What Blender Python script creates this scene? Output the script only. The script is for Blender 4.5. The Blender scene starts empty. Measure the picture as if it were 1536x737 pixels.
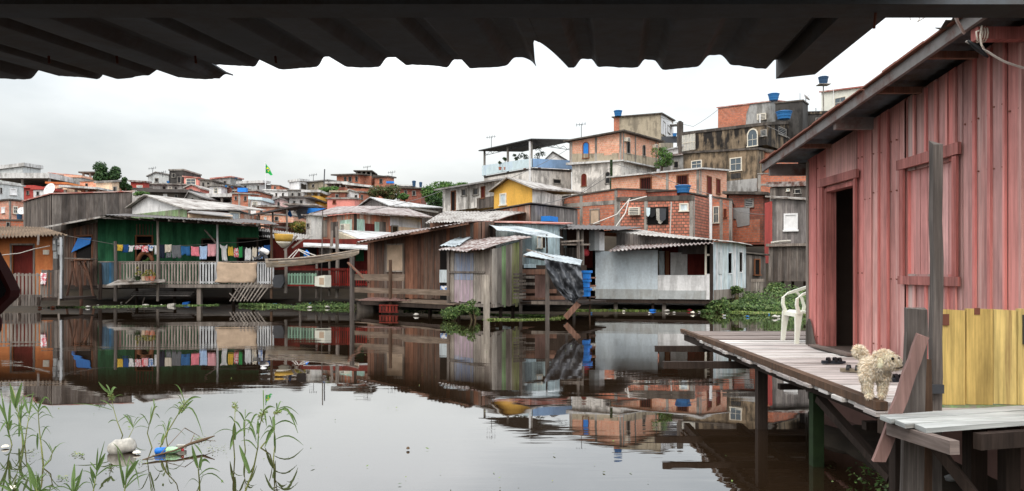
import bpy, math, random
from mathutils import Vector, noise
R = math.radians
random.seed(7)
C = bpy.data.collections.new('scene'); bpy.context.scene.collection.children.link(C)
SC = bpy.context.scene
# ---------------------------------------------------------------- camera
F, U0, V0, H = 1150.0, 768.0, 405.0, 1.8
cam_d = bpy.data.cameras.new('camera'); cam = bpy.data.objects.new('camera', cam_d); C.objects.link(cam)
cam.location = (0, 0, H); cam.rotation_euler = (R(90), 0, 0)
cam_d.sensor_fit = 'HORIZONTAL'; cam_d.sensor_width = 36; cam_d.lens = 36 * F / 1536
cam_d.shift_y = (V0 - 368.5) / 1536
cam_d.clip_start = 0.05; cam_d.clip_end = 3000
SC.camera = cam
# ---------------------------------------------------------------- world (overcast)
SUN_EL, SUN_AZ = 52, 200
w = bpy.data.worlds.new('World'); SC.world = w; w.use_nodes = True
nt = w.node_tree; nt.nodes.clear()
def N(nt, t, **k):
    n = nt.nodes.new(t)
    for a, b in k.items():
        if hasattr(n, a): setattr(n, a, b)
        else: n.inputs[a].default_value = b
    return n
out = N(nt, 'ShaderNodeOutputWorld')
sky = N(nt, 'ShaderNodeTexSky'); sky.sky_type = 'NISHITA'; sky.sun_disc = False
sky.sun_elevation = R(SUN_EL); sky.sun_rotation = R(SUN_AZ); sky.air_density = 2; sky.dust_density = 6
bg1 = N(nt, 'ShaderNodeBackground'); bg1.inputs[1].default_value = 0.05
nt.links.new(sky.outputs[0], bg1.inputs[0])
tc = N(nt, 'ShaderNodeTexCoord')
mp = N(nt, 'ShaderNodeMapping'); mp.inputs['Scale'].default_value = (1.0, 1.0, 2.6); mp.inputs['Location'].default_value = (0.9, 0.4, 0.2)
nt.links.new(tc.outputs['Generated'], mp.inputs[0])
nz = N(nt, 'ShaderNodeTexNoise'); nz.inputs['Scale'].default_value = 2.3; nz.inputs['Detail'].default_value = 6; nz.inputs['Roughness'].default_value = .5
nt.links.new(mp.outputs[0], nz.inputs['Vector'])
cr = N(nt, 'ShaderNodeValToRGB')
cr.color_ramp.elements[0].position = .36; cr.color_ramp.elements[0].color = (.58, .61, .65, 1)
cr.color_ramp.elements[1].position = .62; cr.color_ramp.elements[1].color = (.94, .95, .965, 1)
nt.links.new(nz.outputs[0], cr.inputs[0])
sx = N(nt, 'ShaderNodeSeparateXYZ'); nt.links.new(tc.outputs['Generated'], sx.inputs[0])
mr = N(nt, 'ShaderNodeMapRange'); mr.interpolation_type = 'SMOOTHSTEP'; mr.inputs['From Min'].default_value = 0.02; mr.inputs['From Max'].default_value = .72
mr.inputs['To Min'].default_value = .85; mr.inputs['To Max'].default_value = 2.1
mx_ = N(nt, 'ShaderNodeMapRange'); mx_.inputs['From Min'].default_value = -.6; mx_.inputs['From Max'].default_value = .05; mx_.inputs['To Min'].default_value = .90; mx_.inputs['To Max'].default_value = 1.0; nt.links.new(sx.outputs[0], mx_.inputs[0])
ml_ = N(nt, 'ShaderNodeMath'); ml_.operation = 'MULTIPLY'; nt.links.new(mr.outputs[0], ml_.inputs[0]); nt.links.new(mx_.outputs[0], ml_.inputs[1])
nt.links.new(sx.outputs[2], mr.inputs[0])
bg2 = N(nt, 'ShaderNodeBackground'); nt.links.new(cr.outputs[0], bg2.inputs[0]); nt.links.new(ml_.outputs[0], bg2.inputs[1])
ad = N(nt, 'ShaderNodeAddShader'); nt.links.new(bg1.outputs[0], ad.inputs[0]); nt.links.new(bg2.outputs[0], ad.inputs[1])
nt.links.new(ad.outputs[0], out.inputs[0])
sun_d = bpy.data.lights.new('sun', 'SUN'); sun = bpy.data.objects.new('sun', sun_d); C.objects.link(sun)
sun_d.energy = .8; sun_d.angle = R(25); sun_d.color = (1, .97, .93)
sun.rotation_euler = (R(90 - SUN_EL), 0, R(180 - SUN_AZ + 0)); 
SC.view_settings.view_transform = 'Standard'; SC.view_settings.look = 'None'; SC.view_settings.gamma = 1
SC.view_settings.use_curve_mapping = False
SC.view_settings.exposure = 0.2
SC.render.engine = 'CYCLES'
SC.cycles.max_bounces = 6; SC.cycles.diffuse_bounces = 3; SC.cycles.glossy_bounces = 4
SC.cycles.transparent_max_bounces = 6; SC.cycles.caustics_reflective = False; SC.cycles.caustics_refractive = False
# ---------------------------------------------------------------- helpers
def P(u, v, Y): return Vector(((u - U0) / F * Y, Y, H - (v - V0) / F * Y))
def W(u, v, z=0.0):
    Y = F * (H - z) / (v - V0); return P(u, v, Y)
def GX(u, Y): return ((u - U0) / F * Y, Y)
def lin(c): c /= 255; return c / 12.92 if c <= .04045 else ((c + .055) / 1.055) ** 2.4
GAIN = 1.45
def col(c, g=None):
    g = GAIN if g is None else g
    return tuple(min(.82, lin(x) * g) for x in c) + (1,)
def tag(o, label=None, cat=None, group=None, kind=None):
    if label: o['label'] = label
    if cat: o['category'] = cat
    if group: o['group'] = group
    if kind: o['kind'] = kind
    return o
def thing(name, label, cat, loc=(0, 0, 0), group=None):
    o = bpy.data.objects.new(name, None); C.objects.link(o); o.location = loc; o.empty_display_size = .2
    return tag(o, label, cat, group)
class MB:
    def __init__(s): s.v = []; s.f = []; s.sm = False
    def add(s, vs, fs):
        k = len(s.v); s.v += [tuple(x) for x in vs]; s.f += [tuple(i + k for i in f) for f in fs]; return s
    def hexa(s, p):   # p: 4 bottom, 4 top
        return s.add(p, [(3, 2, 1, 0), (4, 5, 6, 7), (0, 1, 5, 4), (1, 2, 6, 5), (2, 3, 7, 6), (3, 0, 4, 7)])
    def box(s, x0, x1, y0, y1, z0, z1):
        return s.hexa([(x0, y0, z0), (x1, y0, z0), (x1, y1, z0), (x0, y1, z0), (x0, y0, z1), (x1, y0, z1), (x1, y1, z1), (x0, y1, z1)])
    def prism(s, base, top):
        n = len(base)
        return s.add(list(base) + list(top), [tuple(range(n - 1, -1, -1)), tuple(range(n, 2 * n))] + [(i, (i + 1) % n, n + (i + 1) % n, n + i) for i in range(n)])
    def bar(s, a, b, w, h, up=(0, 0, 1)):
        a = Vector(a); b = Vector(b); d = (b - a).normalized(); up = Vector(up)
        if abs(d.dot(up)) > .95: up = Vector((0, 1, 0))
        x = d.cross(up).normalized() * w / 2; y = x.cross(d).normalized() * h / 2
        return s.hexa([a - x - y, a + x - y, b + x - y, b - x - y, a - x + y, a + x + y, b + x + y, b - x + y])
    def tube(s, pts, r, n=6, cap=True):
        pts = [Vector(p) for p in pts]; k = len(s.v); m = len(pts)
        rs = r if isinstance(r, (list, tuple)) else [r] * m
        px = None
        for i, p in enumerate(pts):
            d = (pts[min(i + 1, m - 1)] - pts[max(i - 1, 0)]).normalized()
            if px is None:
                px = d.cross(Vector((0, 0, 1)) if abs(d.z) < .9 else Vector((1, 0, 0))).normalized()
            px = (px - d * px.dot(d)).normalized(); py = d.cross(px)
            for j in range(n):
                a = 2 * math.pi * j / n; s.v.append(tuple(p + (px * math.cos(a) + py * math.sin(a)) * rs[i]))
        for i in range(m - 1):
            for j in range(n):
                s.f.append((k + i * n + j, k + i * n + (j + 1) % n, k + (i + 1) * n + (j + 1) % n, k + (i + 1) * n + j))
        if cap: s.f.append(tuple(k + j for j in reversed(range(n)))); s.f.append(tuple(k + (m - 1) * n + j for j in range(n)))
        return s
    def lathe(s, prof, c=(0, 0, 0), n=16, ax=None):
        k = len(s.v); c = Vector(c); ax = (Vector(ax).normalized() if ax else Vector((0, 0, 1)))
        q = Vector((0, 0, 1)).rotation_difference(ax)
        for r, z in prof:
            for j in range(n):
                a = 2 * math.pi * j / n; s.v.append(tuple(c + q @ Vector((r * math.cos(a), r * math.sin(a), z))))
        m = len(prof)
        for i in range(m - 1):
            for j in range(n): s.f.append((k + i * n + j, k + i * n + (j + 1) % n, k + (i + 1) * n + (j + 1) % n, k + (i + 1) * n + j))
        s.f.append(tuple(k + j for j in reversed(range(n)))); s.f.append(tuple(k + (m - 1) * n + j for j in range(n)))
        return s
    def corr(s, A, B, Cc, D, waves, amp=.03, th=.008, nl=4, seed=0, sag=0, ragged=0, per=4, trap=False):
        """corrugated sheet: waves across A->B, ridges run A->D"""
        A, B, Cc, D = map(Vector, (A, B, Cc, D)); rnd = random.Random(seed)
        nrm = (B - A).cross(D - A).normalized()
        if nrm.z < 0: nrm = -nrm
        nx = waves * per; k = len(s.v); off = [rnd.uniform(-1, 1) for _ in range(waves // 5 + 2)]; off2 = [rnd.uniform(-1, 1) for _ in range(waves // 5 + 2)]
        for lay in (0, 1):
            for j in range(nl + 1):
                for i in range(nx + 1):
                    a = i / nx; b = j / nl; sh = int(a * waves / 5)
                    bb = b + (ragged * off[sh] if j == 0 else ragged * off2[sh] * .6 if j == nl else 0)
                    p = A.lerp(B, a).lerp(D.lerp(Cc, a), bb)
                    ph = a * waves * 2 * math.pi
                    wv = math.sin(ph) if not trap else max(-1, min(1, math.sin(ph) * 2.2))
                    p = p + nrm * (wv * amp - lay * th + ragged * .15 * off2[sh] * (1 if i % 2 else .9))
                    p.z += sag * math.sin(math.pi * b) + sag * .6 * math.sin(a * 7 + b * 3)
                    s.v.append(tuple(p))
        st = (nl + 1) * (nx + 1); w1 = nx + 1
        flip = (B - A).cross(D - A).z < 0
        def ad(f): s.f.append(tuple(reversed(f)) if flip else f)
        for j in range(nl):
            for i in range(nx):
                a = k + j * w1 + i
                ad((a, a + 1, a + w1 + 1, a + w1)); ad((st + a + w1, st + a + w1 + 1, st + a + 1, st + a))
        for i in range(nx):
            a = k + i; ad((a + st, a + 1 + st, a + 1, a)); a = k + nl * w1 + i; ad((a, a + 1, a + 1 + st, a + st))
        for j in range(nl):
            a = k + j * w1; ad((a, a + w1, a + w1 + st, a + st)); a += nx; ad((a + st, a + w1 + st, a + w1, a))
        return s
    def build(s, name, mat, parent=None, smooth=False, uvflip=False):
        me = bpy.data.meshes.new(name); me.from_pydata(s.v, [], s.f); me.update()
        uv = me.uv_layers.new(name='UVMap'); vs = me.vertices; data = [0.0] * (2 * len(me.loops))
        for p in me.polygons:
            n = p.normal
            if abs(n.z) > .75: t = Vector((1, 0, 0)); b = Vector((0, 1, 0))
            else:
                t = Vector((-n.y, n.x, 0)).normalized(); b = Vector((0, 0, 1))
            for li in p.loop_indices:
                co = vs[me.loops[li].vertex_index].co
                data[2 * li] = co.dot(t); data[2 * li + 1] = co.dot(b)
        uv.data.foreach_set('uv', data)
        if smooth: me.polygons.foreach_set('use_smooth', [True] * len(me.polygons))
        me.materials.append(M[mat] if isinstance(mat, str) else mat)
        o = bpy.data.objects.new(name, me); C.objects.link(o)
        if parent:
            o.parent = parent; loc = parent.location
            pp = parent
            base = Vector((0, 0, 0))
            while pp: base = base + pp.location; pp = pp.parent
            me.transform(__import__('mathutils').Matrix.Translation(-base))
        return o
class Fac:
    def __init__(s, A, B):
        s.A = Vector((A[0], A[1], 0)); s.B = Vector((B[0], B[1], 0)); s.L = (s.B - s.A).length; s.t = (s.B - s.A) / s.L
        s.n = Vector((s.t.y, -s.t.x, 0))
        if s.n.dot(-s.A) < 0: s.n = -s.n
    def hit(s, u, v):
        d = Vector(((u - U0) / F, 1, -(v - V0) / F)); k = s.A.dot(s.n) / d.dot(s.n); p = d * k
        return (p - s.A).dot(s.t), H + d.z * k
    def rect(s, u0, v0, u1, v1):
        um, vm = (u0 + u1) / 2, (v0 + v1) / 2
        a, b = s.hit(u0, vm)[0], s.hit(u1, vm)[0]
        return min(a, b), max(a, b), s.hit(um, v1)[1], s.hit(um, v0)[1]
    def pt(s, a, z, n=0): p = s.A + s.t * a + s.n * n; return Vector((p.x, p.y, z))
    def px(s, u, v, n=0): a, z = s.hit(u, v); return s.pt(a, z, n)
    def box(s, mb, a0, a1, z0, z1, n0, n1):
        q = [s.pt(a0, z0, n1), s.pt(a1, z0, n1), s.pt(a1, z0, n0), s.pt(a0, z0, n0)]
        r = [s.pt(a0, z1, n1), s.pt(a1, z1, n1), s.pt(a1, z1, n0), s.pt(a0, z1, n0)]
        return s._h(mb, q, r)
    def _h(s, mb, q, r):
        if (q[1] - q[0]).cross(q[3] - q[0]).z < 0: q = [q[1], q[0], q[3], q[2]]; r = [r[1], r[0], r[3], r[2]]
        return mb.hexa(q + r)
    def trap(s, mb, a0, a1, zb0, zb1, zt0, zt1, n0, n1):
        q = [s.pt(a0, zb0, n1), s.pt(a1, zb1, n1), s.pt(a1, zb1, n0), s.pt(a0, zb0, n0)]
        r = [s.pt(a0, zt0, n1), s.pt(a1, zt1, n1), s.pt(a1, zt1, n0), s.pt(a0, zt0, n0)]
        return s._h(mb, q, r)
    def poly(s, mb, pts, n0, n1):
        a = [s.pt(x, z, n0) for x, z in pts]; b = [s.pt(x, z, n1) for x, z in pts]; return mb.prism(a, b)
    def bar(s, mb, u0, v0, u1, v1, wd, n0, n1):
        (a, z), (b, y) = s.hit(u0, v0), s.hit(u1, v1); d = Vector((b - a, y - z)).normalized() * wd / 2
        return s.poly(mb, [(a - d.y, z + d.x), (b - d.y, y + d.x), (b + d.y, y - d.x), (a + d.y, z - d.x)], n0, n1)
    def planks(s, mb, a0, a1, zb, zt, w=.2, n=0, th=.02, gap=.006, holes=(), rag=.0, seed=1, alt=0.0):
        rnd = random.Random(seed); fb = zb if callable(zb) else (lambda a: zb); ft = zt if callable(zt) else (lambda a: zt)
        a = a0; k = 0
        while a < a1 - .01:
            ww = min(w * rnd.uniform(.82, 1.18), a1 - a); b = a + ww; m = (a + b) / 2; k += 1
            if a1 - b < .04: b = a1
            nn = n + rnd.uniform(0, .006) + (alt if k % 2 else 0); e0, e1 = rnd.uniform(-rag, rag), rnd.uniform(-rag * .3, 0)
            segs = [(None, None)]
            hs = [h for h in holes if h[0] <= m <= h[1]]
            lo = (fb(a) + e0, fb(b) + e0)
            for h in sorted(hs, key=lambda h: h[2]):
                if h[2] > max(lo) + .02: s.trap(mb, a, b - gap, lo[0], lo[1], h[2], h[2], nn, nn + th)
                lo = (h[3], h[3])
            t0, t1 = ft(a) + e1, ft(b) + e1
            if min(t0 - lo[0], t1 - lo[1]) > .01: s.trap(mb, a, b - gap, lo[0], lo[1], t0, t1, nn, nn + th)
            a = b
        return mb
# ---------------------------------------------------------------- materials
M = {}
def newmat(name):
    m = bpy.data.materials.new(name); m.use_nodes = True; t = m.node_tree; b = t.nodes['Principled BSDF']; M[name] = m
    b.inputs['Specular IOR Level'].default_value = .3
    return m, t, b
def ramp(t, stops, src=None, interp='LINEAR'):
    r = t.nodes.new('ShaderNodeValToRGB'); e = r.color_ramp.elements; r.color_ramp.interpolation = interp
    while len(e) < len(stops): e.new(.5)
    for el, (p, c) in zip(e, stops): el.position = p; el.color = c if len(c) == 4 else tuple(c) + (1,)
    if src is not None: t.links.new(src, r.inputs[0])
    return r
def mix(t, mode, fac, a, b):
    n = t.nodes.new('ShaderNodeMix'); n.data_type = 'RGBA'; n.blend_type = mode
    for s, x in ((n.inputs[0], fac), (n.inputs[6], a), (n.inputs[7], b)):
        if hasattr(x, 'links'): t.links.new(x, s)
        else: s.default_value = x
    return n.outputs[2]
def noisen(t, vec, scale, detail=4, rough=.55):
    n = t.nodes.new('ShaderNodeTexNoise'); n.inputs['Scale'].default_value = scale; n.inputs['Detail'].default_value = detail
    n.inputs['Roughness'].default_value = rough
    if vec is not None: t.links.new(vec, n.inputs['Vector'])
    return n.outputs[0]
def mapping(t, src, sc):
    n = t.nodes.new('ShaderNodeMapping'); n.inputs['Scale'].default_value = sc; t.links.new(src, n.inputs[0]); return n.outputs[0]
G = lambda x: (x, x, x, 1)
def wood(name, cols, horiz=False, grain=.5, patch=None, patchpos=(.5, .68), rough=.85, g=None, spec=.2, fine=1.0, pscale=1.1):
    m, t, b = newmat(name); b.inputs['Roughness'].default_value = rough; b.inputs['Specular IOR Level'].default_value = spec
    geo = t.nodes.new('ShaderNodeNewGeometry'); uv = t.nodes.new('ShaderNodeTexCoord').outputs['UV']
    rp = geo.outputs['Random Per Island']
    n = len(cols); base = ramp(t, [((i + .5) / n, col(c, g)) for i, c in enumerate(cols)], rp).outputs[0]
    mu = t.nodes.new('ShaderNodeMath'); mu.operation = 'MULTIPLY'; mu.inputs[1].default_value = 53; t.links.new(rp, mu.inputs[0])
    va = t.nodes.new('ShaderNodeVectorMath'); t.links.new(uv, va.inputs[0]); t.links.new(mu.outputs[0], va.inputs[1])
    sc = (1.2 * fine, 34 * fine, 1) if horiz else (34 * fine, 1.2 * fine, 1)
    g1 = noisen(t, mapping(t, va.outputs[0], sc), 1, 5, .65)
    gr = ramp(t, [(.28, G(1 - grain)), (.72, G(1.0 + grain * .35))], g1).outputs[0]
    c = mix(t, 'MULTIPLY', 1.0, base, gr)
    sc2 = (1, 3, 1) if horiz else (3, 1, 1)
    g2 = noisen(t, mapping(t, uv, sc2), pscale, 5, .6)
    dk = ramp(t, [(.32, G(.42)), (.60, G(1.08))], g2).outputs[0]
    c = mix(t, 'MULTIPLY', .75, c, dk)
    if patch:
        g3 = noisen(t, mapping(t, va.outputs[0], (sc[0] * .3, sc[1] * .3, 1)), 1.3, 6, .7)
        pf = ramp(t, [(patchpos[0], G(0)), (patchpos[1], G(1))], g3).outputs[0]
        c = mix(t, 'MIX', pf, c, col(patch, g))
    t.links.new(c, b.inputs['Base Color'])
    bp = t.nodes.new('ShaderNodeBump'); bp.inputs['Strength'].default_value = .35; bp.inputs['Distance'].default_value = .01
    t.links.new(g1, bp.inputs['Height']); t.links.new(bp.outputs[0], b.inputs['Normal'])
    return m
def plaster(name, c0, stain=(70, 66, 60), amt=.45, rough=.9, g=None, sc=.45, streak=True, patch=None):
    m, t, b = newmat(name); b.inputs['Roughness'].default_value = rough
    uv = t.nodes.new('ShaderNodeTexCoord').outputs['UV']
    a = noisen(t, mapping(t, uv, (2.2, .35, 1) if streak else (1, 1, 1)), sc * 2, 6, .65); f = noisen(t, uv, sc, 5, .6)
    mm = t.nodes.new('ShaderNodeMath'); mm.operation = 'MULTIPLY'; t.links.new(a, mm.inputs[0]); t.links.new(f, mm.inputs[1])
    fac = ramp(t, [(.285 - amt * .09, G(0)), (.335 - amt * .07, G(1))], mm.outputs[0]).outputs[0]
    fm = t.nodes.new('ShaderNodeMath'); fm.operation = 'MULTIPLY'; fm.inputs[1].default_value = amt * 1.1; t.links.new(fac, fm.inputs[0])
    c = mix(t, 'MIX', fm.outputs[0], col(c0, g), col(stain, g))
    if patch:
        pn = ramp(t, [(.52, G(0)), (.58, G(1))], noisen(t, uv, .7, 4, .6)).outputs[0]
        c = mix(t, 'MIX', pn, c, col(patch, g))
    fn = ramp(t, [(.3, G(.86)), (.7, G(1.06))], noisen(t, uv, 9, 4, .7)).outputs[0]
    c = mix(t, 'MULTIPLY', 1, c, fn)
    f3 = ramp(t, [(.36, G(1 - .55 * amt)), (.56, G(1.04))], noisen(t, mapping(t, uv, (1.6, .5, 1)), 1.3, 9, .72)).outputs[0]
    c = mix(t, 'MULTIPLY', 1, c, f3); t.links.new(c, b.inputs['Base Color']); return m
def brick(name, c1, c2, mortar, bw=.24, rh=.14, ms=.016, grime=.35, g=None, stain=(60, 52, 46)):
    m, t, b = newmat(name); b.inputs['Roughness'].default_value = .92
    uv = t.nodes.new('ShaderNodeTexCoord').outputs['UV']
    k = t.nodes.new('ShaderNodeTexBrick'); t.links.new(uv, k.inputs['Vector'])
    k.inputs['Scale'].default_value = 1; k.inputs['Brick Width'].default_value = bw; k.inputs['Row Height'].default_value = rh
    k.inputs['Mortar Size'].default_value = ms; k.inputs['Color1'].default_value = col(c1, g); k.inputs['Color2'].default_value = col(c2, g)
    k.inputs['Mortar'].default_value = col(mortar, g); k.inputs['Bias'].default_value = -.1; k.inputs['Mortar Smooth'].default_value = .3
    s = ramp(t, [(.42, G(0)), (.66, G(1))], noisen(t, uv, .5, 6, .65)).outputs[0]
    fm = t.nodes.new('ShaderNodeMath'); fm.operation = 'MULTIPLY'; fm.inputs[1].default_value = grime; t.links.new(s, fm.inputs[0])
    c = mix(t, 'MIX', fm.outputs[0], k.outputs[0], col(stain, g))
    sm = ramp(t, [(.50, G(0)), (.68, G(.6))], noisen(t, uv, 1.4, 8, .75)).outputs[0]; c = mix(t, 'MIX', sm, c, col(mortar, g))
    fn = ramp(t, [(.3, G(.7)), (.7, G(1.15))], noisen(t, uv, 3.2, 5, .7)).outputs[0]
    c = mix(t, 'MULTIPLY', 1, c, fn); t.links.new(c, b.inputs['Base Color'])
    bp = t.nodes.new('ShaderNodeBump'); bp.inputs['Strength'].default_value = .5; bp.inputs['Distance'].default_value = .02; bp.invert = True
    t.links.new(k.outputs['Fac'], bp.inputs['Height']); t.links.new(bp.outputs[0], b.inputs['Normal']); return m
def roofm(name, c0, rust=(95, 52, 38), amt=.4, rough=.6, g=None, sc=.8, metal=0):
    m, t, b = newmat(name); b.inputs['Roughness'].default_value = rough; b.inputs['Metallic'].default_value = metal
    ob = t.nodes.new('ShaderNodeTexCoord').outputs['Object']
    f = ramp(t, [(.62 - amt * .3, G(0)), (.72 - amt * .15, G(1))], noisen(t, ob, sc, 7, .7)).outputs[0]
    c = mix(t, 'MIX', f, col(c0, g), col(rust, g))
    f2 = ramp(t, [(.3, G(.72)), (.7, G(1.08))], noisen(t, ob, sc * 3.1, 5, .7)).outputs[0]
    c = mix(t, 'MULTIPLY', .8, c, f2); t.links.new(c, b.inputs['Base Color']); return m
def plain(name, c0, rough=.7, metal=0, g=None, var=.15, sc=6, spec=.3):
    m, t, b = newmat(name); b.inputs['Roughness'].default_value = rough; b.inputs['Metallic'].default_value = metal; b.inputs['Specular IOR Level'].default_value = spec
    ob = t.nodes.new('ShaderNodeTexCoord').outputs['Object']
    f = ramp(t, [(.3, G(1 - var)), (.7, G(1 + var * .4))], noisen(t, ob, sc, 5, .6)).outputs[0]
    t.links.new(mix(t, 'MULTIPLY', 1, col(c0, g), f), b.inputs['Base Color']); return m
def leaf(name, cols, rough=.6, g=1.0, trans=.25):
    m, t, b = newmat(name); b.inputs['Roughness'].default_value = rough
    geo = t.nodes.new('ShaderNodeNewGeometry'); n = len(cols)
    c = ramp(t, [((i + .5) / n, col(x, g)) for i, x in enumerate(cols)], geo.outputs['Random Per Island']).outputs[0]
    t.links.new(c, b.inputs['Base Color'])
    tr = t.nodes.new('ShaderNodeBsdfTranslucent'); t.links.new(c, tr.inputs[0]); mx = t.nodes.new('ShaderNodeMixShader'); mx.inputs[0].default_value = trans
    o = t.nodes['Material Output']; t.links.new(b.outputs[0], mx.inputs[1]); t.links.new(tr.outputs[0], mx.inputs[2]); t.links.new(mx.outputs[0], o.inputs[0]); return m

wood('grey_wood', [(112, 104, 98), (92, 86, 82), (128, 120, 113), (78, 72, 68)], patch=(70, 60, 54))
wood('pale_wood', [(140, 132, 124), (120, 110, 102), (150, 142, 134)], patch=(92, 82, 74))
wood('shack_wood', [(138, 132, 124), (118, 110, 104), (152, 144, 134), (104, 98, 92)], patch=(84, 76, 68), patchpos=(.54, .7), g=1.9)
wood('brown_wood', [(100, 84, 74), (76, 64, 58), (130, 88, 68), (104, 96, 90), (90, 74, 66)], patch=(116, 74, 54), patchpos=(.52, .78))
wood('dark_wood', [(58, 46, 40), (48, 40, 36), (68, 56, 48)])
wood('orange_wood', [(170, 104, 78), (140, 108, 92), (134, 86, 70), (158, 138, 126)], patch=(116, 98, 90), g=2.0)
wood('silver_wood', [(122, 116, 114), (104, 100, 98), (136, 130, 126)], patch=(84, 78, 76), patchpos=(.52, .7))
wood('rail_wood', [(128, 112, 98), (112, 98, 86)], horiz=True, patch=(86, 74, 64))
wood('picket_wood', [(132, 124, 116), (116, 108, 102), (146, 138, 130)])
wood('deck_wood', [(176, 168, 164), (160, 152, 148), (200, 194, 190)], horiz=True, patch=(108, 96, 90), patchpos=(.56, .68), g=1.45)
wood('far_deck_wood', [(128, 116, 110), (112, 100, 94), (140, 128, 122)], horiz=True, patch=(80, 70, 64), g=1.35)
wood('white_plank', [(200, 204, 200), (186, 190, 188)], horiz=True, patch=(130, 126, 120), patchpos=(.56, .68), g=1.1)
wood('red_board', [(188, 118, 113), (180, 126, 120), (174, 106, 101), (180, 138, 132)], grain=.32, fine=.8, patch=(196, 156, 148), patchpos=(.58, .80), g=1.52, pscale=.8)
wood('faded_board', [(180, 136, 132), (172, 132, 128), (174, 124, 118), (164, 144, 140)], grain=.42, fine=.8, patch=(176, 156, 150), patchpos=(.52, .78), g=1.42, pscale=.8)
wood('red_trim', [(172, 98, 92), (162, 106, 100)], grain=.5, patch=(170, 130, 122), patchpos=(.58, .75), g=1.2)
wood('pink_board', [(146, 116, 110), (134, 106, 100)], grain=.4, patch=(112, 92, 86), g=1.1)
wood('shutter_pink', [(184, 134, 130), (176, 122, 118), (190, 146, 142)], grain=.4, patch=(150, 112, 108), g=1.6)
wood('yellow_board', [(182, 160, 96), (172, 148, 88), (188, 168, 108)], grain=.5, patch=(120, 98, 66), patchpos=(.56, .7), g=1.65)
wood('post_wood', [(104, 98, 94), (90, 84, 80)], patch=(66, 60, 56), fine=1.6)
wood('brown_post', [(96, 74, 58), (84, 66, 54)], patch=(60, 52, 46))
wood('green_wall', [(34, 80, 54), (28, 70, 48), (40, 88, 60)], grain=.3, g=1.8)
wood('green_plank', [(128, 160, 110), (112, 140, 92), (140, 168, 128)], patch=(120, 116, 104), patchpos=(.45, .6))
wood('lime_plank', [(156, 160, 104), (140, 148, 92)], patch=(120, 112, 96), patchpos=(.44, .6))
wood('mint_board', [(176, 206, 190), (166, 196, 180)], patch=(150, 140, 124), patchpos=(.56, .7))
wood('blue_board', [(176, 196, 204), (164, 186, 196), (186, 204, 210)], patch=(130, 136, 138), patchpos=(.56, .7))
wood('white_board', [(190, 202, 208), (178, 192, 200), (200, 210, 214)], grain=.25, patch=(150, 146, 136), patchpos=(.6, .75))
wood('maroon_wood', [(96, 34, 28), (84, 30, 26), (106, 40, 32)], grain=.35)
wood('red_picket', [(136, 42, 36), (116, 38, 34)], grain=.3)
wood('teal_picket', [(140, 170, 150), (120, 152, 134)], grain=.3)
wood('white_picket', [(204, 206, 208), (186, 188, 190)], grain=.3, g=1.1)
wood('blue_picket', [(50, 96, 128), (70, 88, 104), (60, 84, 100)], grain=.4)
wood('canoe_wood', [(170, 160, 146), (160, 150, 138)], horiz=True, grain=.4, patch=(150, 116, 76), patchpos=(.54, .66), pscale=2, g=1.9)
wood('sky_paint', [(138, 152, 180), (148, 160, 182), (128, 142, 170)], patch=(136, 130, 126), patchpos=(.44, .58))
wood('pink_paint', [(190, 164, 178), (176, 154, 168)], patch=(130, 124, 120), patchpos=(.40, .56))
plaster('orange_wall', (186, 116, 70), stain=(150, 70, 40), amt=.3, g=1.2)
plaster('white_wall', (206, 208, 210), amt=.25)
plaster('dirty_white', (196, 192, 186), stain=(96, 92, 88), amt=.55)
plaster('lilac_wall', (190, 192, 206), amt=.3)
plaster('grey_wall', (146, 146, 144), amt=.5)
plaster('pale_grey', (176, 180, 180), amt=.35)
plaster('tan_wall', (150, 140, 122), amt=.45)
plaster('cream_wall', (226, 214, 188), amt=.2, stain=(150, 140, 120))
plaster('old_tan', (126, 110, 90), stain=(48, 44, 38), amt=.75, sc=.35)
plaster('old_black', (118, 104, 86), stain=(38, 35, 33), amt=.95, sc=.3)
plaster('old_dark', (62, 60, 58), stain=(30, 29, 28), amt=.6)
plaster('sheer_grey', (176, 186, 192), stain=(150, 156, 160), amt=.3, sc=.8, rough=.5)
plaster('plinth_grey', (150, 154, 154), stain=(124, 122, 116), amt=.4, sc=.8, rough=.6)
plaster('yellow_wall', (206, 160, 74), stain=(190, 146, 70), amt=.25, g=1.3)
plaster('pink_wall', (222, 128, 118), amt=.25, stain=(190, 150, 140))
plaster('rose_wall', (196, 168, 166), amt=.35)
plaster('red_wall', (156, 66, 60), amt=.3, stain=(120, 60, 56))
plaster('peach_wall', (216, 176, 150), amt=.35, stain=(170, 130, 110))
plaster('tile_blue', (178, 194, 222), amt=.25, stain=(150, 166, 196))
plaster('tile_side', (120, 150, 184), amt=.25, stain=(96, 120, 150))
plaster('concrete', (138, 134, 128), stain=(70, 66, 62), amt=.6)
plaster('dark_concrete', (84, 78, 72), stain=(44, 40, 38), amt=.6)
plaster('slab_white', (214, 214, 212), amt=.5, stain=(120, 116, 110), g=1.0)
brick('brick_red', (184, 110, 82), (160, 92, 70), (140, 116, 104), .24, .19, .02)
brick('brick_block', (192, 120, 98), (160, 96, 78), (104, 82, 72), .30, .20, .035, grime=.35)
brick('brick_pink', (212, 148, 120), (194, 124, 98), (190, 166, 150), .24, .19, .02, grime=.15)
brick('brick_dim', (146, 82, 66), (120, 68, 56), (96, 78, 70), .24, .19, .02, grime=.5)
brick('brick_mix', (190, 120, 98), (200, 160, 142), (170, 140, 124), .24, .19, .02, grime=.2)
roofm('roof_white', (206, 208, 208), rust=(128, 118, 108), amt=.5, g=.88, sc=1.4)
roofm('roof_pale', (184, 180, 174), rust=(100, 86, 76), amt=.6, g=.95, sc=1.3)
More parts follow.
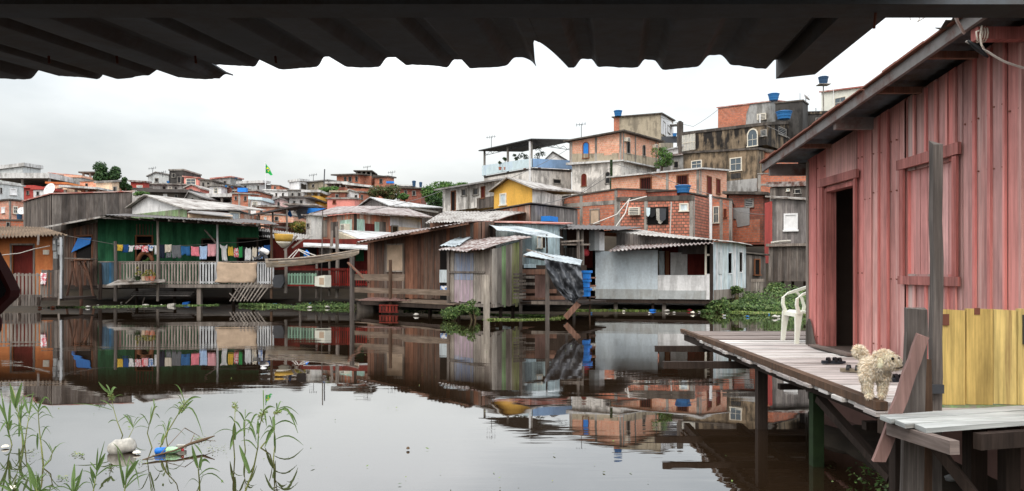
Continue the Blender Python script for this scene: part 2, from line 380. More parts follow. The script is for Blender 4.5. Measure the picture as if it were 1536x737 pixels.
roofm('roof_grey', (120, 118, 116), rust=(84, 76, 70), amt=.5)
roofm('roof_rust', (184, 180, 176), rust=(92, 60, 50), amt=.85, sc=2.2, g=1.0)
roofm('roof_dark', (74, 70, 68), rust=(54, 44, 40), amt=.5)
roofm('roof_tile', (124, 108, 92), rust=(86, 74, 62), amt=.6, rough=.9)
roofm('roof_red', (150, 90, 80), rust=(180, 160, 150), amt=.5)
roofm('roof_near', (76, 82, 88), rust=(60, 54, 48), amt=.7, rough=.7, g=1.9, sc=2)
roofm('roof_under', (66, 66, 66), rust=(50, 44, 42), amt=.4, g=.8)
roofm('fascia_grey', (120, 116, 114), rust=(96, 66, 56), amt=.45, sc=3, g=1.2)
roofm('awning', (186, 196, 200), rust=(120, 128, 132), amt=.5, rough=.5, g=.85, sc=1.5)
plain('dark_pane', (26, 26, 28), rough=.3, g=1)
plain('glass_pane', (84, 96, 104), rough=.15, g=1, spec=.6)
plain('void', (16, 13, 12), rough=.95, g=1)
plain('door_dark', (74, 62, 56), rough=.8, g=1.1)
plain('frame_brown', (104, 66, 44), rough=.8)
plain('grille_red', (96, 30, 24), rough=.8)
plain('rust', (104, 66, 54), rough=.9)
plain('white_paint', (224, 226, 226), rough=.5)
plain('off_white', (196, 190, 176), rough=.7)
plain('grey_paint', (128, 130, 130), rough=.6)
plain('black_plastic', (24, 25, 28), rough=.45, g=1.2)
plain('tank_blue', (40, 104, 160), rough=.5, g=1.2)
plain('tank_dark', (44, 74, 104), rough=.5, g=1.1)
plain('tarp_blue', (36, 116, 196), rough=.6, g=1.25)
plain('tarp_grey', (110, 112, 116), rough=.6)
plain('tarp_black', (74, 77, 82), rough=.42, g=1.1, spec=.5)
plain('cloth_beige', (166, 146, 126), rough=.95, sc=3, var=.25)
plain('plastic_chair', (222, 214, 196), rough=.55, g=1.3, sc=4)
plain('metal_dark', (60, 62, 66), rough=.5, metal=.3)
plain('wire', (90, 88, 86), rough=.7)
plain('wire_pale', (170, 166, 160), rough=.7)
plain('rope', (190, 184, 172), rough=.9)
plain('soil', (58, 50, 38), rough=1, g=1, sc=.5, var=.4)
plain('mud', (54, 46, 36), rough=.9, g=1, sc=2, var=.5)
plain('yellow_fibre', (200, 160, 74), rough=.6, g=1.1)
plain('bark', (70, 58, 48), rough=.95, g=1)
plain('near_red', (70, 24, 22), rough=.9, g=.9)
plain('near_black', (18, 14, 14), rough=.95, g=.8)
plain('hull_maroon', (132, 100, 92), rough=.6, g=1.1, sc=2, var=.35)
plain('algae', (42, 62, 32), rough=.9, g=.7, sc=5, var=.5)
plain('flag_green', (20, 130, 60), rough=.8)
plain('flag_yellow', (230, 200, 40), rough=.8)
plain('flag_blue', (30, 60, 140), rough=.8)
plain('sole', (40, 44, 52), rough=.8, g=1)
plain('sole_tan', (130, 120, 104), rough=.8, g=1)
plain('nose', (20, 18, 18), rough=.4, g=1)
plain('litter_white', (200, 196, 186), rough=.6, sc=14, var=.5, g=.9)
plain('litter_blue', (30, 104, 190), rough=.4)
plain('litter_green', (150, 190, 150), rough=.35)
plain('litter_tan', (168, 150, 118), rough=.8)
leaf('leaf_dark', [(38, 62, 34), (52, 80, 40), (30, 50, 30), (66, 92, 50)], g=1.3)
leaf('leaf_mid', [(60, 92, 44), (84, 118, 56), (48, 76, 40), (104, 130, 70)], g=1.3)
leaf('leaf_brown', [(66, 80, 44), (110, 84, 60), (58, 72, 42), (90, 104, 60)], g=1.2)
leaf('leaf_olive', [(110, 120, 60), (150, 120, 60), (90, 110, 50)], g=1.3)
leaf('hyacinth', [(62, 86, 44), (84, 108, 56), (48, 68, 36), (112, 128, 76), (42, 60, 34)], g=1.5)
leaf('duckweed', [(120, 140, 70), (92, 120, 52), (150, 150, 96), (70, 96, 44)], g=1.2)
leaf('reed_leaf', [(84, 118, 62), (104, 134, 78), (72, 102, 52), (126, 146, 92), (150, 146, 96)], g=1.2)
leaf('reed_stem', [(128, 150, 90), (140, 140, 84), (110, 134, 76)], g=1.2)
leaf('dry_stem', [(120, 96, 70), (100, 76, 56), (90, 84, 60)], g=1.1, trans=.05)
# ---------------------------------------------------------------- setting: terrain, water
def shore(x):
    pts = [(-60, 42), (-16, 42), (-11.5, 41), (-10.5, 37.2), (-7, 36.2), (-5, 35.5), (-2, 34.8), (2, 34.6), (8, 34.4), (20, 33.6), (80, 36)]
    for (a, ya), (b, yb) in zip(pts, pts[1:]):
        if a <= x <= b: return ya + (yb - ya) * (x - a) / (b - a)
    return 42
def ground(x, y):
    s = shore(x); z = -.6 + max(0, min(1, (y - s + 1.2) / 1.6)) * .72
    if y > 46: z += (y - 46) * .15 * (1 if y < 115 else 115 / y * .9)
    k = max(0, min(1, (x - 5) / 15))
    if y > 50: z += k * (min(y, 130) - 50) * .07
    return z
mb = MB(); xs = [i * 2.0 for i in range(-110, 111)]; ys = [30 + i * .6 for i in range(30)] + [48 + i * 3 for i in range(75)]
mb.v = [(x, y, ground(x, y) + .25 * noise.noise(Vector((x * .2, y * .2, 0))) * (1 if y > 44 else .15)) for y in ys for x in xs]
nx = len(xs); mb.f = [(j * nx + i, j * nx + i + 1, (j + 1) * nx + i + 1, (j + 1) * nx + i) for j in range(len(ys) - 1) for i in range(nx - 1)]
tag(mb.build('hill', 'soil', smooth=True), kind='structure')
# water: dark tea-coloured river, calm with faint wind ripples
m, t, b = newmat('river'); b.inputs['Base Color'].default_value = (.022, .013, .007, 1); b.inputs['Roughness'].default_value = .015
b.inputs['IOR'].default_value = 1.65; b.inputs['Specular IOR Level'].default_value = .5; b.inputs['Coat Weight'].default_value = .65; b.inputs['Coat IOR'].default_value = 1.6; b.inputs['Coat Roughness'].default_value = .015
ob = t.nodes.new('ShaderNodeTexCoord').outputs['Object']
a1 = noisen(t, mapping(t, ob, (.5, 2.6, 1)), 1.0, 3, .55); a2 = noisen(t, mapping(t, ob, (1.6, 7, 1)), 1.0, 2, .5)
msk = ramp(t, [(.44, G(.06)), (.64, G(1))], noisen(t, mapping(t, ob, (.09, .22, 1)), 1.0, 3, .5)).outputs[0]
a3 = noisen(t, mapping(t, ob, (.12, .5, 1)), 1.0, 2, .5)
def bump(t, h, dist, prev=None, st=1.0):
    n = t.nodes.new('ShaderNodeBump'); n.inputs['Distance'].default_value = dist
    if hasattr(st, 'links'): t.links.new(st, n.inputs['Strength'])
    else: n.inputs['Strength'].default_value = st
    t.links.new(h, n.inputs['Height'])
    if prev: t.links.new(prev, n.inputs['Normal'])
    return n.outputs[0]
n1 = bump(t, a3, .0065); n2 = bump(t, a1, .0020, n1, msk); n3 = bump(t, a2, .0006, n2, msk)
t.links.new(n3, b.inputs['Normal']); t.links.new(n3, b.inputs['Coat Normal'])
mb = MB(); mb.v = [(-260, -40, 0), (260, -40, 0), (260, 300, 0), (-260, 300, 0)]; mb.f = [(0, 1, 2, 3)]
tag(mb.build('water', 'river'), kind='structure')
# ---------------------------------------------------------------- leafy crowns
def leaves(mb, c, rad, n, size, rnd, clumps=9, seedclump=.55, flat=1.0):
    c = Vector(c); cl = []
    for i in range(clumps):
        d = Vector((rnd.gauss(0, 1), rnd.gauss(0, 1), rnd.gauss(0, .8))).normalized() * rnd.uniform(.35, .85)
        cl.append((Vector((c.x + d.x * rad[0], c.y + d.y * rad[1], c.z + d.z * rad[2])), rnd.uniform(.28, .5)))
    for i in range(n):
        cc, k = rnd.choice(cl)
        d = Vector((rnd.gauss(0, 1), rnd.gauss(0, 1), rnd.gauss(0, 1))).normalized() * rnd.uniform(.3, 1.08) ** .5
        p = Vector((cc.x + d.x * rad[0] * k, cc.y + d.y * rad[1] * k, cc.z + d.z * rad[2] * k))
        nn = (d + Vector((rnd.gauss(0, .6), rnd.gauss(0, .6), rnd.gauss(0, .6) + .3))).normalized()
        tt = nn.cross(Vector((rnd.gauss(0, 1), rnd.gauss(0, 1), rnd.gauss(0, 1)))).normalized(); bb = nn.cross(tt)
        s = size * rnd.uniform(.6, 1.3)
        mb.add([p - tt * s, p - bb * s * .45, p + tt * s, p + bb * s * .45], [(0, 1, 2, 3)])
    return cl
def tree(u, v, Y, w, h, label, mat='leaf_dark', n=2600, size=.26, name='tree', trunk=4, group=None, seed=1, cl=11):
    rnd = random.Random(seed); c = P(u, v, Y); gz = max(ground(c.x, c.y), c.z - h - trunk)
    t = thing(name, label, 'tree' if name == 'tree' else 'bush', (c.x, c.y, gz), group)
    mb = MB(); cls = leaves(mb, c, (w, w * .8, h), n, size, rnd, clumps=cl)
    mb.build('crown', mat, t)
    tb = MB(); tp = Vector((c.x, c.y, c.z - h * .5)); r = .05 * w + .05
    tb.tube([(c.x, c.y, gz - .3), (c.x + .1 * w * rnd.uniform(-1, 1), c.y, (gz + tp.z) / 2), tuple(tp)], [r * 1.3, r, r * .8], 7)
    for q, k in cls[:7]: tb.tube([tuple(tp), tuple((tp + q) / 2 + Vector((0, 0, .1 * h))), tuple(q)], [r * .6, r * .35, r * .15], 5)
    tb.build('trunk', 'bark', t); return t
# ---------------------------------------------------------------- houses
def window(fac, par, r, kind, n=.0, name='window', th=.06, seed=0):
    """frame with its pane / shutter; r = (s0,s1,z0,z1)"""
    s0, s1, z0, z1 = r; fw = min(.09, (s1 - s0) * .14)
    fm = {'d': 'concrete', 'g': 'frame_brown', 'b': 'frame_brown', 'w': 'off_white', 'o': 'frame_brown', 'l': 'off_white', 'r': 'frame_brown', 'c': 'pale_wood', 'm': 'frame_brown', 'v': 'concrete', 'p': 'white_paint'}[kind[0]]
    arch = 'A' in kind
    mb = MB()
    fac.box(mb, s0, s0 + fw, z0, z1, n - .05, n + th); fac.box(mb, s1 - fw, s1, z0, z1, n - .05, n + th)
    fac.box(mb, s0 - .04, s1 + .04, z0 - fw, z0 - .003, n - .05, n + th + .05)
    if arch:
        R_ = (s1 - s0) / 2; c = (s0 + s1) / 2; k = 9
        for i in range(k):
            a, b_ = math.pi * i / k, math.pi * (i + 1) / k
            fac.poly(mb, [(c + R_ * math.cos(x) * q, z1 + R_ * math.sin(x) * q) for x, q in ((a, 1), (b_, 1), (b_, .8), (a, .8))], n - .05, n + th)
    else: fac.box(mb, s0, s1, z1 + .003, z1 + fw, n - .05, n + th)
    f = mb.build(name, fm, par)
    pm = {'d': 'dark_pane', 'g': 'void', 'b': 'tarp_blue', 'w': 'white_board', 'o': 'void', 'l': 'glass_pane', 'r': 'maroon_wood', 'c': 'cloth_beige', 'm': 'void', 'v': 'void', 'p': 'white_paint'}[kind[0]]
    mb = MB()
    if arch:
        R_ = (s1 - s0) / 2 * .8; c = (s0 + s1) / 2
        pts = [(s0 + fw, z0), (s1 - fw, z0)] + [(c + R_ * math.cos(math.pi * i / 8), z1 + R_ * math.sin(math.pi * i / 8)) for i in range(9)]
        fac.poly(mb, pts, n - .04, n + .015)
    else: fac.box(mb, s0 + fw, s1 - fw, z0, z1, n - .04, n + .015)
    mb.build('pane', pm, f)
    if kind[0] in 'gl':
        gb = MB(); k = 7 if kind[0] == 'g' else 2
        for i in range(1, k): a = s0 + (s1 - s0) * i / k; fac.box(gb, a - .012, a + .012, z0, z1, n + .02, n + .045)
        if kind[0] == 'l': zc = z0 + (z1 - z0) * .55; fac.box(gb, s0 + fw, s1 - fw, zc - .02, zc + .02, n + .046, n + .055)
        gb.build('grille', 'grille_red' if kind[0] == 'g' else 'off_white', f)
    if kind[0] == 'v':
        gb = MB()
        for i in range(4): zc = z0 + (z1 - z0) * (i + .5) / 4; fac.box(gb, s0 + fw, s1 - fw, zc - .05, zc + .0, n + .02, n + .06)
        gb.build('louvre', 'grey_paint', f)
    return f
def ext4(A, B, Cc, D, o):
    """grow a roof quad outwards by o metres, keeping its slope"""
    e1 = (B - A); e2 = (D - A); e3 = (Cc - B); a = e1 / e1.length * o; b = e2 / max(e2.length, .1) * o; c = e3 / max(e3.length, .1) * o
    return A - a - b, B + a - c, Cc + a + c, D - a + b
def slabq(name, q, th, mat, par=None, lift=.02):
    mb = MB(); up = Vector((0, 0, 1)); q = [Vector(x) for x in q]
    if (q[1] - q[0]).cross(q[3] - q[0]).z < 0: q = [q[1], q[0], q[3], q[2]]
    mb.hexa([x + up * lift for x in q] + [x + up * (lift + th) for x in q]); return mb.build(name, mat, par)
def house(label, A, B, Cc, tops, wall='brick_red', roof=('slab_white', .3, .2), wins=(), name='house', cat='house', group=None, apex=None, vb=None, dep=6, lintel=False, planks=None, holes=(), seed=1, cols=(), core='dark_wood', pw=.2, fascia=None, zb=None, band=None, corr=0, par=None):
    a = GX(*A); b = GX(*B); fA = Fac(a, b)
    if Cc is None:
        bx = fA.B - fA.n * dep; c = (bx.x, bx.y)
    else: c = GX(*Cc)
    vA, vB = tops[0], tops[1]
    zA = H - (vA - V0) / F * a[1]; zB = H - (vB - V0) / F * b[1]
    zC = (H - (tops[2] - V0) / F * c[1]) if len(tops) > 2 else zB
    d = (a[0] + c[0] - b[0], a[1] + c[1] - b[1]); zD = zA + zC - zB if len(tops) > 2 else zA
    base = min(ground(*p) for p in (a, b, c, d)) - .4
    if vb is not None: base = max(base, H - (vb - V0) / F * a[1])
    if zb is not None: base = zb
    t = par or thing(name, label, cat, (a[0], a[1], base), group)
    pt = [Vector((*a, 0)), Vector((*b, 0)), Vector((*c, 0)), Vector((*d, 0))]; zs = [zA, zB, zC, zD]
    ins = 0
    mb = MB()
    if (pt[1] - pt[0]).cross(pt[3] - pt[0]).z < 0: order = [1, 0, 3, 2]
    else: order = [0, 1, 2, 3]
    if planks:
        cen = sum(pt, Vector()) / 4; cp = [p + (cen - p).normalized() * .07 for p in pt]
    else: cp = pt
    if apex is None:
        mb.hexa([Vector((cp[i].x, cp[i].y, base)) for i in order] + [Vector((cp[i].x, cp[i].y, zs[i] - (.05 if planks else 0))) for i in order])
        topf = lambda s: zA + (zB - zA) * s / fA.L
    else:
        sa, za = fA.hit(*apex); k = sa / fA.L
        f0 = [cp[0], cp[1], cp[1].lerp(cp[0], 1 - k)]; mv = cp[3] - cp[0]
        lo = [Vector((cp[0].x, cp[0].y, base)), Vector((cp[1].x, cp[1].y, base)), Vector((cp[1].x, cp[1].y, zB)), Vector((f0[2].x, f0[2].y, za)), Vector((cp[0].x, cp[0].y, zA))]
        mb.prism(lo, [p + mv for p in lo])
        topf = lambda s: zA + (za - zA) * s / sa if s < sa else za + (zB - za) * (s - sa) / (fA.L - sa)
    mb.build('wall', core if planks else wall, t)
    fB = Fac(b, c); topB = lambda s: zB + (zC - zB) * s / fB.L
    facs = (fA, fB)
    hl = ([], [])
    for (fi, u0, v0, u1, v1, k) in wins: hl[fi].append(facs[fi].rect(u0, v0, u1, v1))
    if planks:
        pk = MB(); fA.planks(pk, 0, fA.L, base, lambda s: topf(s) - .03, pw, 0, .02, .008, hl[0], .03, seed, .008)
        pk.build('planking', planks if isinstance(planks, str) else planks[0], t)
        pk = MB(); fB.planks(pk, 0.021, fB.L, base, lambda s: topB(s) - .03, pw, 0, .02, .008, hl[1], .03, seed + 1, .008)
        pk.build('planking', planks if isinstance(planks, str) else planks[1], t)
    off = .03 if planks else 0
    for (fi, u0, v0, u1, v1, k), r in zip(wins, [facs[w_[0]].rect(*w_[1:5]) for w_ in wins]):
        window(facs[fi], t, r, k, n=off, name='door' if 'D' in k else 'window')
    if roof:
        rm, o, th = roof
        q = [Vector((pt[i].x, pt[i].y, zs[i])) for i in range(4)]
        if apex is None:
            if corr:
                e = ext4(*q, o); up = Vector((0, 0, .06))
                MB().corr(e[0] + up, e[1] + up, e[2] + up, e[3] + up, corr, .03, .012, 4, seed, ragged=.02).build('roof', rm, t)
            else: slabq('roof', ext4(*q, o), th, rm, t)
        else:
            Ar = fA.pt(sa, za); Cr = Ar + (pt[3] - pt[0])
            e = ext4(q[0], Vector(Ar), Cr, q[3], o); e = (e[0], e[1] - (e[1] - e[0]).normalized() * o, e[2] - (e[2] - e[3]).normalized() * o, e[3])
            g_ = ext4(Vector(Ar), q[1], q[2], Cr, o); g_ = (g_[0] + (g_[1] - g_[0]).normalized() * o, g_[1], g_[2], g_[3] + (g_[2] - g_[3]).normalized() * o)
            rb = MB(); up = Vector((0, 0, 1))
            for k in (e, g_):
                k = list(k)
                if (k[1] - k[0]).cross(k[3] - k[0]).z < 0: k = [k[1], k[0], k[3], k[2]]
                rb.hexa([x + up * .03 for x in k] + [x + up * (.03 + th) for x in k])
            rb.build('roof', rm, t)
    if cols:
        cb = MB()
        for (fi, u, v) in cols:
            f = facs[fi]; s, _ = f.hit(u, v); tz = topf(s) if fi == 0 else topB(s); f.box(cb, s - .12, s + .12, base, tz - .02, -.02, .03)
        if band:
            fi, v0, v1 = band; f = facs[fi]; r = f.rect((A[0] + B[0]) / 2 - 2, v0, (A[0] + B[0]) / 2 + 2, v1); f.box(cb, .0, f.L, r[2], r[3], -.02, .026)
        cb.build('concrete_frame', 'concrete', t)
    t['_f'] = 0; del t['_f']
    return t, fA, fB
def ac_unit(fac, u, v, label, sz=.55, parent=None):
    s, z = fac.hit(u, v); t = thing('air_conditioner', label, 'air conditioner', fac.pt(s, z - sz * .35, .2), 'air conditioners on the facades')
    mb = MB(); fac.box(mb, s - sz / 2, s + sz / 2, z - sz * .35, z + sz * .35, .02, .42); mb.build('casing', 'off_white', t)
    mb = MB()
    for i in range(4): zz = z - sz * .28 + i * sz * .15; fac.box(mb, s - sz * .4, s + sz * .4, zz, zz + sz * .07, .421, .435)
    mb.build('vent', 'metal_dark', t); return t
def tank(u, v0, v1, Y, wpx, label, dark=False, stand=0):
    r = wpx / 2 / F * Y; top = P(u, v0, Y); bot = P(u, v1, Y); h = top.z - bot.z
    t = thing('water_tank', label, 'water tank', tuple(bot), 'blue plastic water tanks on the roofs')
    mb = MB(); mb.lathe([(r * .74, 0), (r * .8, h * .3), (r * .84, h * .32), (r * .88, h * .6), (r * .92, h * .62), (r * .97, h * .82)], tuple(bot), 18)
    mb.build('body', 'tank_dark' if dark else 'tank_blue', t, smooth=False)
    mb = MB(); mb.lathe([(r * 1.03, h * .82), (r * 1.03, h * .88), (r * .8, h * .95), (r * .3, h)], tuple(bot), 18); mb.build('lid', 'tank_blue' if not dark else 'tank_dark', t)
    if stand:
        s = MB(); s.tube([tuple(bot - Vector((0, 0, stand))), tuple(bot - Vector((0, 0, .06)))], .09, 8); s.box(bot.x - r * 1.15, bot.x + r * 1.15, bot.y - r, bot.y + r, bot.z - .08, bot.z - .002); s.build('stand', 'concrete', t)
    return t
def dish(u, v, Y, r, label, d=(-.3, -1, .5)):
    c = P(u, v, Y); t = thing('satellite_dish', label, 'satellite dish', tuple(c - Vector((0, 0, r * 1.5))))
    MB().lathe([(r * .05, 0), (r * .5, r * .06), (r * .8, r * .16), (r, r * .27), (r * 1.01, r * .24), (r * .8, r * .11), (r * .5, r * .0), (r * .05, -r * .05)], tuple(c), 20, d).build('reflector', 'white_paint', t, True)
    s = MB(); dv = Vector(d).normalized(); s.tube([tuple(c - Vector((0, 0, r * 2.2))), tuple(c - dv * .06 * r)], .04, 6); s.build('mast', 'metal_dark', t)
    s = MB(); s.tube([tuple(c), tuple(c + dv * r * .9)], .015, 5); s.build('feed_arm', 'metal_dark', t)

# ---------------------------------------------------------------- hillside, left and centre, far to near
HS = 'houses on the far hillside'
def hh(label, *a, **k): k.setdefault('group', HS); k.setdefault('name', 'hillside_house'); return house(label, *a, **k)
S = lambda m='slab_white', o=.3, t=.25: (m, o, t)
hh('white roof terrace house at the far left of the skyline', (-6, 112), (34, 112), (61, 118), (255, 250, 254), 'pale_grey', S('slab_white', .3, .5), [(0, 4, 262, 14, 270, 'd')])
# open terrace with wide white fascia
def terrace(label, u0, u1, vt, vf, vb, Y, wall, dp=6, slab='slab_white', n=3, par='pale_grey', name='terrace_house', group=HS, tilt=0):
    a, b_ = GX(u0, Y), GX(u1, Y); f = Fac(a, b_); base = ground(*a) - .5; zt = f.hit(u0, vt)[1]; z1 = f.hit(u0, vf)[1]; z0 = f.hit(u0, vb)[1]
    t = thing(name, label, 'house', (a[0], a[1], base), group)
    mb = MB(); f.trap(mb, -.2, f.L + .2, z1, z1 + tilt, zt, zt + tilt, -dp, .4); mb.build('roof', slab, t)
    mb = MB(); f.box(mb, 0, f.L, base, z0, -dp + .3, 0); f.box(mb, 0, f.L, z0 + .003, z1 - .003, -dp + .3, -dp + .5); mb.build('wall', wall, t)
    for i in range(n):
        c = MB(); s = .1 + (f.L - .3) * i / (n - 1); f.box(c, s, s + .22, z0 + .003, z1 - .003 + min(0, tilt), -.25, -.02); c.build('column', 'concrete', t)
    return t, f
terrace('wide open terrace house under a long white fascia, upper left', -10, 74, 260, 268, 281, 97, 'dark_concrete')
hh('brick house stub rising right of the long white fascia', (75, 104), (100, 104), (122, 108), (261, 263, 265), 'brick_pink', S('roof_red', .2, .15), [(0, 80, 270, 88, 277, 'd')])
hh('grey and pink rendered house left of the tall tree', (98, 102), (122, 102), None, (266, 267), 'grey_wall', S('brick_pink', .1, .3), [(0, 103, 272, 110, 279, 'd')])
terrace('unfinished brick rooftop with concrete posts beside the tall tree', 122, 146, 258, 260, 272, 105, 'brick_red', 5, 'dark_concrete', 3)
hh('small brick hillside house with a white window behind the pair of trees', (196, 96), (216, 96), (224, 100), (273, 274, 275), 'red_wall', S('roof_rust', .3, .2), [(0, 205, 279, 214, 287, 'w')])
hh('tall grey concrete house with gabled top left of the dark block', (222, 108), (253, 108), None, (265, 263), 'pale_grey', S('roof_grey', .2, .15), [(0, 232, 268, 238, 273, 'd'), (0, 228, 277, 234, 283, 'd'), (0, 243, 277, 247, 283, 'd')], apex=(234, 259.5))
hh('dark stained concrete block on top of the skyline, left of centre', (254, 106), (275, 106), None, (256.5, 256), 'old_dark', S('concrete', .1, .2), [(0, 258, 261, 263, 266, 'd'), (0, 266, 266, 272, 274, 'd')])
hh('lower grey storey with washing under the dark concrete block', (224, 102), (280, 102), None, (277, 278), 'grey_wall', S('concrete', .3, .15), [(0, 244, 280, 249, 288, 'd'), (0, 253, 281, 258, 286, 'l'), (0, 262, 281, 266, 286, 'd')])
hh('pink house with a big grey window on the skyline', (276, 105), (298, 105), None, (266, 268), 'pink_wall', S('roof_red', .2, .15), [(0, 279, 269, 294, 277, 'l')])
hh('pink gabled house below the pink skyline house', (279, 96), (300, 96), None, (282, 283), 'pink_wall', S('roof_pale', .3, .15), [(0, 284, 284, 289, 290, 'd')], apex=(288, 278))
hh('narrow grey concrete frame house with dark openings', (300, 103), (318, 103), None, (271, 272), 'concrete', S('dark_concrete', .2, .2), [(0, 303, 274, 307, 280, 'd'), (0, 310, 274, 315, 280, 'd'), (0, 303, 283, 307, 289, 'd'), (0, 310, 283, 315, 289, 'd')])
hh('grey house with a red roof edge on the skyline, centre left', (318, 110), (345, 110), (363, 116), (269, 266.5, 270), 'grey_wall', S('roof_red', .25, .18), [(0, 324, 272, 329, 277, 'd'), (0, 335, 272, 340, 277, 'd')])
hh('small white house with one blue window under the grey skyline house', (314, 95), (332, 95), None, (280, 280), 'white_wall', S('concrete', .25, .2), [(0, 321, 283, 327, 290, 'l')])
hh('dim brick house with dark doorways left of the blue tarpaulin', (332, 97), (358, 97), None, (279, 281), 'brick_dim', S('dark_concrete', .2, .15), [(0, 337, 283, 341, 290, 'd'), (0, 348, 283, 352, 290, 'd')])
hh('pale green and white two storey house with a flat slab roof', (361, 108), (390, 108), (400, 112), (276, 275, 276), 'pale_grey', S('slab_white', .5, .35), [(0, 366, 279, 370, 284, 'd'), (0, 386, 279, 389, 284, 'd')])
hh('brick house front behind the blue tarpaulin', (352, 92), (384, 92), None, (287, 287), 'brick_red', S('concrete', .2, .15), [(0, 374, 291, 379, 298, 'd')])
terrace('low house with a wide pale concrete slab roof, centre left', 299, 349, 291, 296, 304, 86, 'grey_wall', 5, 'slab_white', 4)
hh('large brick house with grey columns, centre left', (348, 84), (376, 84), (388, 88), (291, 292, 293), 'brick_red', S('concrete', .2, .12), [(0, 352, 295, 356, 300, 'd'), (0, 366, 295, 370, 301, 'd')], cols=[(0, 359, 300), (0, 374, 300)])
hh('small white and blue awning house beside the brick columns', (376, 78), (391, 78), None, (300, 301), 'white_wall', S('tile_blue', .2, .3), [(0, 379, 304, 386, 309, 'l')])
hh('long white low house with three dark windows under the flag', (396, 98), (432, 98), None, (286, 287), 'white_wall', S('slab_white', .2, .15), [(0, 402, 290, 405, 295, 'd'), (0, 413, 290, 416, 295, 'd'), (0, 423, 290, 426, 295, 'd')])
hh('brick rooftop box just right of the flagpole', (407, 106), (419, 106), None, (278, 279), 'brick_red', S('concrete', .1, .1), [(0, 411, 280, 414, 284, 'd')])
hh('grey rooftop house behind the brick box by the flagpole', (396, 112), (408, 112), None, (279, 279), 'grey_wall', S('roof_grey', .2, .1))
hh('big white house with a bare brick front on the skyline', (434, 106), (449, 103), (462, 106), (274, 272, 273), 'white_wall', S('slab_white', .3, .3), [(1, 451, 277, 459, 284, 'd')])
hh('grey square concrete house right of the long white low house', (432, 95), (455, 95), None, (286, 286), 'grey_wall', S('concrete', .2, .1), [(0, 437, 290, 441, 294, 'd'), (0, 447, 290, 451, 294, 'd')])
hh('pale pink gabled house below the flag', (393, 84), (408, 84), None, (303, 304), 'rose_wall', S('roof_grey', .3, .12), [(0, 398, 304, 401, 310, 'd')], apex=(400, 299))
hh('pink house with an arched door below the dark curved roof', (408, 82), (432, 82), None, (302, 303), 'rose_wall', S('roof_grey', .3, .12), [(0, 416, 305, 420, 310, 'dA')], apex=(420, 298))
hh('white cottage with a dark door left of the yellow balcony house', (434, 80), (458, 80), None, (298, 298), 'white_wall', S('roof_dark', .8, .15), [(0, 440, 302, 443, 308, 'd'), (0, 450, 301, 454, 308, 'd')])
terrace('yellow balcony house with a white slab roof', 456, 479, 285.5, 289, 294, 84, 'yellow_wall', 4, 'slab_white', 3)
hh('long tan house with a sloping roof line behind the thin mast', (461, 106), (491, 104), None, (274.5, 271.5), 'tan_wall', S('roof_grey', .3, .15), [(0, 468, 277, 472, 281, 'd')])
terrace('grey two storey house with an open veranda below the brick skyline house', 490, 520, 273, 276, 281, 98, 'brick_dim', 4, 'slab_white', 4)
hh('rambling unfinished brick house crowning the far hill', (505, 112), (540, 110), (570, 114), (264, 263, 266), 'brick_red', S('dark_concrete', .6, .2), [(0, 516, 266, 520, 272, 'd'), (0, 523, 266, 528, 272, 'd'), (0, 533, 265, 537, 272, 'd'), (1, 548, 268, 552, 274, 'd')])
terrace('open concrete roof frame on top of the brick skyline house', 533, 557, 256, 257.6, 264, 111, 'brick_red', 4, 'dark_concrete', 4)
hh('right wing of the brick skyline house with a dark roof', (562, 110), (580, 110), (591, 114), (267, 266, 268), 'brick_red', S('dark_concrete', .3, .2), [(0, 569, 269, 574, 275, 'd')])
terrace('mid hill house with a bright white slab over a brick balcony', 517, 557, 274, 277, 283, 94, 'brick_red', 4, 'slab_white', 4, tilt=-.4)
hh('small white gabled house with one square window', (519, 88), (538, 88), None, (289, 290), 'white_wall', S('roof_pale', .2, .15), [(0, 532, 293, 536, 298, 'd')], apex=(524, 286))
hh('brick house side right of the small white gabled house', (539, 88), (556, 90), None, (289, 291), 'brick_red', S('concrete', .2, .15), [(0, 541, 293, 544, 299, 'd')])
hh('small brick balcony house under the palm plant', (497, 87), (518, 87), None, (289, 289), 'brick_dim', S('tan_wall', .2, .2), [(0, 503, 292, 508, 297, 'd')])
hh('long coral pink wall house with a flat roof, centre', (491, 76), (532, 76), (539, 79), (299, 299, 300), 'pink_wall', S('concrete', .15, .15), [(0, 499, 301, 504, 305.5, 'r')])
hh('grey skyline house with a flat roof between the two green trees', (595, 108), (618, 108), None, (280, 280), 'grey_wall', S('slab_white', .3, .2), [(0, 603, 283, 607, 291, 'd')])
hh('dark brick house with posts between the two green trees', (600, 100), (632, 100), None, (283, 284), 'brick_dim', S('dark_concrete', .4, .15), [(0, 606, 286, 611, 292, 'd'), (0, 618, 287, 624, 293, 'd')])
hh('red topped small house left of the gabled grey house, far left', (198, 92), (222, 92), None, (284, 284), 'white_wall', S('roof_dark', .2, .15), [(0, 203, 288, 207, 293, 'd')])
hh('long dark roofed house in front of the grey concrete house', (216, 84), (282, 84), None, (289, 290), 'dark_concrete', S('roof_dark', .5, .35), [(0, 245, 292, 251, 298, 'p'), (0, 262, 292, 267, 298, 'd')])
hh('grey gabled house right of the long dark roof', (280, 82), (300, 82), None, (296, 296), 'grey_wall', S('roof_grey', .3, .15), [(0, 287, 297, 291, 301, 'd')], apex=(284, 289))
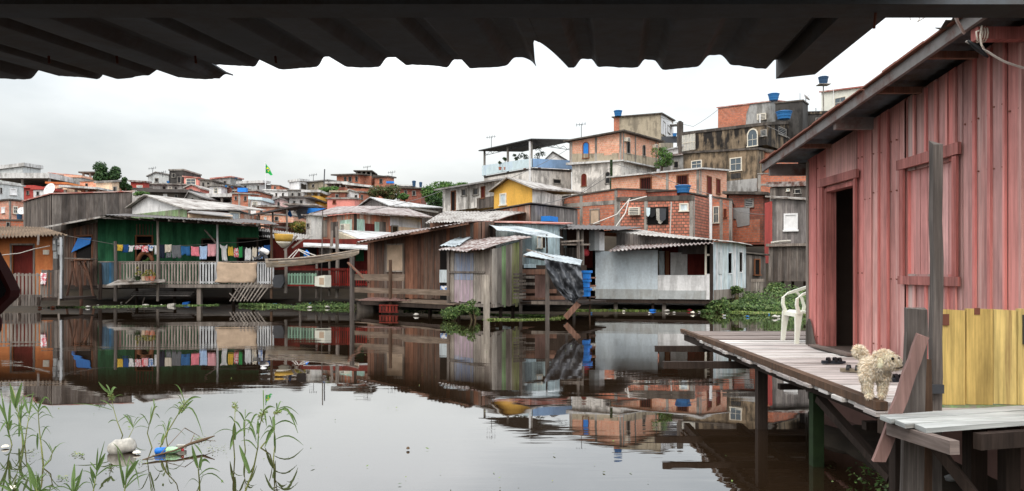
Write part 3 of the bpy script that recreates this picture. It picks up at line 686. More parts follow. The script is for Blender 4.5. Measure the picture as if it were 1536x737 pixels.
# far left foreground of the hill
hh('small cream house with a grey flat roof beside the tree', (144, 86), (168, 85), (180, 90), (275, 274, 273), 'peach_wall', S('concrete', .3, .2), [(0, 170, 281, 175, 288, 'd')])
terrace('orange house under a low bright white slab roof', 94, 147, 278, 281, 291, 82, 'orange_wall', 4, 'slab_white', 4, tilt=-.25)
hh('yellow cream house left of the orange one', (72, 84), (100, 84), None, (276, 277), 'peach_wall', S('orange_wall', .2, .2), [(0, 86, 283, 94, 288, 'd')])
hh('brick house top behind the orange house', (120, 90), (144, 90), None, (273, 273), 'brick_pink', S('concrete', .1, .1), [(0, 128, 276, 132, 281, 'd')])
hh('red painted house with a corrugated red awning', (36, 82), (50, 82), None, (283, 283), 'red_wall', S('red_wall', .3, .3), [(0, 40, 287, 44, 292, 'd')])
hh('white house with one dark window beside the satellite dish', (50, 81), (68, 81), None, (285, 285), 'white_wall', S('red_wall', .2, .3), [(0, 55, 288, 59, 293, 'd')])
hh('grey green house with two windows at the left frame edge', (-40, 76), (-2, 76), (35.5, 78), (274, 276, 280.5), 'pale_grey', S('slab_white', .1, .15), [(1, 15, 284, 25, 292, 'p'), (1, 0, 282, 3, 290, 'd')])
hh('pink brick house with two windows at the far left above the tiled roof', (-8, 63), (14, 62), (37, 64), (303, 301, 303), 'brick_mix', S('dark_concrete', .15, .12), [(0, 3, 312, 8, 319, 'p'), (1, 19, 311, 26, 320, 'l')], cols=[(1, 15, 315)])
hh('low brick annex below the pink brick house', (-10, 55), (38, 55), None, (331, 332), 'brick_red', S('dark_concrete', .1, .1), [(0, 10, 334, 16, 340, 'd')])
# mid hill fillers between (seen only as slivers)
hh('rose coloured wall house above the long dark shed roof', (432, 74), (470, 74), None, (308, 309), 'grey_wall', S('roof_pale', .4, .15), [(0, 440, 312, 446, 318, 'd')])
hh('brick row behind the long dark shed roof', (388, 66), (440, 66), None, (322, 324), 'brick_pink', S('concrete', .1, .1), [(0, 396, 326, 400, 333, 'w'), (0, 412, 326, 418, 331, 'd')])
hh('grey shack with a pale flat roof above the brick row', (384, 72), (412, 72), None, (311, 311), 'brick_mix', S('roof_pale', .3, .15), [(0, 390, 314, 394, 320, 'd')])
tree(160, 261, 92, 1.75, 1.6, 'tall dark green tree on the skyline at upper left', n=4200, size=.17, seed=3, cl=16)
tree(189, 277, 90, .95, .95, 'smaller round dark tree right of the tall skyline tree', n=1800, size=.15, seed=4)
tree(577, 290, 84, 1.7, 1.15, 'round bush like tree with reddish leaves beside the white zinc roof', 'leaf_brown', n=3200, size=.15, seed=5)
tree(607, 296, 82, .8, .45, 'low bright green bush beside the reddish tree', 'leaf_mid', n=1100, size=.13, name='bush', trunk=1, seed=6)
tree(648, 292, 76, 1.15, 1.5, 'leafy light green tree left of the dirty white house', 'leaf_mid', n=2800, size=.15, seed=8)
tree(676, 279, 92, 2.3, .85, 'dark green treetops behind the dirty white house roof', 'leaf_mid', n=2000, size=.17, seed=9)
tree(656, 305, 74, 1.0, .8, 'dark shrub at the foot of the light green tree', 'leaf_dark', n=1100, size=.14, seed=10, name='bush', trunk=1)
tree(492, 288, 92, 1.3, .65, 'spiky palm like plant in front of the tan house', 'leaf_mid', n=900, size=.24, seed=11, name='bush', trunk=1)
tree(455, 340, 50, 1.1, .35, 'yellow green bush beside the brick wall above the white roof', 'leaf_olive', n=800, size=.10, seed=12, name='bush', trunk=1)
tree(214, 291, 78, .9, .3, 'low green shrub on the far slope above the grey plank house', 'leaf_mid', n=500, size=.12, seed=13, name='bush', trunk=1)
dish(76, 286, 74, .95 * .72, 'large white satellite dish above the grey plank house', (-.35, -1, .35))
dish(33, 317, 60, .3, 'small white dish on the pink brick house', (.3, -1, .4))
tag(MB().box(*[x for x in (P(358, 0, 91).x, P(371, 0, 91).x, 90.6, 91.2, P(0, 288.5, 91).z, P(0, 282.5, 91).z)]).build('tarpaulin', 'tarp_blue'), 'small blue tarpaulin hung on the far brick house', 'tarpaulin')
tag(MB().box(*[x for x in (P(580, 0, 109).x, P(591, 0, 109).x, 108.6, 109.2, P(0, 275.5, 109).z, P(0, 272.5, 109).z)]).build('tarpaulin', 'tarp_blue'), 'blue tarpaulin strip below the dark skyline roof', 'tarpaulin')
# rooftop tanks on the far hill
tank(339, 278, 281, 95, 4, 'small blue tank on the dim brick house roof'); tank(348, 279.5, 282.5, 95, 4, 'second small blue tank right of the first on the dim brick house', True)
tank(621, 271, 280, 106, 6, 'tall grey blue tank on the roof between the green trees', True); tank(631, 273, 281, 106, 5, 'narrow dark tank right of the tall one between the green trees', True)
tank(252, 271.5, 275, 101, 4, 'small blue tank under the dark concrete block'); tank(354, 266.3, 268.5, 109, 5, 'dark tank on the red edged skyline roof', True)
tank(29, 321, 329, 60, 8, 'blue tank below the small dish at far left', True)
# flag, masts
fp = thing('flagpole', 'thin white flagpole flying a green and yellow flag over the far hill', 'flagpole', (GX(398, 100)[0], 100, P(0, 280, 100).z))
x0 = GX(398, 100)[0]
MB().tube([(x0, 100, P(0, 290, 100).z), (x0, 100, P(0, 243, 100).z)], .045, 6).build('pole', 'white_paint', fp)
mb = MB(); q = [(398.3, 245), (400.5, 248.5), (404, 252), (406, 257), (409, 262.5), (406, 263.5), (402, 260), (398.3, 260)]
a = [P(u, v, 100 + .3 * math.sin(i)) for i, (u, v) in enumerate(q)]; mb.prism(a, [p + Vector((0, .03, 0)) for p in a]); mb.build('flag', 'flag_green', fp)
mb = MB(); q = [(399.6, 253), (401.6, 250.5), (404.5, 255), (402.5, 258.5)]; a = [P(u, v, 99.55) for u, v in q]; mb.prism(a, [p + Vector((0, .02, 0)) for p in a]); mb.build('flag_rhombus', 'flag_yellow', fp)
c = P(402, 254.6, 99.52); MB().lathe([(.11, 0), (.11, .015)], tuple(c), 12, (0, -1, 0)).build('flag_disc', 'flag_blue', fp)
def mast(u, v0, v1, Y, r, label, mat='metal_dark', u1=None, cat='mast'):
    a = P(u, v1, Y); b_ = P(u1 if u1 else u, v0, Y); return tag(MB().tube([tuple(a), tuple(b_)], r, 6).build('mast', mat), label, cat)
mast(485, 254, 300, 95, .07, 'rusty mast rising above the long tan house', u1=487)
mast(481.5, 316, 452, 37, .025, 'thin tall antenna pole standing by the shore behind the canoe', 'post_wood', u1=484)

for i, (u, v0, v1, Y, lb) in enumerate(((146, 248, 262, 100, 'thin aerial left of the tall skyline tree'), (229, 252, 262, 107, 'short aerial on the gabled grey skyline house'), (244, 258, 266, 107, 'short aerial beside the dark concrete block'), (470, 262, 272, 104, 'bent aerial on the long tan house'), (551, 250, 258, 111, 'aerial on the open roof frame of the brick house'), (588, 258, 268, 110, 'aerial on the dark roofed wing of the brick house'), (737, 205, 228, 90, 'thin aerial left of the terrace canopy'), (872, 186, 206, 82, 'aerial above the red brick upper floor'))):
    t = thing('aerial', lb, 'aerial', tuple(P(u, v1, Y))); a, b_ = P(u, v1, Y), P(u, v0, Y); MB().tube([tuple(a), tuple(b_)], .035, 5).build('mast', 'metal_dark', t)
    mb = MB()
    for k in range(4): q = b_ - Vector((0, 0, .12 + .0 * k)); mb.tube([tuple(q + Vector((-.5 + .3 * k, 0, -.18 + .05 * k))), tuple(q + Vector((-.5 + .3 * k, 0, .18 + .05 * k)))], .02, 4)
    mb.tube([tuple(b_ + Vector((-.6, 0, -.12))), tuple(b_ + Vector((.5, 0, .0)))], .025, 4); mb.build('elements', 'metal_dark', t)
# ---------------------------------------------------------------- the near slope, centre to right
RS = 'houses stacked on the near slope'
def rh(label, *a, **k): k.setdefault('group', RS); k.setdefault('name', 'slope_house'); return house(label, *a, **k)
def zat(v, Y): return H - (v - V0) / F * Y
# long dirty white house with a low-pitched roof
dw, f0, f1 = rh('long dirty white rendered house with a sagging thin roof', (664, 62), (742, 56), (760, 60), (285, 272.5, 272), 'dirty_white', ('roof_grey', .9, .12), [(0, 677, 288, 684, 316, 'oD'), (0, 693, 285, 700, 293, 'd'), (0, 710, 284, 718, 292, 'd'), (0, 722, 281, 728, 297, 'rD')], vb=318, cols=[(0, 703, 300)])
mb = MB(); f0.planks(mb, f0.hit(716, 300)[0], f0.L, zat(313, 57.5), zat(297, 57.5), .16, .02, .03, .03); mb.build('balustrade', 'grey_wood', dw)
# terrace building
A, B_, C_ = GX(726, 88), GX(798, 80), GX(857, 84)
t = thing('terrace_house', 'house with a pale blue tiled roof terrace under a dark sheet metal canopy', 'house', (A[0], A[1], 5), RS)
fa, fb = Fac(A, B_), Fac(B_, C_); Dp = Vector((A[0] + C_[0] - B_[0], A[1] + C_[1] - B_[1], 0))
mb = MB(); lo = [Vector((*A, 5)), Vector((*B_, 5)), Vector((*C_, 5)), Vector((Dp.x, Dp.y, 5))]
mb.hexa(lo + [Vector((p.x, p.y, z)) for p, z in zip(lo, (12.3, 12.2, 12.5, 12.6))]); mb.build('wall', 'dirty_white', t)
mb = MB(); mb.hexa([Vector((p.x, p.y, z)) for p, z in zip(lo, (12.31, 12.21, 12.51, 12.61))] + [Vector((p.x, p.y, z + .25)) for p, z in zip(lo, (12.3, 12.2, 12.5, 12.6))]); mb.build('floor_slab', 'dark_concrete', t)
mb = MB(); fa.trap(mb, -.1, fa.L + .1, 12.6, 12.5, 13.75, 13.4, .1, .22); mb.build('parapet', 'tile_blue', t)
mb = MB(); fb.trap(mb, .0, fb.L, 12.5, 12.8, 13.4, 13.75, .1, .22); mb.build('parapet', 'tile_side', t)
cw = [Vector((*A, 15.45)), Vector((*B_, 15.3)), Vector((*C_, 15.9)), Vector((Dp.x, Dp.y, 16.0))]; slabq('canopy', ext4(*cw, .5), .12, 'roof_under', t)
mb = MB()
for f, s, z in ((fa, .1, 15.4), (fa, fa.L * .52, 15.3), (fa, fa.L - .1, 15.2), (fb, fb.L - .1, 15.8)): f.box(mb, s - .09, s + .09, 12.5, z, -.1, .09)
mb.build('post', 'concrete', t)
mb = MB(); fa.box(mb, fa.L - .05, fa.L + .1, 9.5, 15.2, .23, .36); mb.build('downpipe', 'white_paint', t)
mb = MB()
for f in (fa, fb):
    k = int(f.L / .6)
    for i in range(k):
        z0, z1 = (14.95, 15.25) if i % 2 else (15.25, 14.95); a, b2 = f.pt(i * .6, z0, -.05), f.pt(i * .6 + .6, z1, -.05); mb.tube([tuple(a), tuple(b2)], .025, 4)
    mb.tube([tuple(f.pt(0, 14.93, -.05)), tuple(f.pt(f.L, 14.93, -.05))], .03, 4)
mb.build('truss', 'metal_dark', t)
window(fb, t, fb.rect(829, 270, 841, 275), 'd')
rnd = random.Random(5)
for i, (u, v, s) in enumerate(((787, 235, .75), (758, 238, .35), (809, 229, .8), (773, 236, .4), (750, 244, .25))):
    p = thing('potted_plant', ['dark bushy plant rising behind the blue terrace parapet, centre', 'small plant behind the left part of the blue parapet', 'tall spindly plant behind the corner of the blue parapet', 'thin hanging plant under the terrace canopy', 'leftmost low plant on the blue tiled parapet'][i], 'plant', tuple(P(u, v + 10, 84)), 'plants on the roof terrace')
    mb = MB(); leaves(mb, tuple(P(u, v, 84)), (s, s * .6, s * .8), 260, .09, rnd, 5); mb.build('foliage', 'leaf_dark', p)
    MB().lathe([(.12, -.0), (.18, .3)], (P(u, v, 84).x, 84, 12.75), 10).build('pot', 'brick_red', p)
    MB().tube([(P(u, v, 84).x, 84, 13.0), tuple(P(u, v, 84))], .03, 5).build('stem', 'bark', p)
rh('small white gabled house behind the roof terrace', (818, 96), (852, 96), None, (240, 243), 'white_wall', ('roof_dark', .3, .12), [], apex=(829, 229))
# yellow gabled house
yh, f0, f1 = rh('bright yellow gabled house with white roof and a white shutter', (741, 53), (798, 50), (868, 62), (285, 282.5, 288.5), 'yellow_wall', ('roof_pale', .45, .1), [(0, 750, 292, 760, 307, 'w')], apex=(763, 269), zb=3.0)
mb = MB(); f1.box(mb, .05, f1.L, 3.2, zat(283.5, 51), .003, .03); mb.build('side_wall', 'dirty_white', yh)
# brick arch-window house: white lower storey, brick upper storey
ah, f0, f1 = rh('two storey house, white arched ground floor, brick upper floor with a bright blue arched shutter', (858, 80), (931, 77), (985, 83), (248, 242, 254), 'dirty_white', None, [(0, 872, 265, 880, 279, 'rA'), (0, 908, 262, 916, 275, 'dA'), (0, 930, 270, 931, 283, 'l')], vb=300)
house('', (855, 80), (933, 77), (988, 83), (213, 199, 214), 'brick_pink', ('dark_concrete', .5, .14), [(0, 874, 218.5, 884, 237, 'bA'), (1, 939.5, 216, 945, 230, 'dA'), (1, 963.5, 222, 968, 234, 'dA')], zb=zat(246, 79), par=ah, cols=[(0, 857, 230), (0, 894, 230), (0, 931, 230), (1, 935, 230), (1, 953, 230), (1, 984, 230)])
f2, f3 = Fac(GX(855, 80), GX(933, 77)), Fac(GX(933, 77), GX(988, 83))
mb = MB(); f2.trap(mb, -.3, f2.L + .3, zat(248, 80), zat(242.5, 77), zat(244.5, 80), zat(240.5, 77), .0, .35); f3.trap(mb, .36, f3.L, zat(242.5, 77), zat(254, 83), zat(240.5, 77), zat(252, 83), .0, .35); mb.build('ledge', 'slab_white', ah)
mb = MB(); f2.trap(mb, .1, f2.L - .35, zat(246, 80) + .05, zat(241, 77) + .05, zat(231, 80), zat(229.5, 77), .003, .02); f3.trap(mb, .1, f3.L - .1, zat(241, 77) + .05, zat(252, 83) + .05, zat(229, 77), zat(238, 83), .003, .02); mb.build('render_band', 'tan_wall', ah)
mb = MB(); s, z = f2.hit(912, 224); f2.poly(mb, [(s - .42, z - .6), (s + .42, z - .6)] + [(s + .42 * math.cos(a * math.pi / 8), z + .3 + .42 * math.sin(a * math.pi / 8)) for a in range(9)], .003, .03); mb.build('bricked_up_arch', 'brick_pink', ah)
ac_unit(f3, 938, 210, 'air conditioner at the brick corner above the arched ground floor'); ac_unit(f3, 980, 220, 'air conditioner at the right end of the brick upper floor')
mast(917, 240, 300, 70, .13, 'greenish concrete lamp post in front of the arched white wall', 'algae', cat='post')
# tall tan house behind
th, f0, f1 = rh('tall blank tan rendered house behind the arched window house', (921, 96), (991, 94), (1010, 102), (177, 171.5, 182), 'tan_wall', ('dark_concrete', .25, .15), [(1, 994, 184, 998, 203, 'd'), (1, 1001, 190, 1005, 200, 'd')], vb=225)
mb = MB(); f0.box(mb, -.02, f0.hit(929, 190)[0], zat(198, 96), zat(176, 96), .003, .06); mb.build('brick_patch', 'brick_red', th)
mb = MB(); f1.box(mb, .2, f1.L, zat(206, 97), zat(182, 100), .003, .03); mb.build('side_wall', 'white_wall', th)
mb = MB(); s, z = f1.hit(1006, 189); f1.box(mb, s - .8, s + .8, z, z + .08, .0, 1.0); mb.build('door_hood', 'slab_white', th)
tank(927, 165.5, 174.5, 95.5, 13, 'blue tank on the left corner of the tall tan house'); 
MB().box(P(992, 0, 90).x, P(1019, 0, 90).x, 89.9, 90, zat(214.5, 90), zat(205, 90)).build('balcony_screen', 'metal_dark', th)
tank(1012, 200, 204.5, 89.5, 7, 'light blue tank behind the dark balcony screen')
rh('small white roofed annex between the tan house and the blackened house', (1000, 84), (1044, 84), None, (226, 216), 'white_wall', ('roof_white', .3, .12), [(0, 1006, 233, 1012, 238, 'd')])
rh('low house with a rusty awning beside the annex', (1006, 80), (1030, 80), None, (235, 233), 'grey_wall', ('roof_rust', .3, .2), [(0, 1010, 243, 1018, 252, 'd')])
tree(993, 240, 76, 1.15, 1.15, 'sparse light green tree between the brick house and the blackened house', 'leaf_mid', n=1100, size=.12, seed=21, trunk=1)
# blackened concrete house, two storeys + rooftop rooms
bk, f0, f1 = rh('blackened two storey concrete house with a white arched window', (1022, 84), (1150, 76), (1200, 84), (203, 188, 186), 'old_black', ('dark_concrete', .1, .3), [(0, 1121, 202, 1137, 219, 'lA'), (0, 1141, 196, 1150, 204, 'v'), (1, 1167, 193, 1179, 203, 'v')], vb=235)
bl, f2, f3 = rh('tan and black stained lower house with two blue grey windows', (1025, 76), (1136, 70), (1160, 76), (231, 225, 229), 'old_tan', ('dark_concrete', .15, .2), [(0, 1037, 242, 1053, 252, 'l'), (0, 1095, 238, 1113, 256, 'l')], vb=292)
mb = MB(); s0, s1, z0, z1 = f2.rect(1088, 270, 1136, 289); f2.box(mb, s0, s1, z0, z1, .003, .06); mb.build('render_patch', 'grey_wall', bl)
mb = MB(); s0, s1, z0, z1 = f2.rect(1088, 260, 1120, 268); f2.box(mb, s0 + .6, s1 - .6, z0, z1, .003, .025); mb.build('soot_stain', 'old_dark', bl)
gr = MB(); s0, s1, z0, z1 = f0.rect(1023, 202, 1043, 226); n = 9
vo = MB(); f0.box(vo, s0, s1, z0, z1, .003, .02); vo.build('opening', 'pale_grey', bk)
for i in range(n + 1): s = s0 + (s1 - s0) * i / n; f0.box(gr, s - .03, s + .03, z0, z1, .05, .09)
f0.box(gr, s0, s1, (z0 + z1) / 2 - .03, (z0 + z1) / 2 + .03, .091, .11); gr.build('grille', 'off_white', bk)
mb = MB(); f0.box(mb, s0 - .6, s0 - .05, zat(240, 84), zat(183, 84), -.3, .12); mb.build('pillar', 'dark_concrete', bk)
tr, f4, f5 = rh('rooftop room half bare brick and half grey render', (1077, 88), (1163, 84), (1180, 90), (162.5, 152, 154), 'grey_wall', ('roof_red', .15, .12), [], vb=196)
mb = MB(); s = f4.hit(1125, 170)[0]; f4.poly(mb, [(0, f4.hit(1077, 188)[1] - 1), (s - .6, f4.hit(1118, 187)[1] - 1), (s - .4, f4.hit(1120, 170)[1]), (s, f4.hit(1123, 157.5)[1]), (0.02, f4.hit(1078, 163.5)[1])], .003, .03); mb.build('brick_wall', 'brick_red', tr)
ac_unit(f4, 1144, 176, 'white air conditioner with a hanging hose on the grey render', 1.0)
mb = MB(); p = [P(u, v, 78) for u, v in ((1140, 172), (1140, 184), (1144, 192), (1150, 196))]; tag(mb.tube([tuple(x) for x in p], .06, 6).build('hose', 'white_paint'), 'white hose hanging below the rooftop air conditioner', 'hose')
rh('black stained concrete box beside the half brick rooftop room', (1163, 82), (1204, 80), (1212, 84), (156, 152, 158), 'old_dark', ('dark_concrete', .1, .15), [], vb=215)
rh('dark recessed house with columns right of the black box', (1207, 84), (1245, 84), None, (172, 171), 'old_dark', ('old_black', .1, .3), [(0, 1223, 178, 1233, 192, 'd')], vb=240)
tank(1160.5, 140, 151, 83, 17, 'upper blue tank on top of the grey rooftop room'); tank(1176, 166.5, 179, 77, 24, 'wide blue tank in front of the black rooftop box')
ch, f6, f7 = rh('cream house at the top right with a white barred window', (1232, 108), (1330, 100), (1360, 108), (139, 127, 130), 'cream_wall', ('roof_red', .3, .18), [(0, 1252, 147, 1269, 162, 'l')], vb=200)
tank(1235, 114.5, 127, 104, 15, 'high blue tank on a thin post beside the cream house', True, stand=4.2)
dish(1224, 160, 96, .55, 'white dish low beside the cream house', (.2, -1, .9)); dish(1209, 147, 90, .5, 'tilted grey dish on a mast beside the cream house', (1, -.3, .9))
mast(1200, 140, 160, 90, .03, 'thin antenna mast right of the upper blue tank', 'wire'); mast(1250, 120, 175, 98, .03, 'thin white pipe mast in front of the cream house', 'white_paint')
tree(1227, 186, 84, .7, .5, 'green plant in a courtyard below the cream house', 'leaf_mid', n=400, size=.1, seed=22, name='bush', trunk=.5)
# brick walls right
rh('narrow bare brick house right of the stained tan wall', (1137, 73), (1160, 72), None, (228, 230), 'brick_red', ('dark_concrete', .1, .12), [(0, 1141, 240, 1148, 247, 'v')], vb=300)
rh('wide brick house with a grey band under the red cabin eaves', (1137, 66), (1225, 64), None, (262, 261), 'brick_red', ('concrete', .05, .1), [], vb=300, band=(0, 274, 277), cols=[(0, 1139, 270)])
# pink brick house with white roof edge
pb, f0, f1 = rh('long salmon brick house with a white roof edge and red window grilles', (917, 66), (1049, 60), (1090, 66), (267, 254.5, 257.5), 'brick_pink', ('slab_white', .35, .12), [(0, 960, 267.5, 978, 285, 'g'), (0, 1015, 264, 1033, 277, 'g'), (1, 1060, 266, 1067, 292, 'rD'), (1, 1074, 270, 1080, 290, 'r')], vb=310, cols=[(0, 1001, 270), (0, 1047, 270), (1, 1051, 270)])
tank(1024.5, 277.5, 289.5, 56, 24, 'big blue tank on the brick parapet of the block house')
# big block house in front
bh, f2, f3 = rh('brick house section with a tan shuttered window, left of the block wall', (846, 57), (926, 54), (1000, 60), (297, 285, 287), 'brick_red', ('dark_concrete', .1, .1), [(0, 885, 315, 900, 335, 'c')], vb=350, band=(0, 303, 309), cols=[(0, 872, 310), (0, 924, 310)])
b2, f4, f5 = rh('rough red block house with dark mortar and a laundry window', (926, 52.5), (1040, 50.5), (1064, 54), (300, 294, 298), 'brick_block', None, [(0, 1019, 307, 1033, 316, 'w')], vb=362, cols=[(0, 928, 310), (0, 969, 310), (0, 1037, 310), (1, 1041, 310)])
mb = MB(); f4.trap(mb, -.05, f4.L + .05, f4.hit(926, 302)[1], f4.hit(1040, 301)[1], f4.hit(926, 296)[1], f4.hit(1040, 293)[1], -.25, .06); mb.build('ring_beam', 'dark_concrete', b2)
mb = MB(); s0, s1, z0, z1 = f4.rect(970, 311, 1003, 337); f4.box(mb, s0, s1, z0, z1, .003, .03); mb.build('window', 'void', b2)
rh('curved low brick parapet wall behind the block house', (952, 58), (1015, 56), None, (290, 287), 'brick_dim', ('dark_concrete', .1, .1), [], vb=300)
ac_unit(f4, 953, 317.5, 'boxy old air conditioner in the rough red block wall', .75)
lk = ['white shirt with dark print hanging in the block house window', 'black clothes hanging in the block house window', 'long white cloth trailing from the block house window', 'blue and white patterned cloth at the left of the laundry window', 'dark trousers hanging at the right of the laundry window']
for i, (u0, v0, u1, v1, m_) in enumerate(((985, 313, 991, 332, 'litter_white'), (974, 313, 984, 327, 'black_plastic'), (988, 325, 996, 337, 'litter_white'), (971, 312, 977, 326, 'tile_blue'), (991, 313, 1001, 333, 'metal_dark'))):
    s0, s1, z0, z1 = f4.rect(u0, v0, u1, v1); mb = MB(); f4.poly(mb, [(s0, z1), (s0 + .03, z0 + .1), ((s0 + s1) / 2, z0), (s1 - .02, z0 + .15), (s1, z1 - .03)], .2 + i * .05, .215 + i * .05)
    tag(mb.build('laundry', m_), lk[i], 'laundry', 'washing in the block house window')
rh('flat red brick house with a grey door panel, right of the block house', (1064, 55), (1097, 53.5), (1100, 58), (296, 301), 'brick_red', ('dark_concrete', .08, .1), [(0, 1070, 311, 1079, 334, 'l'), (0, 1086, 314, 1090, 326, 'r')], vb=368, cols=[(0, 1082, 310), (0, 1096, 310)])
wb, f6, f7 = rh('shadowed brick house with a grey sheet patched over its wall', (1093, 58), (1145, 56), (1170, 60), (292, 293), 'brick_dim', ('dark_concrete', .4, .2), [(0, 1117, 300, 1131, 310, 'v')], vb=368)
mb = MB(); q = [(1095, 312), (1125, 312), (1125, 338), (1107, 341), (1105, 329), (1096, 328)]; f6.poly(mb, [f6.hit(*x) for x in q], .05, .09); mb.build('grey_sheet', 'grey_paint', wb)
mb = MB(); s0, s1, z0, z1 = f6.rect(1095, 330, 1140, 364); f6.box(mb, s0, s1, z0, z1, .003, .04); mb.build('lower_wall', 'brick_red', wb)
MB_ = MB(); a, b_ = P(1066, 362, 51), P(1066, 292, 51); MB_.tube([tuple(a), tuple(b_)], .1, 8); tag(MB_.build('drainpipe', 'white_paint'), 'white vertical drainpipe against the red brick house', 'pipe')
mast(1005, 303, 352, 50, .04, 'thin grey pole leaning in front of the laundry window', 'wire_pale', u1=1007); mast(1020, 150 + 32, 240, 82, .2, 'blackened concrete pillar at the left of the grille', 'dark_concrete', cat='pillar')
# shacks at the right edge
gs, f0, f1 = rh('small plank shack under a faded pink corrugated roof', (1155, 50), (1240, 48), (1260, 54), (281, 279, 283), None, ('roof_rust', .2, .3), [(0, 1180, 284, 1185, 287, 'w'), (0, 1192, 285, 1202, 290, 'd')], vb=310, planks='grey_wood')
g2, f2, f3 = rh('tall silver grey plank house with a small white window', (1156, 41), (1245, 39.5), (1260, 46), (297, 303, 303), None, ('roof_pale', .25, .08), [(0, 1176, 323, 1197, 345, 'p')], zb=zat(366, 41), planks='silver_wood', pw=.16)
f4 = Fac(GX(1153, 40.7), GX(1245, 39.2)); mb = MB(); f4.planks(mb, 0, f4.L, f4.hit(1190, 422)[1], f4.hit(1190, 370)[1], .12, 0, .03, .006, seed=9); mb.build('lower_planking', 'grey_wood', g2)
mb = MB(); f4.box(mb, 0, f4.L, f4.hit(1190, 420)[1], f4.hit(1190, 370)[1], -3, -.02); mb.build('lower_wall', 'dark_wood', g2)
mb = MB(); f4.box(mb, -.1, f4.L, f4.hit(1190, 369.5)[1], f4.hit(1190, 365.5)[1], -.1, .25); mb.build('ledge', 'pale_wood', g2)
mb = MB()
for u in (1172, 1187, 1205): s = f4.hit(u, 425)[0]; f4.box(mb, s - .06, s + .06, -.1, f4.hit(1190, 420)[1], -.5, -.35)
mb.build('stilts', 'dark_wood', g2)
mb = MB(); a = GX(1147, 42); f5 = Fac(a, GX(1156, 40.9)); f5.box(mb, 0, f5.L, f5.hit(1150, 395)[1], f5.hit(1150, 304)[1], -.08, 0); mb.build('side_boards', 'red_wall', g2)
s, z = f4.hit(1172, 363); t = thing('plastic_sheet', 'rolled white sheet lying on the ledge of the tall grey plank house', 'sheet', f4.pt(s, z, .1)); MB().tube([tuple(f4.pt(s - .5, z - .04, .12)), tuple(f4.pt(s, z + .02, .1)), tuple(f4.pt(s + .5, z + .04, .12))], .06, 7).build('roll', 'litter_white', t)
rh('low grey shack with a small porch right of the white house', (1119, 38), (1148, 38.5), None, (381, 384), None, ('dark_concrete', .15, .08), [(0, 1130, 390, 1139, 412, 'm')], zb=.45, planks='grey_wood', dep=4)
t = thing('plank_fence', 'small grey plank gate in front of the low grey shack', 'fence', (GX(1127, 36)[0], 36, .4)); f = Fac(GX(1126, 36), GX(1146, 36)); mb = MB(); f.planks(mb, 0, f.L, f.hit(1135, 440)[1], f.hit(1135, 419)[1], .09, 0, .02, .03, rag=.04); mb.build('pickets', 'pale_wood', t); mb = MB(); f.box(mb, 0, f.L, f.hit(1135, 423)[1], f.hit(1135, 418.5)[1], .03, .05); mb.build('rail', 'pale_wood', t)
# wires
def wire(pts, Y0, Y1, label, r=.012, mat='wire', sag=0.0):
    n = len(pts); q = []
    for i in range(n - 1):
        for k in range(6):
            a = k / 6; u = pts[i][0] * (1 - a) + pts[i + 1][0] * a; v = pts[i][1] * (1 - a) + pts[i + 1][1] * a + sag * math.sin(math.pi * a); y = Y0 + (Y1 - Y0) * (i + a) / (n - 1); q.append(tuple(P(u, v, y)))
    q.append(tuple(P(*pts[-1], Y1))); return tag(MB().tube(q, r, 4).build('cable', mat), label, 'cable')
wire([(917, 262), (885, 282), (850, 305)], 70, 66, 'thin cable dropping left from the greenish post', .03)
wire([(945, 298), (925, 322), (890, 336)], 50, 49, 'pale cable slung across the brick wall', .035, 'wire_pale')
wire([(970, 295), (943, 302), (938, 320), (924, 340)], 50, 49, 'thick pale cable hanging down the rough red block wall', .045, 'wire_pale')
wire([(1150, 189), (1166, 196), (1185, 208)], 74, 73, 'cable sagging from the rooftop hose', .03)
# ---------------------------------------------------------------- shoreline huts, left to right
HG = 'stilt houses along the far shore'
def sh(label, *a, **k): k.setdefault('group', HG); k.setdefault('name', 'stilt_house'); return house(label, *a, **k)
def pbox(par, name, fac, u0, v0, u1, v1, n0, n1, mat):
    mb = MB(); fac.box(mb, *fac.rect(u0, v0, u1, v1), n0, n1); return mb.build(name, mat, par)
def quadroof(par, name, pts, mat, th=.06, corr=0, seed=0, sag=0.0, ragged=.05, amp=.03, trap=False):
    q = [P(*p) for p in pts]
    if corr: return MB().corr(*q, corr, amp, .012, 4, seed, sag, ragged, trap=trap).build(name, mat, par)
    return slabq(name, q, th, mat, par)
def pole(par, name, u, v0, v1, Y, r, mat='post_wood', u1=None, seed=0):
    a = P(u, v1, Y); b_ = P(u if u1 is None else u1, v0, Y); m_ = (a + b_) / 2 + Vector((r * .3, 0, 0)); return MB().tube([tuple(a), tuple(m_), tuple(b_)], [r, r * .95, r * .85], 7).build(name, mat, par)
def pickets(fac, par, u0, u1, z0, z1, sp, wd, mat, n=0, rag=.02, name='pickets', rails=True, skip=()):
    s0, s1 = fac.hit(u0, 400)[0], fac.hit(u1, 400)[0]; mb = MB(); rnd = random.Random(int(u0)); s = s0
    while s < s1:
        j = rnd.uniform(-.008, .008); fac.trap(mb, s + j, s + j + wd, z0 + rnd.uniform(-rag, rag), z0, z1 + rnd.uniform(-rag, rag), z1 + rnd.uniform(-rag, rag), n, n + .02); s += sp
    mb.build(name, mat, par)
    if rails:
        mb = MB(); fac.box(mb, s0, s1, z1 - .12, z1 - .05, n - .04, n - .002); fac.box(mb, s0, s1, z0 + .06, z0 + .13, n - .04, n - .002); mb.build('rail', mat, par)
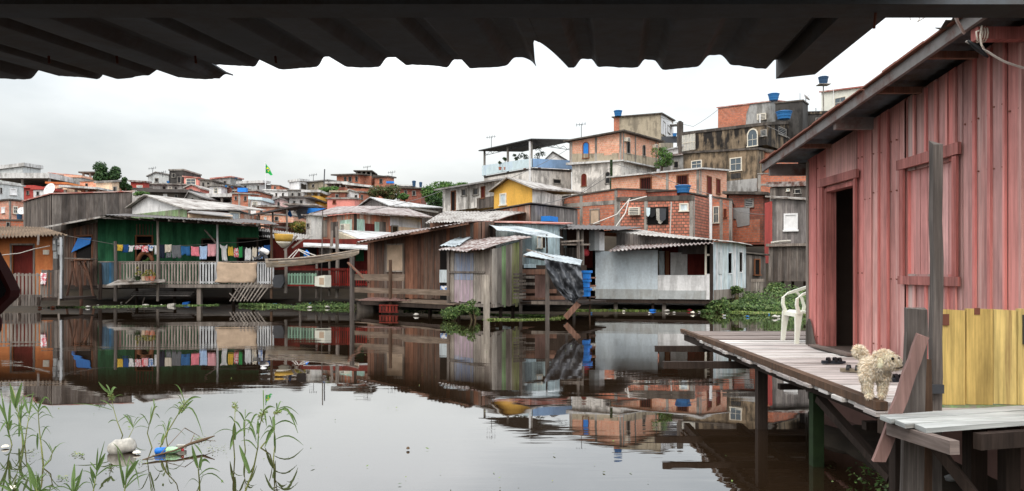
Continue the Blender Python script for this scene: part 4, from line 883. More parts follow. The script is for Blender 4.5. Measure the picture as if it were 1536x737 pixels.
# grey plank house, white roofed house, dark shed behind the green house
sh('long weathered grey plank house above the green one, with a rust edged roof', (36, 50), (77, 46), (198, 50), (303, 292, 288.5), None, ('roof_red', .12, .07), [], planks='grey_wood', zb=2.5, pw=.24)
wh, f0, f1 = sh('white gabled house with a broad pale corrugated roof behind the green house', (198, 49), (281, 45), (390, 51), (311, 314.5, 315.5), 'white_wall', ('roof_pale', .35, .07), [(1, 343, 320, 359, 333, 'w')], apex=(222, 294.5), zb=2.5)
mb = MB(); f0.planks(mb, 0, f0.L, 2.5, lambda s: f0.hit(198, 322)[1] + (f0.hit(281, 313)[1] - f0.hit(198, 322)[1]) * s / f0.L, .16, .003, .03, .01); mb.build('lower_planking', 'green_plank', wh)
mb = MB(); f1.planks(mb, 0, f1.hit(340, 320)[0], 2.5, f1.hit(310, 316)[1], .2, .003, .03, .01); f1.planks(mb, f1.hit(360, 320)[0], f1.L, 2.5, f1.hit(310, 316)[1], .2, .003, .03, .01); mb.build('lower_planking', 'orange_wood', wh)
t = thing('lean_to', 'small tan lean-to with a grey sheet roof in front of the white gabled house', 'shed', (GX(300, 43)[0], 43, 2.5)); f = Fac(GX(283, 43.5), GX(349, 44.5)); mb = MB(); f.box(mb, 0, f.L, 2.5, f.hit(316, 322)[1], -1, 0); mb.build('wall', 'peach_wall', t)
quadroof(t, 'roof', [(281, 320, 43), (350, 327, 44), (345, 322, 47), (290, 316.5, 46)], 'roof_grey', .05)
# long open shed
t = thing('open_shed', 'long open shed with a dark sloping sheet roof and blue tarpaulin scraps', 'shed', (GX(420, 50)[0], 50, 3), None)
quadroof(t, 'roof', [(374, 325, 46), (450, 309.5, 50), (478, 312.5, 57), (400, 321, 53)], 'roof_dark', .1)
for i, (u, v0) in enumerate(((388, 322), (409, 318), (430, 315))): pole(t, 'post', u, v0, 350, 49, .07, 'pale_wood')
mb = MB(); fz = Fac(GX(396, 54), GX(500, 54)); fz.box(mb, 0, fz.L, 2, fz.hit(440, 334)[1], -.3, 0); mb.build('wall', 'brick_dim', t)
mb = MB(); fz.poly(mb, [fz.hit(*q) for q in ((452, 312), (470, 313), (462, 326), (450, 330), (446, 318))], .3, .33); mb.build('canvas', 'tarp_grey', t)
mb = MB(); fz.poly(mb, [fz.hit(*q) for q in ((441, 316), (445, 325), (442, 328), (437, 323))], 1, 1.03); tag(mb.build('tarpaulin', 'tarp_blue'), 'blue triangular tarpaulin scrap under the long open shed', 'tarpaulin')
mb = MB(); fz.poly(mb, [fz.hit(*q) for q in ((466, 313.5), (492, 314), (478, 318), (464, 322))], .6, .65); tag(mb.build('tarpaulin', 'tarp_blue'), 'wide blue tarpaulin on the roof behind the thin antenna pole', 'tarpaulin')
sh('patched grey and white wall shack behind the yellow boat hull', (459, 47), (466, 46.8), None, (324, 324), 'dirty_white', ('roof_pale', .2, .06), [(0, 460.5, 336, 464.5, 341, 'd')], zb=2.5, dep=1)
# multi-coloured corner house
mh, f0, f1 = sh('patchwork plank house with mint panels, a red shutter and a rusty roof', (466, 52), (531, 47), (632, 54), (326, 319.5, 327), None, None, [(1, 586, 340, 596, 352, 'd')], planks='orange_wood', zb=2.8, pw=.22)
quadroof(mh, 'roof', [(455, 327, 52), (531, 320, 46.3), (548, 311, 53), (505, 312, 56)], 'roof_rust', .08); quadroof(mh, 'roof', [(531, 320, 46.3), (650, 328, 53.5), (606, 312.5, 60), (548, 311, 53)], 'roof_rust', .08)
for fi, u0, v0, u1, v1, mt in ((f0, 476, 331, 492, 356, 'pale_wood'), (f0, 497, 333, 508, 356, 'grey_wood'), (f0, 511, 330, 529, 356, 'mint_board'), (f1, 533, 329, 546, 356, 'mint_board'), (f1, 561, 333, 568, 356, 'mint_board'), (f1, 569, 333, 578, 356, 'grey_wood')):
    r = fi.rect(u0, v0, u1, v1); mb = MB(); fi.planks(mb, r[0], r[1], r[2], r[3], .2, .035, .02, .01, seed=int(u0)); mb.build('coloured_planking', mt, mh)
pbox(mh, 'shutter', f1, 547, 336, 560, 350, .06, .1, 'maroon_wood'); pbox(mh, 'lilac_wall', f1, 584, 324, 630, 341, .03, .06, 'lilac_wall'); pbox(mh, 'tan_wall', f1, 597, 341, 630, 352, .03, .055, 'peach_wall')
pbox(mh, 'corner_post', f1, 530, 321, 533, 350, .03, .12, 'dark_wood'); ac_unit(f0, 523, 341, 'white air conditioner on the mint panels of the patchwork house', .55)
# white zinc gabled house
zh, f0, f1 = sh('plank gabled house with a bright white zinc roof', (541, 62), (587, 57), (668, 66), (310, 310, 313), None, ('roof_white', .35, .08), [], planks='silver_wood', apex=(558, 298), zb=3.2)
pbox(zh, 'gutter', f1, 590, 312, 655, 315, .08, .16, 'white_paint')
# low roofs between
t = thing('stilt_house', 'red painted waterside bar with white tin roofs behind the raised canoe', 'house', (GX(430, 40)[0], 40, .9), HG)
quadroof(t, 'roof', [(384, 355, 41), (452, 361, 40.5), (470, 354, 46), (386, 341.5, 47)], 'roof_pale', .06, corr=22)
quadroof(t, 'roof', [(455, 371, 38.6), (556, 376, 37.2), (556, 365, 42), (455, 361.5, 43)], 'roof_white', .07)
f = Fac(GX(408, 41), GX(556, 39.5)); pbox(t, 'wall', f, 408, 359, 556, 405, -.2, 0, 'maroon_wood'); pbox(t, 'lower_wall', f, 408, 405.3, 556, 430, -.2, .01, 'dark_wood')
pbox(t, 'dark_window', f, 450, 372, 475, 398, .003, .02, 'void'); pbox(t, 'dark_doorway', f, 478, 374, 522, 402, .003, .02, 'void'); pbox(t, 'green_panel', f, 534, 374, 546, 392, .02, .06, 'green_wall'); pbox(t, 'pale_panel', f, 483, 373, 500, 381, .3, .34, 'roof_pale')
f2 = Fac(GX(408, 38.4), GX(556, 37)); z0 = f2.hit(450, 430)[1]
mb = MB(); f2.box(mb, 0, f2.L, z0 - .1, z0, -3, .05); mb.build('floor', 'dark_wood', t)
pickets(f2, t, 432, 474, z0 + .03, z0 + .66, .165, .1, 'teal_picket'); pickets(f2, t, 496, 529, z0 + .03, z0 + .9, .11, .06, 'red_picket'); pickets(f2, t, 534, 554, z0 + .03, z0 + .8, .13, .06, 'red_picket')
pbox(t, 'red_rail', f2, 428, 427, 476, 429.5, .03, .07, 'red_picket'); pbox(t, 'red_rail', f2, 428, 403, 520, 406, .03, .07, 'maroon_wood')
for u, v0, v1, r in ((428.5, 374, 440, .08), (475, 395, 447, .07), (494, 392, 444, .06), (505.5, 340, 447, .1), (450, 429, 452, .06)): pole(t, 'post', u, v0, v1, 37.9, r, 'grey_wood')
pole(t, 'post', 496, 346, 382, 38.4, .08, 'grey_wood', u1=498)
t2 = thing('tin_roof_shack', 'low tan shack with a white gable roof left of the brown plank house', 'shed', (GX(525, 43)[0], 43, 2.5)); quadroof(t2, 'roof', [(545, 363, 40), (612, 359, 42), (585, 350.5, 48), (506, 346.5, 46)], 'roof_white', .06)
f = Fac(GX(505, 43.5), GX(546, 40.2)); mb = MB(); f.poly(mb, [f.hit(*q) for q in ((505, 348), (505, 370), (546, 372), (545, 363.5))], -.3, 0); mb.build('wall', 'tan_wall', t2)
# green house
gh = thing('stilt_house', 'dark green plank house with a long balcony and washing lines', 'house', (GX(270, 41)[0], 41, 1.05), HG)
fg = Fac(GX(147, 41.2), GX(388, 41)); FZ = 1.05
fl = Fac(GX(92, 43.5), GX(147, 41.2))
holes = [fg.rect(205, 355, 229, 425), fg.rect(304, 360, 327, 425), fg.rect(357, 359, 386, 425)]
mb = MB(); fg.planks(mb, 0, fg.L, FZ, lambda s: fg.hit(147 + 241 * s / fg.L, 328 + 9 * s / fg.L)[1], .22, 0, .025, .004, holes, seed=3); mb.build('wall', 'green_wall', gh)
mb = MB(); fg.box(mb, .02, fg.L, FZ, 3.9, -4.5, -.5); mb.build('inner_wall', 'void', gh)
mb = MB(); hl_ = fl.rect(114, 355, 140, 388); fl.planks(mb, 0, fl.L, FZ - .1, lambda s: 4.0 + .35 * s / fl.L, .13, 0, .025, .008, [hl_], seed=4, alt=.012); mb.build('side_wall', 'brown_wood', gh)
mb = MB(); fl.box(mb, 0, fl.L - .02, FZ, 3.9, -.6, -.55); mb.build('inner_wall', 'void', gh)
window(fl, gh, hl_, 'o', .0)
for i, r in enumerate(holes):
    mb = MB(); 
    for a in (r[0] - .05, r[1] - .02): fg.box(mb, a, a + .08, FZ, r[3], .026, .07)
    fg.box(mb, r[0] - .05, r[1] + .06, r[3] + .003, r[3] + .08, .026, .075)
    if i == 0: fg.box(mb, r[0] + .03, r[1] - .02, r[3] - .42, r[3] - .36, .0, .05)
    mb.build('door_frame', 'frame_brown' if i == 0 else 'dark_wood', gh)
mb = MB(); 
for i in range(6): s = holes[0][0] + i * .17; fg.box(mb, s, s + .05, holes[0][3] + .1, 4.25, .027, .05)
mb.build('batten', 'brown_wood', gh)
quadroof(gh, 'roof', [(56, 341.5, 42.5), (158, 322.5, 38.4), (190, 321, 47), (120, 333, 49)], 'roof_dark', .05, corr=16, amp=.012)
quadroof(gh, 'roof', [(158, 322.5, 38.4), (418, 337, 38.2), (400, 330, 48), (190, 321, 47)], 'roof_dark', .05, corr=44, seed=3, amp=.012)
mb = MB(); a, b_ = P(57, 343, 42.3), P(158, 324.5, 38.3); mb.bar(tuple(a), tuple(b_), .03, .09); mb.build('fascia', 'roof_pale', gh)
mb = MB()
for i in range(12): u = 165 + i * 22; p = P(u, 325.5 + (u - 158) * .0555, 38.35); mb.bar(tuple(p), (p.x, 41.2, p.z + .05), .06, .09)
mb.build('rafter', 'grey_wood', gh)
fb_ = Fac(GX(148, 39.2), GX(410, 39.0)); mb = MB(); fb_.box(mb, 0, fb_.L, FZ - .16, FZ, -6, .1); mb.build('floor', 'grey_wood', gh)
mb = MB(); fl.box(mb, -.1, fl.L, FZ - .3, FZ - .12, -5, .05); mb.build('side_floor', 'dark_wood', gh)
zt = fb_.hit(280, 393)[1]
pickets(fb_, gh, 180, 299, FZ + .03, zt, .155, .085, 'picket_wood', .0); pickets(fb_, gh, 299, 328, FZ + .03, zt, .155, .085, 'white_picket', .0); pickets(fb_, gh, 386, 409, FZ + .03, zt, .13, .075, 'white_picket', .0); pickets(fb_, gh, 328, 386, FZ + .03, zt, .155, .085, 'picket_wood', -.03)
pickets(fb_, gh, 150, 169, FZ - .05, zt, .12, .115, 'blue_picket', .0); pickets(fb_, gh, 171, 180, FZ - .0, zt, .13, .1, 'pink_board', .0)
mb = MB(); fb_.box(mb, 0, fb_.L, zt - .02, zt + .03, -.07, .03); mb.build('handrail', 'picket_wood', gh)
for u, v0, v1, r, m_ in ((173, 362, 452, .09, 'post_wood'), (236.5, 327, 452, .07, 'pale_wood'), (326, 333, 425, .055, 'white_picket'), (407, 338, 448, .075, 'brown_post'), (150, 395, 450, .09, 'dark_wood')): pole(gh, 'post', u, v0, v1, 39.05, r, m_)
mb = MB(); s = fb_.hit(298, 440)[0]; fb_.box(mb, s - .1, s + .1, -.5, FZ - .17, -.25, 0); mb.build('stilt', 'pale_wood', gh)
for i, u in enumerate((205, 262, 350, 380)): pole(gh, 'stilt', u, 426, 456, 40.6, .08, 'dark_wood')
for u0, v0, u1, v1, r in ((110, 392, 100, 447, .06), (118, 398, 122, 456, .09), (107, 392, 115, 430, .07), (120, 392, 135, 424, .05), (128, 394, 141, 448, .06)): pole(gh, 'brace', u1, v0, v1, 41, r, 'brown_wood', u1=u0)
mb = MB(); a = P(100, 387.5, 41.2); b_ = P(141, 389, 40.6); mb.bar(tuple(a), tuple(b_), .5, .06); mb.build('shelf', 'pale_wood', gh)
pole(gh, 'brace', 325, 345, 366, 39.6, .045, 'grey_wood', u1=307)
f = fl; mb = MB(); mb.prism([fl.px(u, v, .12) for u, v in ((121, 357), (141, 357), (139, 366), (111, 379))], [fl.px(u, v, .15) for u, v in ((121, 357), (141, 357), (139, 366), (111, 379))]); tag(mb.build('tarpaulin', 'tarp_blue'), 'bright blue tarpaulin over the window of the brown side wall', 'tarpaulin')
# laundry
def cloth(name, fac, u0, v0, u1, v1, mat, label, kind='rect', n=.0, cat='laundry', skew=0, grp=None, seed=None):
    s0, s1, z0, z1 = fac.rect(u0, v0, u1, v1); w_, h_ = s1 - s0, z1 - z0; rnd = random.Random(seed if seed is not None else int(u0 * 7 + v0)); nx, nz = 10, 10; mb = MB(); ph = rnd.uniform(0, 6)
    def wid(b):
        if kind == 'shirt': return (0, 1) if b > .72 else (.16, .84)
        if kind == 'vest': return (.18, .82) if b > .8 else (.05, .95)
        if kind == 'drop': return (0, 1)
        return (0, 1)
    for lay in (0, 1):
        for j in range(nz + 1):
            b = j / nz; l, r_ = wid(b)
            for i in range(nx + 1):
                a = l + (r_ - l) * i / nx; zz = z0 + h_ * b
                if j == nz: zz -= .05 * h_ * math.sin(math.pi * i / nx) + (.12 * h_ * (1 - abs(2 * i / nx - 1)) if kind in ('vest', 'shirt') else 0)
                if j == 0: zz += rnd.uniform(-.03, .03) * h_ + (h_ * .45 * (1 if .38 < a < .62 else 0) if kind == 'pants' else 0)
                p = fac.pt(s0 + w_ * (a + (.10 * math.sin(ph) * (1 - b)) + .04 * math.sin(b * 7 + ph) * (1 - b)) + skew * (1 - b), zz + .03 * math.sin(ph * 3) * a, n + .055 * math.sin(ph + a * 11 + b * 2) * (1.05 - b) + .012 * lay); mb.v.append(tuple(p))
    st = (nx + 1) * (nz + 1); w1 = nx + 1
    for j in range(nz):
        for i in range(nx): a = j * w1 + i; mb.f += [(a, a + 1, a + w1 + 1, a + w1), (st + a + w1, st + a + w1 + 1, st + a + 1, st + a)]
    for i in range(nx): mb.f += [(i + st, i + 1 + st, i + 1, i), (nz * w1 + i, nz * w1 + i + 1, nz * w1 + i + 1 + st, nz * w1 + i + st)]
    for j in range(nz): a = j * w1; mb.f += [(a, a + w1, a + w1 + st, a + st), (a + nx + st, a + nx + w1 + st, a + nx + w1, a + nx)]
    return tag(mb.build(name, mat, smooth=True), label, cat, grp)
for n_, c_ in (('c_yellow', (214, 176, 72)), ('c_blue', (32, 74, 128)), ('c_white', (214, 216, 224)), ('c_navy', (36, 42, 58)), ('c_cream', (206, 196, 180)), ('c_grey', (96, 98, 102)), ('c_denim', (44, 92, 140)), ('c_pink', (206, 120, 132)), ('c_sky', (156, 180, 210)), ('c_rose', (206, 152, 158)), ('c_green', (52, 150, 84)), ('c_black', (34, 36, 40)), ('c_red', (196, 70, 78))): plain(n_, c_, rough=.95, g=1.25, sc=5, var=.2)
def pattern(name, c1, c2, sc=14):
    m, t, b = newmat(name); b.inputs['Roughness'].default_value = .95; ob = t.nodes.new('ShaderNodeTexCoord').outputs['Object']
    r_ = ramp(t, [(.47, col(c1, 1.25)), (.53, col(c2, 1.25))], noisen(t, ob, sc, 1, .4)).outputs[0]; t.links.new(r_, b.inputs['Base Color'])
pattern('c_pinkwhite', (220, 214, 218), (196, 110, 120)); pattern('c_bluewhite', (214, 218, 226), (96, 130, 180), 10); pattern('c_redpink', (206, 96, 104), (216, 190, 192), 12)
LG = 'washing on the lines of the green house'; fL = Fac(GX(150, 39.5), GX(410, 39.3))
items = [(176, 367, 184.5, 376.5, 'c_yellow', 'rect', 'short yellow cloth at the left end of the washing line'), (184, 367, 193, 379, 'c_blue', 'rect', 'dark blue spotted cloth next to the short yellow one'), (193.5, 368, 201.5, 378, 'c_white', 'shirt', 'small white shirt left of the green house door'),
 (202, 368.5, 212, 374.5, 'c_pinkwhite', 'rect', 'pink and white patterned strip hanging over the doorway'), (212.5, 368, 222, 378, 'c_redpink', 'rect', 'red and white print cloth hanging over the doorway'), (222, 367, 232, 376, 'c_bluewhite', 'shirt', 'white top with blue trim right of the doorway'), (232, 368, 236, 382, 'c_white', 'rect', 'narrow white towel against the balcony post'),
 (239, 366, 247, 387, 'c_navy', 'rect', 'long navy cloth just right of the tall balcony post'), (247.5, 367, 257.5, 379, 'c_cream', 'rect', 'cream cloth overlapping the grey one'), (258, 368, 271, 388, 'c_grey', 'pants', 'dark grey trousers hung at the middle of the line'), (249, 379.5, 257, 387, 'c_grey', 'rect', 'grey folded cloth below the cream one'),
 (272, 369, 285, 383, 'c_denim', 'pants', 'blue denim shorts on the line'), (286.5, 369.5, 298.5, 384, 'c_pink', 'rect', 'pink patterned towel beside the denim shorts'), (299.5, 369, 311, 389, 'c_sky', 'rect', 'pale blue printed towel on the line'), (312, 366, 324.5, 385, 'c_rose', 'rect', 'rose pink towel left of the white balcony post'),
 (330, 366, 341, 391, 'c_white', 'shirt', 'long sleeved white shirt right of the balcony post'), (341.5, 369, 350, 384, 'c_yellow', 'vest', 'yellow top between two white shirts'), (350.5, 371, 358, 386, 'c_redpink', 'vest', 'small pink and red top'), (358.5, 370, 363.5, 387, 'c_green', 'rect', 'bright green garment between pink and black ones'), (364, 371, 367.5, 386, 'c_black', 'rect', 'thin black garment beside the green one'),
 (367.5, 370.5, 377.5, 391, 'c_white', 'vest', 'white sleeveless top near the right end of the line'), (378, 370, 386, 390, 'c_cream', 'vest', 'cream sleeveless top near the right end'), (387, 370, 395, 389, 'c_bluewhite', 'vest', 'white and blue top behind the outboard motor'), (396, 368, 406, 377, 'c_blue', 'rect', 'blue cloth at the right end of the washing line')]
for u0, v0, u1, v1, m_, k, lb in items: cloth('laundry', fL, u0, v0, u1, v1, m_, lb, k, grp=LG)
wire([(173, 366), (236, 368), (326, 364.5), (409, 358)], 39.5, 39.4, 'sagging clothesline across the green balcony', .012, 'wire', 2.0); wire([(95, 353), (173, 367)], 40, 39.5, 'thin line from the orange house to the green balcony', .012, 'wire')
cloth('rug', fb_, 327.5, 393, 386.5, 424, 'cloth_beige', 'large beige rug hung over the balcony railing', n=.06, cat='rug')
# balcony front shelf with pots
t = thing('plank_shelf', 'tin topped plank shelf with pots sticking out in front of the balcony', 'shelf', tuple(P(200, 422, 38.4))); mb = MB(); mb.hexa([P(u, v, Y) + Vector((0, 0, dz)) for dz in (0, .05) for u, v, Y in ((160, 429, 38.1), (247, 423.5, 38.2), (247, 421, 39), (178, 421, 39))]); mb.build('top', 'roof_pale', t)
for i, (u, c_, lb) in enumerate(((196, 'litter_white', 'white basin on the plank shelf'), (206.5, 'algae', 'green tub on the plank shelf'), (216, 'cloth_beige', 'beige pot on the plank shelf'), (222, 'brick_red', 'terracotta pot on the plank shelf'), (229, 'brick_red', 'small red pot at the right of the plank shelf'))):
    p = P(u, 421, 38.5); r = .22 if i == 0 else .13; h_ = .12 if i == 0 else .2
    b_ = thing('pot', lb, 'pot', tuple(p), 'pots on the plank shelf'); MB().lathe([(r * .75, 0), (r, h_), (r * 1.08, h_), (r * 1.08, h_ * 1.1), (r * .9, h_ * 1.1)], tuple(p), 12).build('bowl', c_, b_)
    if i > 0: mb = MB(); leaves(mb, (p.x, p.y, p.z + .4), (.22, .15, .28), 90, .05, random.Random(i), 4); mb.build('foliage', 'leaf_olive', b_)
# person leaning on the balcony behind the washing
# skin helper
def skin(name, verts, edges, radii, mat, parent=None, sub=2, root=0, tex=None, tstr=0):
    me = bpy.data.meshes.new(name); me.from_pydata([tuple(v) for v in verts], edges, []); o = bpy.data.objects.new(name, me); C.objects.link(o)
    md = o.modifiers.new('s', 'SKIN')
    for i, r in enumerate(radii):
        sv = me.skin_vertices[0].data[i]; sv.radius = (r, r) if not isinstance(r, tuple) else r; sv.use_root = (i == root)
    md.use_smooth_shade = True; m2 = o.modifiers.new('b', 'SUBSURF'); m2.levels = m2.render_levels = sub
    dg = bpy.context.evaluated_depsgraph_get(); ev = o.evaluated_get(dg); nm = bpy.data.meshes.new_from_object(ev)
    bpy.data.objects.remove(o); nm.name = name; nm.materials.clear(); nm.materials.append(M[mat]); o = bpy.data.objects.new(name, nm); C.objects.link(o)
    if parent: o.parent = parent; nm.transform(__import__('mathutils').Matrix.Translation(-parent.location))
    return o
# wicker wreath shape seen in the doorway
p = P(218, 388, 39.7); t = thing('plant_ornament', 'round rust red wicker arch standing behind the railing in front of the green house door', 'ornament', tuple(p)); MB().tube([(p.x + .38 * math.cos(a * math.pi / 10), p.y, p.z - .2 + .5 * math.sin(a * math.pi / 10)) for a in range(11)], [.05] + [.11] * 9 + [.05], 8).build('arch', 'frame_brown', t, True)
mb = MB(); leaves(mb, (p.x, p.y + .05, p.z - .05), (.2, .1, .2), 120, .05, random.Random(2), 4); mb.build('leaves', 'leaf_mid', t)
# lattice ramp
t = thing('lattice_panel', 'slanting slatted wooden pallet leaning from the green balcony into the water', 'pallet', tuple(P(368, 451, 37.6))); fr = Fac(GX(340, 37.6), GX(396, 37.6)); mb = MB()
for i in range(9): fr.bar(mb, 345 + i * 5.2, 452, 345 + i * 5.2 + 17.5 - max(0, i - 6) * 1, 424 + max(0, i - 5) * 2.5, .055, 0, .03)
mb.build('slats', 'picket_wood', t); mb = MB()
for u0, v0, u1, v1 in ((344, 440, 357, 452), (352, 433, 372, 451), (360, 426, 391, 447)): fr.bar(mb, u0, v0, u1, v1, .05, -.03, -.002)
mb.build('cross_bars', 'grey_wood', t)
t = thing('plank_stack', 'pale planks stored on trestles under the green balcony', 'planks', tuple(P(245, 442, 39.4))); mb = MB()
for k in range(3): mb.bar(tuple(P(201 - k, 438 + k * 2.6, 39.6)), tuple(P(293 - k * 3, 438.5 + k * 2.6, 39.6)), .3, .05)
mb.build('planks', 'silver_wood', t); mb = MB(); mb.bar(tuple(P(189, 455, 39.5)), tuple(P(201, 444, 39.5)), .06, .04); mb.bar(tuple(P(214, 455, 39.5)), tuple(P(217, 446, 39.5)), .06, .04); mb.build('trestle', 'pale_wood', t)
# orange house
oh = thing('stilt_house', 'orange house with a maroon door and a corrugated tan roof at the left edge', 'house', (GX(40, 36)[0], 36, .7), HG)
fo = Fac(GX(-60, 36), GX(79, 36.3)); zf = fo.hit(40, 446)[1]
dr = fo.rect(18, 368, 50, 446); mb = MB(); zt_ = fo.hit(40, 352)[1]
fo.box(mb, 0, dr[0], zf, zt_, -.1, 0); fo.box(mb, dr[1], fo.L, zf, zt_, -.1, 0); fo.box(mb, dr[0], dr[1], dr[3], zt_, -.1, 0); mb.build('wall', 'orange_wall', oh)
d_ = pbox(oh, 'door', fo, 18.5, 369, 49.5, 446, -.2, -.12, 'maroon_wood'); mb = MB(); fo.box(mb, dr[0] - .08, dr[0] - .002, zf, dr[3] + .08, .0, .05); fo.box(mb, dr[1] + .002, dr[1] + .08, zf, dr[3] + .08, .0, .05); fo.box(mb, dr[0], dr[1], dr[3] + .002, dr[3] + .08, .0, .05); mb.build('door_frame', 'picket_wood', oh)
quadroof(oh, 'roof', [(-70, 360.5, 34.8), (100, 352, 35.2), (66, 342, 39.5), (-70, 337, 39.5)], 'roof_tile', corr=30, seed=5, amp=.06)
mb = MB(); f = Fac(GX(-60, 34.9), GX(96, 35.1)); f.box(mb, 0, f.L, zf - .12, zf, -3, 0); mb.build('floor', 'dark_wood', oh)
pickets(f, oh, -40, 62, zf + .03, f.hit(40, 410)[1], .165, .1, 'picket_wood'); pickets(f, oh, 62, 95, zf + .03, f.hit(40, 405)[1], .15, .12, 'grey_wood')
mb = MB(); f.planks(mb, 1.2, 1.25 + (f.hit(62, 400)[0] - 1.2), zf - .35, zf + .15, .16, .04, .02, .03, seed=8); mb.build('lower_boards', 'grey_wood', oh)
for u, v0, v1, r, m_ in ((91, 356, 448, .055, 'white_picket'), (88, 440, 458, .05, 'pale_wood'), (57, 352, 368, .05, 'picket_wood'), (30, 446, 458, .09, 'dark_wood'), (58, 446, 458, .09, 'dark_wood')): pole(oh, 'post', u, v0, v1, 35, r, m_)
fs_ = Fac(fo.pt(fo.L + .01, 0, .02)[:2], fo.pt(fo.L + .01, 0, -1.0)[:2]); mb = MB(); fs_.planks(mb, 0, fs_.L, zf, zt_, .18, 0, .03, .008); mb.build('side_wall', 'grey_wood', oh); mb = MB(); fo.box(mb, 0, fo.L - .02, zf, zt_, -1.05, -1.0); mb.build('back_wall', 'dark_wood', oh)
t = thing('meter_box', 'grey electricity meter boxes on the corner of the orange house', 'meter box', tuple(P(88, 385, 36))); ff = Fac(GX(78, 35.9), GX(97, 35.9)); mb = MB()
for r_ in ((81, 358, 86, 376), (88, 358, 94, 368), (82, 378, 87, 388), (88.5, 370, 94, 382)): ff.box(mb, *ff.rect(*r_), 0, .12)
mb.build('boxes', 'grey_paint', t); mb = MB()
for r_ in ((82, 361, 85, 366), (89, 360, 93, 364)): ff.box(mb, *ff.rect(*r_), .121, .13)
mb.build('glass', 'white_paint', t)
pbox(oh, 'wall_box', fo, 66, 375, 74, 382, .003, .1, 'off_white'); cloth('laundry', f, 62, 409, 71, 427, 'c_pinkwhite', 'pink and purple cloth over the fence of the orange house', n=.06)
wire([(2, 383), (30, 380), (50, 374), (75, 369)], 35.3, 35.6, 'pale cable looped across the orange house front', .02, 'wire_pale')
# yellow hull bowl
p = P(425, 372, 38.5); t = thing('boat_hull', 'upended yellow and white fibreglass hull standing behind the canoe', 'boat hull', tuple(p)); MB().lathe([(.08, 0), (.18, .1), (.3, .22), (.37, .32)], tuple(p), 20, (.04, -.03, 1)).build('lower_hull', 'off_white', t, True); MB().lathe([(.375, .325), (.44, .48), (.47, .66), (.465, .70), (.43, .70), (.38, .5)], tuple(p), 20, (.04, -.03, 1)).build('upper_hull', 'yellow_fibre', t, True)
mb = MB(); mb.bar(tuple(P(426, 376, 38.6)), tuple(P(446, 354, 38.8)), .14, .1); mb.bar(tuple(P(438, 372, 38.6)), tuple(P(456, 358, 38.8)), .3, .08); mb.build('prop_board', 'pale_wood', t)
mb = MB()
for u0, v0, u1, v1 in ((445, 375, 431, 389), (449, 374, 437, 389), (447, 374, 480, 386), (447, 375, 470, 388)): mb.tube([tuple(P(u0, v0, 37.5)), tuple(P(u1, v1, 37.3))], .025, 5)
tag(mb.build('rope_tripod', 'wire_pale'), 'tangle of pale ropes tied above the middle of the canoe', 'ropes')
mb = MB(); p = P(460, 385, 37.6); mb.lathe([(.13, 0), (.14, .05), (.14, .2), (.1, .24), (.05, .26), (.05, .32)], tuple(p), 12); tag(mb.build('jug', 'tarp_blue', smooth=False), 'light blue jug hanging above the canoe', 'jug')
# canoe
t = thing('canoe', 'long weathered wooden canoe propped up on posts with its bow to the right', 'canoe', tuple(P(470, 395, 36.4)))
n = 14; vs = []; mb = MB()
for i in range(n + 1):
    a = i / n; u = 402 + 136 * a; ct = 388.5 - 14.5 * a ** 1.5 + 1.0 * math.sin(a * math.pi); hb = 13.0 * (1 - .25 * a) if a < .97 else 7
    Y = 36.4 - .3 * a; c = P(u, ct, Y); dz = hb / F * Y; wd = .42 * math.sin(math.pi * min(1, .35 + a * .62)) ** .8 + .04
    for y_, z_ in ((-wd, 0), (-wd * .92, -dz * .45), (-wd * .6, -dz), (wd * .6, -dz), (wd * .92, -dz * .45), (wd, 0), (wd * .88, 0), (wd * .5, -dz * .8), (-wd * .5, -dz * .8), (-wd * .88, 0)): mb.v.append((c.x, c.y + y_, c.z + z_))
for i in range(n):
    for j in range(10): mb.f.append((i * 10 + j, i * 10 + (j + 1) % 10, (i + 1) * 10 + (j + 1) % 10, (i + 1) * 10 + j))
mb.f += [tuple(range(9, -1, -1)), tuple(n * 10 + j for j in range(10))]; mb.build('hull', 'canoe_wood', t)
mb = MB(); pts = [P(402 + 136 * a, 389.8 - 14.5 * a ** 1.5 + math.sin(a * math.pi), 35.93 - .25 * a + (.37 * (a - .8) * 1.5 if a > .8 else 0)) for a in [i / 10 for i in range(11)]]
mb.tube([tuple(p) for p in pts], .035, 5); mb.build('gunwale', 'pale_wood', t)
om = thing('outboard_motor', 'dark outboard motor with a white cowl tilted up on the stern of the canoe', 'outboard motor', tuple(P(398, 392, 36.3)))
c = P(400, 381, 36.3); mb = MB(); mb.lathe([(.07, 0), (.12, .03), (.135, .16), (.125, .34), (.08, .4)], tuple(c + Vector((-.28, 0, .2))), 12, (.9, 0, -.4)); mb.build('cowl', 'white_paint', om, True)
mb = MB(); mb.lathe([(.11, -.14), (.15, 0), (.14, .1)], tuple(c + Vector((-.2, 0, .02))), 12, (.5, 0, -.8)); mb.bar(tuple(c + Vector((-.15, 0, .0))), tuple(c + Vector((-.42, 0, -.2))), .12, .12); mb.bar(tuple(c + Vector((-.42, 0, -.2))), tuple(c + Vector((-.6, 0, -.2))), .08, .1); mb.bar(tuple(c + Vector((-.1, 0, 0))), tuple(c + Vector((.0, 0, -.3))), .16, .14); mb.build('leg', 'metal_dark', om)
mb = MB(); cc = c + Vector((-.62, 0, -.2))
for k in range(3): a = k * 2.1; mb.bar(tuple(cc), tuple(cc + Vector((0, .13 * math.cos(a), .13 * math.sin(a)))), .05, .02)
mb.build('propeller', 'grey_paint', om)
